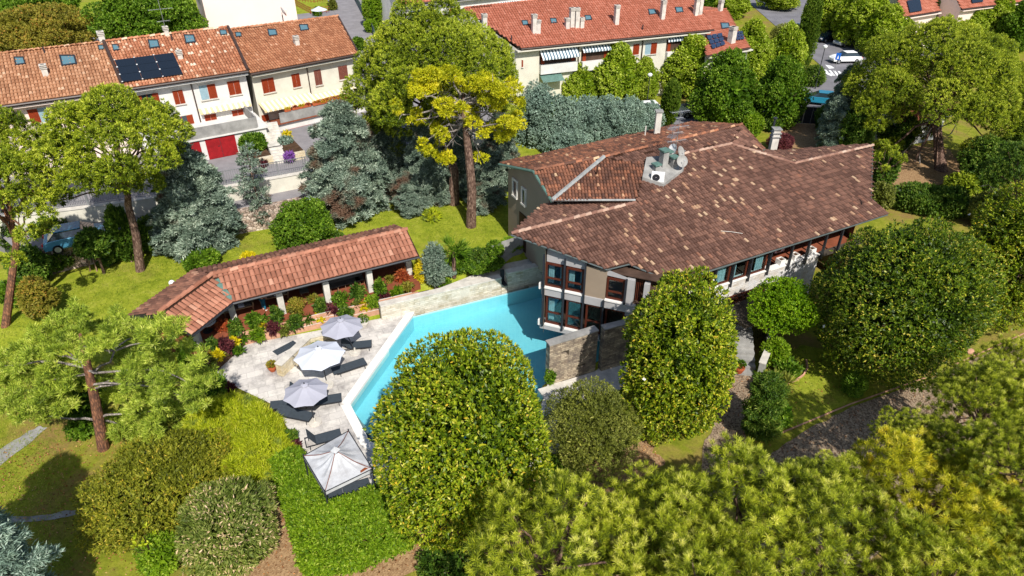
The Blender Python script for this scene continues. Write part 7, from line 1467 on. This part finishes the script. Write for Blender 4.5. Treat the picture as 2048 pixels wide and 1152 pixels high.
# ---------- shrubs of the lawns
S_ = shrub
S_('round_shrub', 'big rounded bright shrub behind the loggia', 'bush', 607, 452, 62, 54, 'leaf_green', 60, 7, .17, .09, amp=.22, bumps=26)
S_('round_shrub', 'light green shrub at the back corner of the loggia', 'bush', 400, 517, 38, 24, 'leaf_green', 70, 7, .18, .08, amp=.3); S_('round_shrub', 'small yellow bush peeping over the loggia roof', 'bush', 497, 513, 14, 9, 'leaf_yellow', 120, 6, .12, .05); S_('round_shrub', 'low green shrub right of the big round one', 'bush', 668, 474, 20, 10, 'leaf_hedge_dark', 90, 6, .14, .06)
S_('young_tree', 'young leafy tree propped by wooden poles', 'tree', 185, 487, 34, 32, 'leaf_hedge_dark', 50, 6, .18, .09, lift=1.4, trunk=True, amp=.3); S_('feathery_shrub', 'yellow green feathery shrub near the left edge', 'bush', 76, 598, 36, 46, 'leaf_brown', 50, 7, .18, .06, amp=.3); S_('round_shrub', 'dark bush beside the left edge pine trunk', 'bush', 30, 585, 26, 30, 'leaf_green', 50, 6, .18, .1, amp=.25)
S_('yucca_clump', 'yellow and green spiky plant on the lawn under the pines', 'plant', 864, 432, 14, 10, 'leaf_juniper', 60, 8, .22, .04, .6)
S_('lane_shrub', 'leafy shrub in front of the rubble wall near the car', 'shrub', 115, 510, 40, 30, 'leaf_hedge_dark', 40, 6, .2, .1, amp=.3); S_('lane_shrub', 'dark shrub at the far left behind the lawn', 'shrub', 60, 530, 44, 40, 'leaf_hedge_dark', 40, 6, .2, .1, amp=.3)
for lab, px, py, rp_, hf in (('dark evergreen below the left stone pine crown', 150, 415, 44, 34), ('dark evergreen left of the propped young tree', 105, 470, 36, 40), ('dark shrub between the pine trunk and the blue cedar', 300, 470, 26, 40), ('shaded shrub row left of the stone pine trunk', 215, 505, 24, 28), ('deep green shrub at the far left wall', 40, 460, 44, 44)):
    S_('lane_shrub', lab, 'shrub', px, py, rp_, hf, 'leaf_hedge_dark', 50, 6, .18, .08, amp=.4)
S_('lane_shrub', 'small bright shrub at the foot of the left cedar', 'shrub', 372, 487, 18, 10, 'leaf_green', 70, 6, .16, .08)
# right of the loggia
S_('spreading_conifer', 'blue green upright conifer right of the loggia', 'conifer', 868, 520, 22, 46, 'leaf_blue_brown', 80, 6, .2, .05, upb=.8, amp=.3); S_('golden_conifer', 'golden yellow clipped conifer at the end of the loggia', 'conifer', 846, 549, 17, 27, 'leaf_yellow', 160, 6, .12, .04, upb=.8)
S_('groundcover', 'bright creeping shrub spilling over the garden wall', 'bush', 962, 521, 46, 17, 'leaf_green', 110, 6, .13, .07)
S_('clipped_ball', 'dark clipped ball at the middle of the bank', 'shrub', 957, 509, 15, 13, 'leaf_hedge_dark', 160, 6, .1, .05, amp=.08, lift=.5); S_('clipped_ball', 'larger dark clipped ball nearest the villa', 'shrub', 990, 497, 17, 17, 'leaf_green', 140, 6, .1, .05, amp=.08, lift=.5); S_('groundcover', 'sunny yellow green ground plants at the villa corner', 'bush', 1022, 489, 26, 12, 'leaf_bright', 90, 6, .14, .07, lift=.2)
S_('climber', 'dark green trailing shrub behind the pool wall', 'shrub', 922, 530, 19, 28, 'leaf_green', 110, 6, .14, .07); S_('silver_shrub', 'silver grey low shrub under the palm', 'shrub', 900, 546, 17, 11, 'leaf_blue', 150, 6, .12, .05); S_('round_shrub', 'dark green shrub under the palm', 'shrub', 885, 556, 16, 8, 'leaf_green', 120, 6, .12, .05)
def palm(px, py, h, R, label, n=22, mat='leaf_green'):
    g = G(px, py); r = thing('palm', label, 'palm', g); m = local(); m.tube([(0, 0, -.1), (.05, 0, h)], [.16, .12], 8); m.build('trunk', 'bark', r); rng = np.random.default_rng(5); PP = []; DD = []
    for k in range(n):
        a_ = k*2.4; e = rng.uniform(-.2, 1.0); d = np.array([math.cos(a_)*math.cos(e), math.sin(a_)*math.cos(e), math.sin(e)]); c = np.array([0.05, 0, h])+d*R*.55; PP.append(c); DD.append(d)
    blades('fronds', np.array(PP), np.array(DD), np.full(n, .6), 26, R*.6, .06, .42, mat, r, rng, curl=.15); return r
palm(908, 548, 1.9, 1.2, 'fan palm with a stout trunk right of the loggia')
# ---------- beds between loggia and terrace
BED = [(512, 640, 17, 17, 'leaf_green', 'green shrub'), (553, 632, 12, 20, 'leaf_hedge_dark', 'upright olive shrub'), (515, 668, 17, 13, 'leaf_bright', 'bright round shrub'), (545, 655, 16, 13, 'leaf_purple', 'purple leaved shrub'), (592, 615, 18, 20, 'leaf_brown', 'bronze tinted shrub'), (590, 645, 17, 15, 'leaf_hedge_dark', 'dark olive shrub'), (470, 655, 15, 18, 'leaf_hedge_dark', 'olive shrub'), (445, 652, 10, 14, 'leaf_red', 'red brown shrub'), (450, 690, 14, 17, 'leaf_purple', 'dark purple shrub'), (470, 683, 9, 7, 'leaf_yellow', 'yellow cushion plant'),
       (488, 673, 9, 6, 'leaf_green', 'small dark cushion'), (445, 703, 9, 7, 'leaf_olive', 'grey green cushion'), (434, 710, 9, 8, 'leaf_yellow', 'golden cushion'), (640, 612, 12, 17, 'leaf_hedge_dark', 'upright olive bush'), (678, 600, 17, 16, 'leaf_green', 'leafy green shrub'), (665, 620, 12, 12, 'leaf_purple', 'wine red shrub'), (688, 624, 17, 13, 'leaf_hedge_dark', 'spreading green shrub'), (642, 632, 12, 7, 'leaf_yellow', 'low yellow plant'), (715, 585, 13, 18, 'leaf_hedge_dark', 'upright dark shrub'), (712, 610, 8, 6, 'leaf_olive', 'grey cushion'),
       (745, 603, 12, 14, 'leaf_bright', 'bright clipped shrub'), (760, 575, 12, 19, 'leaf_green', 'tall narrow shrub'), (765, 592, 14, 8, 'leaf_purple', 'flat purple plant'), (795, 583, 12, 10, 'leaf_bright', 'fresh green shrub'), (803, 552, 12, 16, 'leaf_red', 'russet red shrub'), (815, 572, 9, 10, 'leaf_brown', 'yellow brown shrub'), (728, 612, 6, 5, 'leaf_yellow', 'tiny yellow plant'), (780, 560, 10, 8, 'leaf_brown', 'ochre shrub'), (625, 598, 10, 10, 'leaf_brown', 'rusty green shrub'), (530, 655, 7, 6, 'leaf_yellow', 'small yellow plant'), (478, 700, 6, 5, 'leaf_green', 'tiny green plant'), (425, 690, 12, 14, 'leaf_hedge_dark', 'dark sprawling shrub'), (420, 725, 14, 12, 'leaf_olive', 'olive sprawling shrub'), (566, 660, 8, 7, 'leaf_olive', 'pale grey plant'), (617, 640, 8, 6, 'leaf_green', 'small green cushion')]
PIL = ((469, 'first'), (566, 'second'), (657, 'third'), (742, 'fourth'), (818, 'last'))
for i, (x, y, rp_, hf, lf, nm) in enumerate(BED):
    q = min(PIL, key=lambda k: abs(k[0]-x)); side = 'left of' if x < q[0]-12 else ('right of' if x > q[0]+12 else 'in front of'); z0 = float(np.interp((y+hf)-np.interp(x, [430, 485, 764, 830], [745, 691, 626, 606]), [-60, -25, 0], [1.1, .7, .3]))
    S_('bed_shrub', f'{nm} {side} the {q[1]} white loggia pillar, {"low by the terrace kerb" if z0 < .6 else "high in the stepped bed"}', 'shrub', x, y, rp_, hf, lf, 100, 6, .14, .055, amp=.5, bumps=12, width=.6, irreg=.3, strays=.12, z0=z0, group='shrubs in the stepped beds')
for i, (lab, px, py, rp_, hf, lf) in enumerate((('dark shaded conifer left of the large right pine', 1712, 262, 34, 60, 'leaf_hedge_dark'), ('shaded green tree under the large right pine', 1800, 262, 40, 40, 'leaf_hedge_dark'), ('dark tree below the crown of the large right pine', 1975, 330, 50, 60, 'leaf_hedge_dark'), ('shaded tree behind the right edge magnolia', 1985, 420, 44, 40, 'leaf_olive'), ('dark green tree at the right edge above the magnolia', 2040, 300, 40, 60, 'leaf_hedge_dark'), ('dark conifer by the villa roof right edge', 1770, 345, 22, 40, 'leaf_hedge_dark'), ('sunlit bush right of the big pine trunk', 1925, 370, 30, 26, 'leaf_pine'))):
    S_('shaded_tree', lab, 'tree', px, py, rp_, hf, lf, 40, 7, .22, .08, amp=.4, bumps=36, width=.5, z0=.4, trunk=True, seed=300+i)
# ---------- masses in the left foreground
def mass(name, label, cat, poly, ztop, leaf, dens, nb, L, Wd, spread, D0=(0, 0, 1), z0=-.1, bump=.15, bs=1.3, seed=3, tilt=.4, edge_round=.5):
    poly = [tuple(p) for p in poly]; rng = np.random.default_rng(seed); xs = [p[0] for p in poly]; ys = [p[1] for p in poly]; A = abs(sum(poly[i][0]*poly[(i+1) % len(poly)][1]-poly[(i+1) % len(poly)][0]*poly[i][1] for i in range(len(poly))))/2
    N_ = int(dens*(max(xs)-min(xs))*(max(ys)-min(ys))); X = rng.uniform(min(xs), max(xs), N_); Y = rng.uniform(min(ys), max(ys), N_); k = inpoly(X, Y, poly); X = X[k]; Y = Y[k]
    dist = np.full(len(X), 9.); 
    for i in range(len(poly)):
        a_, b_ = np.array(poly[i]), np.array(poly[(i+1) % len(poly)]); d = b_-a_; t = np.clip(((X-a_[0])*d[0]+(Y-a_[1])*d[1])/(d@d), 0, 1); dist = np.minimum(dist, np.hypot(X-a_[0]-t*d[0], Y-a_[1]-t*d[1]))
    rnd = np.sqrt(np.clip(1-(1-np.clip(dist/edge_round, 0, 1))**2, 0, 1)); hh = ztop*(.62+.38*rnd)+bump*(np.sin(X*bs*2.1+1.3*np.sin(Y*1.7))+np.sin(Y*bs*2.6+X))*.5-(rng.random(len(X))**2)*.3
    Pt = np.stack([X, Y, hh+z0], 1); DD = np.tile(np.array(D0, float), (len(X), 1))+rng.normal(0, tilt, (len(X), 3))
    PE = [Pt]; DE = [DD]
    for i in range(len(poly)):
        a_, b_ = np.array(poly[i]), np.array(poly[(i+1) % len(poly)]); Lg_ = np.linalg.norm(b_-a_); n_ = int(Lg_*ztop*dens*1.1); t = rng.random(n_); h_ = rng.random(n_)*ztop*.8; nn = np.array([(b_-a_)[1], -(b_-a_)[0]])/max(Lg_, 1e-6)
        cen = np.mean(np.array(poly), axis=0); nn = nn if (a_-cen)@nn > 0 else -nn; q = a_+(b_-a_)*t[:, None]+nn*rng.normal(-.02, .1, n_)[:, None]; PE.append(np.stack([q[:, 0], q[:, 1], h_+z0], 1)); DE.append(np.tile([nn[0], nn[1], .5], (n_, 1))+rng.normal(0, tilt, (n_, 3)))
    Pt = np.concatenate(PE); DD = nrm(np.concatenate(DE)); c = np.array([np.mean(xs), np.mean(ys), z0]); r = thing(name, label, cat, tuple(c)); blades('foliage', Pt-c, DD, .5+.1*rng.normal(0, 1, len(Pt)), nb, L, Wd, spread, leaf, r, rng, jit=.03)
    return r
HZ = 1.5
mass('laurel_hedge', 'bright green clipped laurel hedge wrapping round the white gazebo', 'hedge', [V2(*q, HZ*.7) for q in ((548, 915), (600, 898), (640, 1000), (650, 1012), (765, 968), (800, 985), (822, 1060), (700, 1112), (606, 1118))], HZ, 'leaf_bright', 200, 6, .15, .07, .8, seed=71, bump=.3, bs=1.0, edge_round=.8)
mass('juniper', 'sprawling golden juniper between the pale pine and the terrace', 'shrub', [V2(*q, .9) for q in ((372, 842), (400, 805), (450, 788), (500, 795), (548, 830), (566, 880), (600, 908), (556, 925), (520, 950), (470, 945), (400, 930))], 1.1, 'leaf_juniper', 130, 8, .34, .035, .5, seed=72, bump=.35, tilt=.7)
S_('bronze_bush', 'large rounded bronze green bush in the left foreground', 'bush', 318, 968, 152, 108, 'leaf_bronze', 60, 7, .15, .045, amp=.16, bumps=70, width=.35, seed=73)
S_('oleander', 'oleander bush dotted with dry beige flower heads', 'bush', 455, 1056, 98, 98, 'leaf_oleander', 60, 7, .2, .05, amp=.16, bumps=50, width=.35, seed=74)
S_('groundcover', 'bright green low plants between the bronze bush and the oleander', 'bush', 318, 1110, 42, 45, 'leaf_bright', 90, 6, .12, .06, amp=.3); S_('round_shrub', 'dark green shrub left of the golden juniper', 'bush', 420, 775, 36, 24, 'leaf_green', 80, 6, .14, .06, amp=.3); S_('round_shrub', 'small purple plant at the terrace edge by the juniper', 'shrub', 455, 778, 13, 9, 'leaf_purple', 120, 6, .12, .05)
S_('round_shrub', 'dark shrub at the foot of the pale pine', 'bush', 160, 800, 50, 38, 'leaf_green', 60, 6, .16, .08, amp=.3); S_('round_shrub', 'low green shrub against the pale pine trunk', 'bush', 165, 855, 30, 22, 'leaf_green', 70, 6, .14, .07, amp=.3)
S_('round_shrub', 'leafy bush under the left end of the loggia roof', 'bush', 385, 705, 30, 30, 'leaf_green', 80, 6, .14, .07, amp=.3); S_('round_shrub', 'olive shrub beside the gazebo', 'shrub', 582, 876, 12, 16, 'leaf_hedge_dark', 120, 6, .12, .06); S_('round_shrub', 'purple shrub beside the gazebo', 'shrub', 590, 893, 12, 12, 'leaf_purple', 120, 6, .12, .06)
S_('stair_plants', 'fresh green plants growing in the sunken stair', 'plant', 628, 690, 11, 8, 'leaf_bright', 150, 6, .12, .06, z0=.1)
def sapling():
    g = G(322, 1150); r = thing('bare_sapling', 'thin dark sapling with a few yellow leaves in the lower left', 'tree', g); rng = np.random.default_rng(8); m = local(); t = np.array([0, 0, 2.6]); m.tube([(0, 0, -.1), (0, 0, 1.5), t], [.04, .03, .015], 6)
    for k in range(5): e = np.array([rng.uniform(-.7, .7), rng.uniform(-.5, .5), rng.uniform(1.8, 2.9)]); limb(m, (0, 0, .9+k*.25), e, .02, .008, rng, 4, .1, 4); 
    m.build('trunk', 'dark_wood', r); pts = np.array([[rng.uniform(-.5, .5), rng.uniform(-.4, .4), rng.uniform(2.2, 2.9)] for _ in range(8)]); blades('leaves', pts, nrm(pts*[1, 1, .2]), np.full(8, .5), 7, .2, .07, .7, 'leaf_juniper', r, rng)
sapling()
# ---------- right-hand garden
S_('round_shrub', 'leafy green shrub beside the curved stair wall', 'bush', 1552, 705, 26, 30, 'leaf_bright', 80, 6, .16, .08, amp=.3); S_('round_shrub', 'green shrubs above the yuccas', 'bush', 1575, 735, 26, 20, 'leaf_green', 80, 6, .16, .08, amp=.3); S_('round_shrub', 'small round bush at the foot of the stair wall', 'shrub', 1522, 752, 12, 10, 'leaf_bright', 120, 6, .12, .05); S_('round_shrub', 'low dark shrub by the kerb at the lawn tip', 'bush', 1560, 830, 22, 24, 'leaf_green', 80, 6, .16, .08, amp=.3); S_('round_shrub', 'ground shrubs behind the path conifer', 'bush', 1528, 775, 20, 16, 'leaf_hedge_dark', 80, 6, .16, .08, amp=.3)
for x, y, lab in ((1545, 762, 'yucca with a spiky rosette left of its twin'), (1572, 768, 'yucca nearer the curved lawn edge')):
    g = G(x, y+8); r = thing('yucca', lab, 'plant', g); rng = np.random.default_rng(x); m = local(); m.tube([(0, 0, -.1), (0, 0, .35)], .08, 6); m.build('trunk', 'bark', r); blades('leaves', np.tile([0, 0, .4], (1, 1)), np.array([[0, 0, 1.0]]), np.array([.6]), 90, .75, .05, .9, 'leaf_olive', r, rng)
g = G(1595, 745); t = thing('bed_edging', 'curved pale stone edging of the yucca bed', 'kerb', g); m = MB(); m.tube([np.array([*G(x, y)[:2], .03]) for x, y in ((1612, 722), (1614, 738), (1606, 752), (1592, 762), (1575, 768), (1556, 770))], .07, 5); m.build('kerb', 'pink_stone', t)
S_('round_shrub', 'dark rounded bush right of the villa roof end', 'bush', 1842, 398, 50, 32, 'leaf_hedge_dark', 50, 6, .2, .08, z0=.3, amp=.2); S_('olive_tree', 'grey green shrub touching the villa roof corner', 'tree', 1765, 392, 24, 30, 'leaf_olive', 60, 6, .16, .06, z0=.3); S_('small_shrub', 'small shrub on the right lawn by the stone', 'shrub', 1915, 700, 13, 12, 'leaf_green', 100, 6, .14, .07, amp=.3)
S_('round_shrub', 'shaded bush beyond the dark rounded bush', 'bush', 1900, 405, 40, 34, 'leaf_hedge_dark', 40, 6, .2, .08, z0=.3); S_('red_maple', 'dark red shrub behind the villa chimney', 'shrub', 1562, 285, 26, 18, 'leaf_purple', 70, 6, .18, .08, z0=.5, amp=.25); S_('round_shrub', 'yellow green bush behind the villa roof corner', 'bush', 1506, 250, 20, 24, 'leaf_bright', 60, 6, .2, .1, z0=.5, amp=.25); S_('round_shrub', 'fresh green low foliage under the dark lime', 'bush', 1440, 235, 40, 18, 'leaf_bright', 50, 6, .2, .1, z0=.5, amp=.3)
S_('round_shrub', 'shaded shrub right of the gate', 'bush', 1652, 235, 20, 26, 'leaf_hedge_dark', 50, 6, .2, .1, z0=.5); S_('round_shrub', 'bush between the gate and the round lime', 'bush', 1548, 250, 16, 14, 'leaf_hedge_dark', 50, 6, .2, .1, z0=.5)
S_('round_shrub', 'low bush in shade left of the bottom pines', 'bush', 900, 1128, 70, 34, 'leaf_hedge_dark', 50, 6, .14, .06, amp=.3); S_('ivy', 'ivy climbing the left end of the weathered stone wall', 'climber', 1100, 752, 9, 18, 'leaf_green', 160, 5, .1, .06); S_('round_shrub', 'deep green shrubs under the grey green bush', 'bush', 1130, 940, 40, 22, 'leaf_green', 60, 6, .14, .06, amp=.3)
g = G(1938, 706); t = thing('garden_stone', 'small brown stone on the right lawn', 'stone', (g[0], g[1], g[2]+.05)); m = local(); m.lathe((0, 0, 0), [(.28, 0), (.3, .1), (.18, .24), (0, .28)], 7); m.build('stone', 'pink_stone', t)
for o in bpy.data.objects:
    for k in ('_r', '_R', '_H'):
        if k in o: del o[k]


# ---------- turf blades and fallen leaves
def litter(name, regions, n, mat, nb, L, Wd, seed, avoid=None, up=True, label=None, cat=None):
    rng = np.random.default_rng(seed); PP = []
    for reg, w in regions:
        poly = GP(reg); xs = [p[0] for p in poly]; ys = [p[1] for p in poly]; X = rng.uniform(min(xs), max(xs), int(n*w)); Y = rng.uniform(min(ys), max(ys), int(n*w)); k = inpoly(X, Y, poly)&~inpoly(X, Y, LOGG)&~inpoly(X, Y, TERR); X, Y = X[k], Y[k]; PP.append(np.stack([X, Y, hgt(X, Y)+(.0 if up else .05)], 1))
    Pt = np.concatenate(PP); D = np.tile([0, 0, 1.0], (len(Pt), 1)) if up else nrm(rng.normal(0, 1, (len(Pt), 3))*[1, 1, .25]); T = .45+.22*np.sin(Pt[:, 0]*1.3+np.sin(Pt[:, 1]*.9))+.1*rng.normal(0, 1, len(Pt))
    o = blades(name, Pt, D, T, nb, L, Wd, .6 if up else .3, mat, None, rng, jit=.03); tag(o, label, cat, kind='stuff')
LAWN = [(60, 590), (280, 520), (560, 455), (830, 392), (1010, 380), (1020, 470), (900, 500), (840, 480), (780, 445), (400, 530), (250, 640), (260, 720), (120, 900), (150, 1150), (-20, 1150), (-20, 640)]
litter('grass', [(LAWN, 1), ([(1545, 790), (1560, 720), (1600, 690), (1660, 700), (1700, 780), (1690, 810), (1575, 862), (1540, 850)], .03), ([(1860, 740), (1920, 640), (2048, 590), (2060, 655), (1890, 735)], .04)], 90000, 'grass_blade', 3, .1, .022, 401, label='short grass blades of the garden lawns', cat='grass')
litter('fallen_leaves', [([(1400, 1010), (1462, 735), (1512, 738), (1600, 868), (1850, 762), (2060, 668), (2060, 760), (1900, 900), (1600, 960)], 1), ([(530, 960), (560, 1000), (600, 1130), (900, 1060), (1000, 980), (1300, 880), (1330, 930), (1000, 1150), (420, 1150)], 1), ([(1545, 790), (1560, 720), (1600, 690), (1700, 780), (1575, 862)], .12), ([(0, 900), (260, 860), (300, 1150), (0, 1150)], .5)], 5000, 'dead_leaf', 1, .11, .06, 402, up=False, label='scattered dry leaves on gravel and earth', cat='leaves')
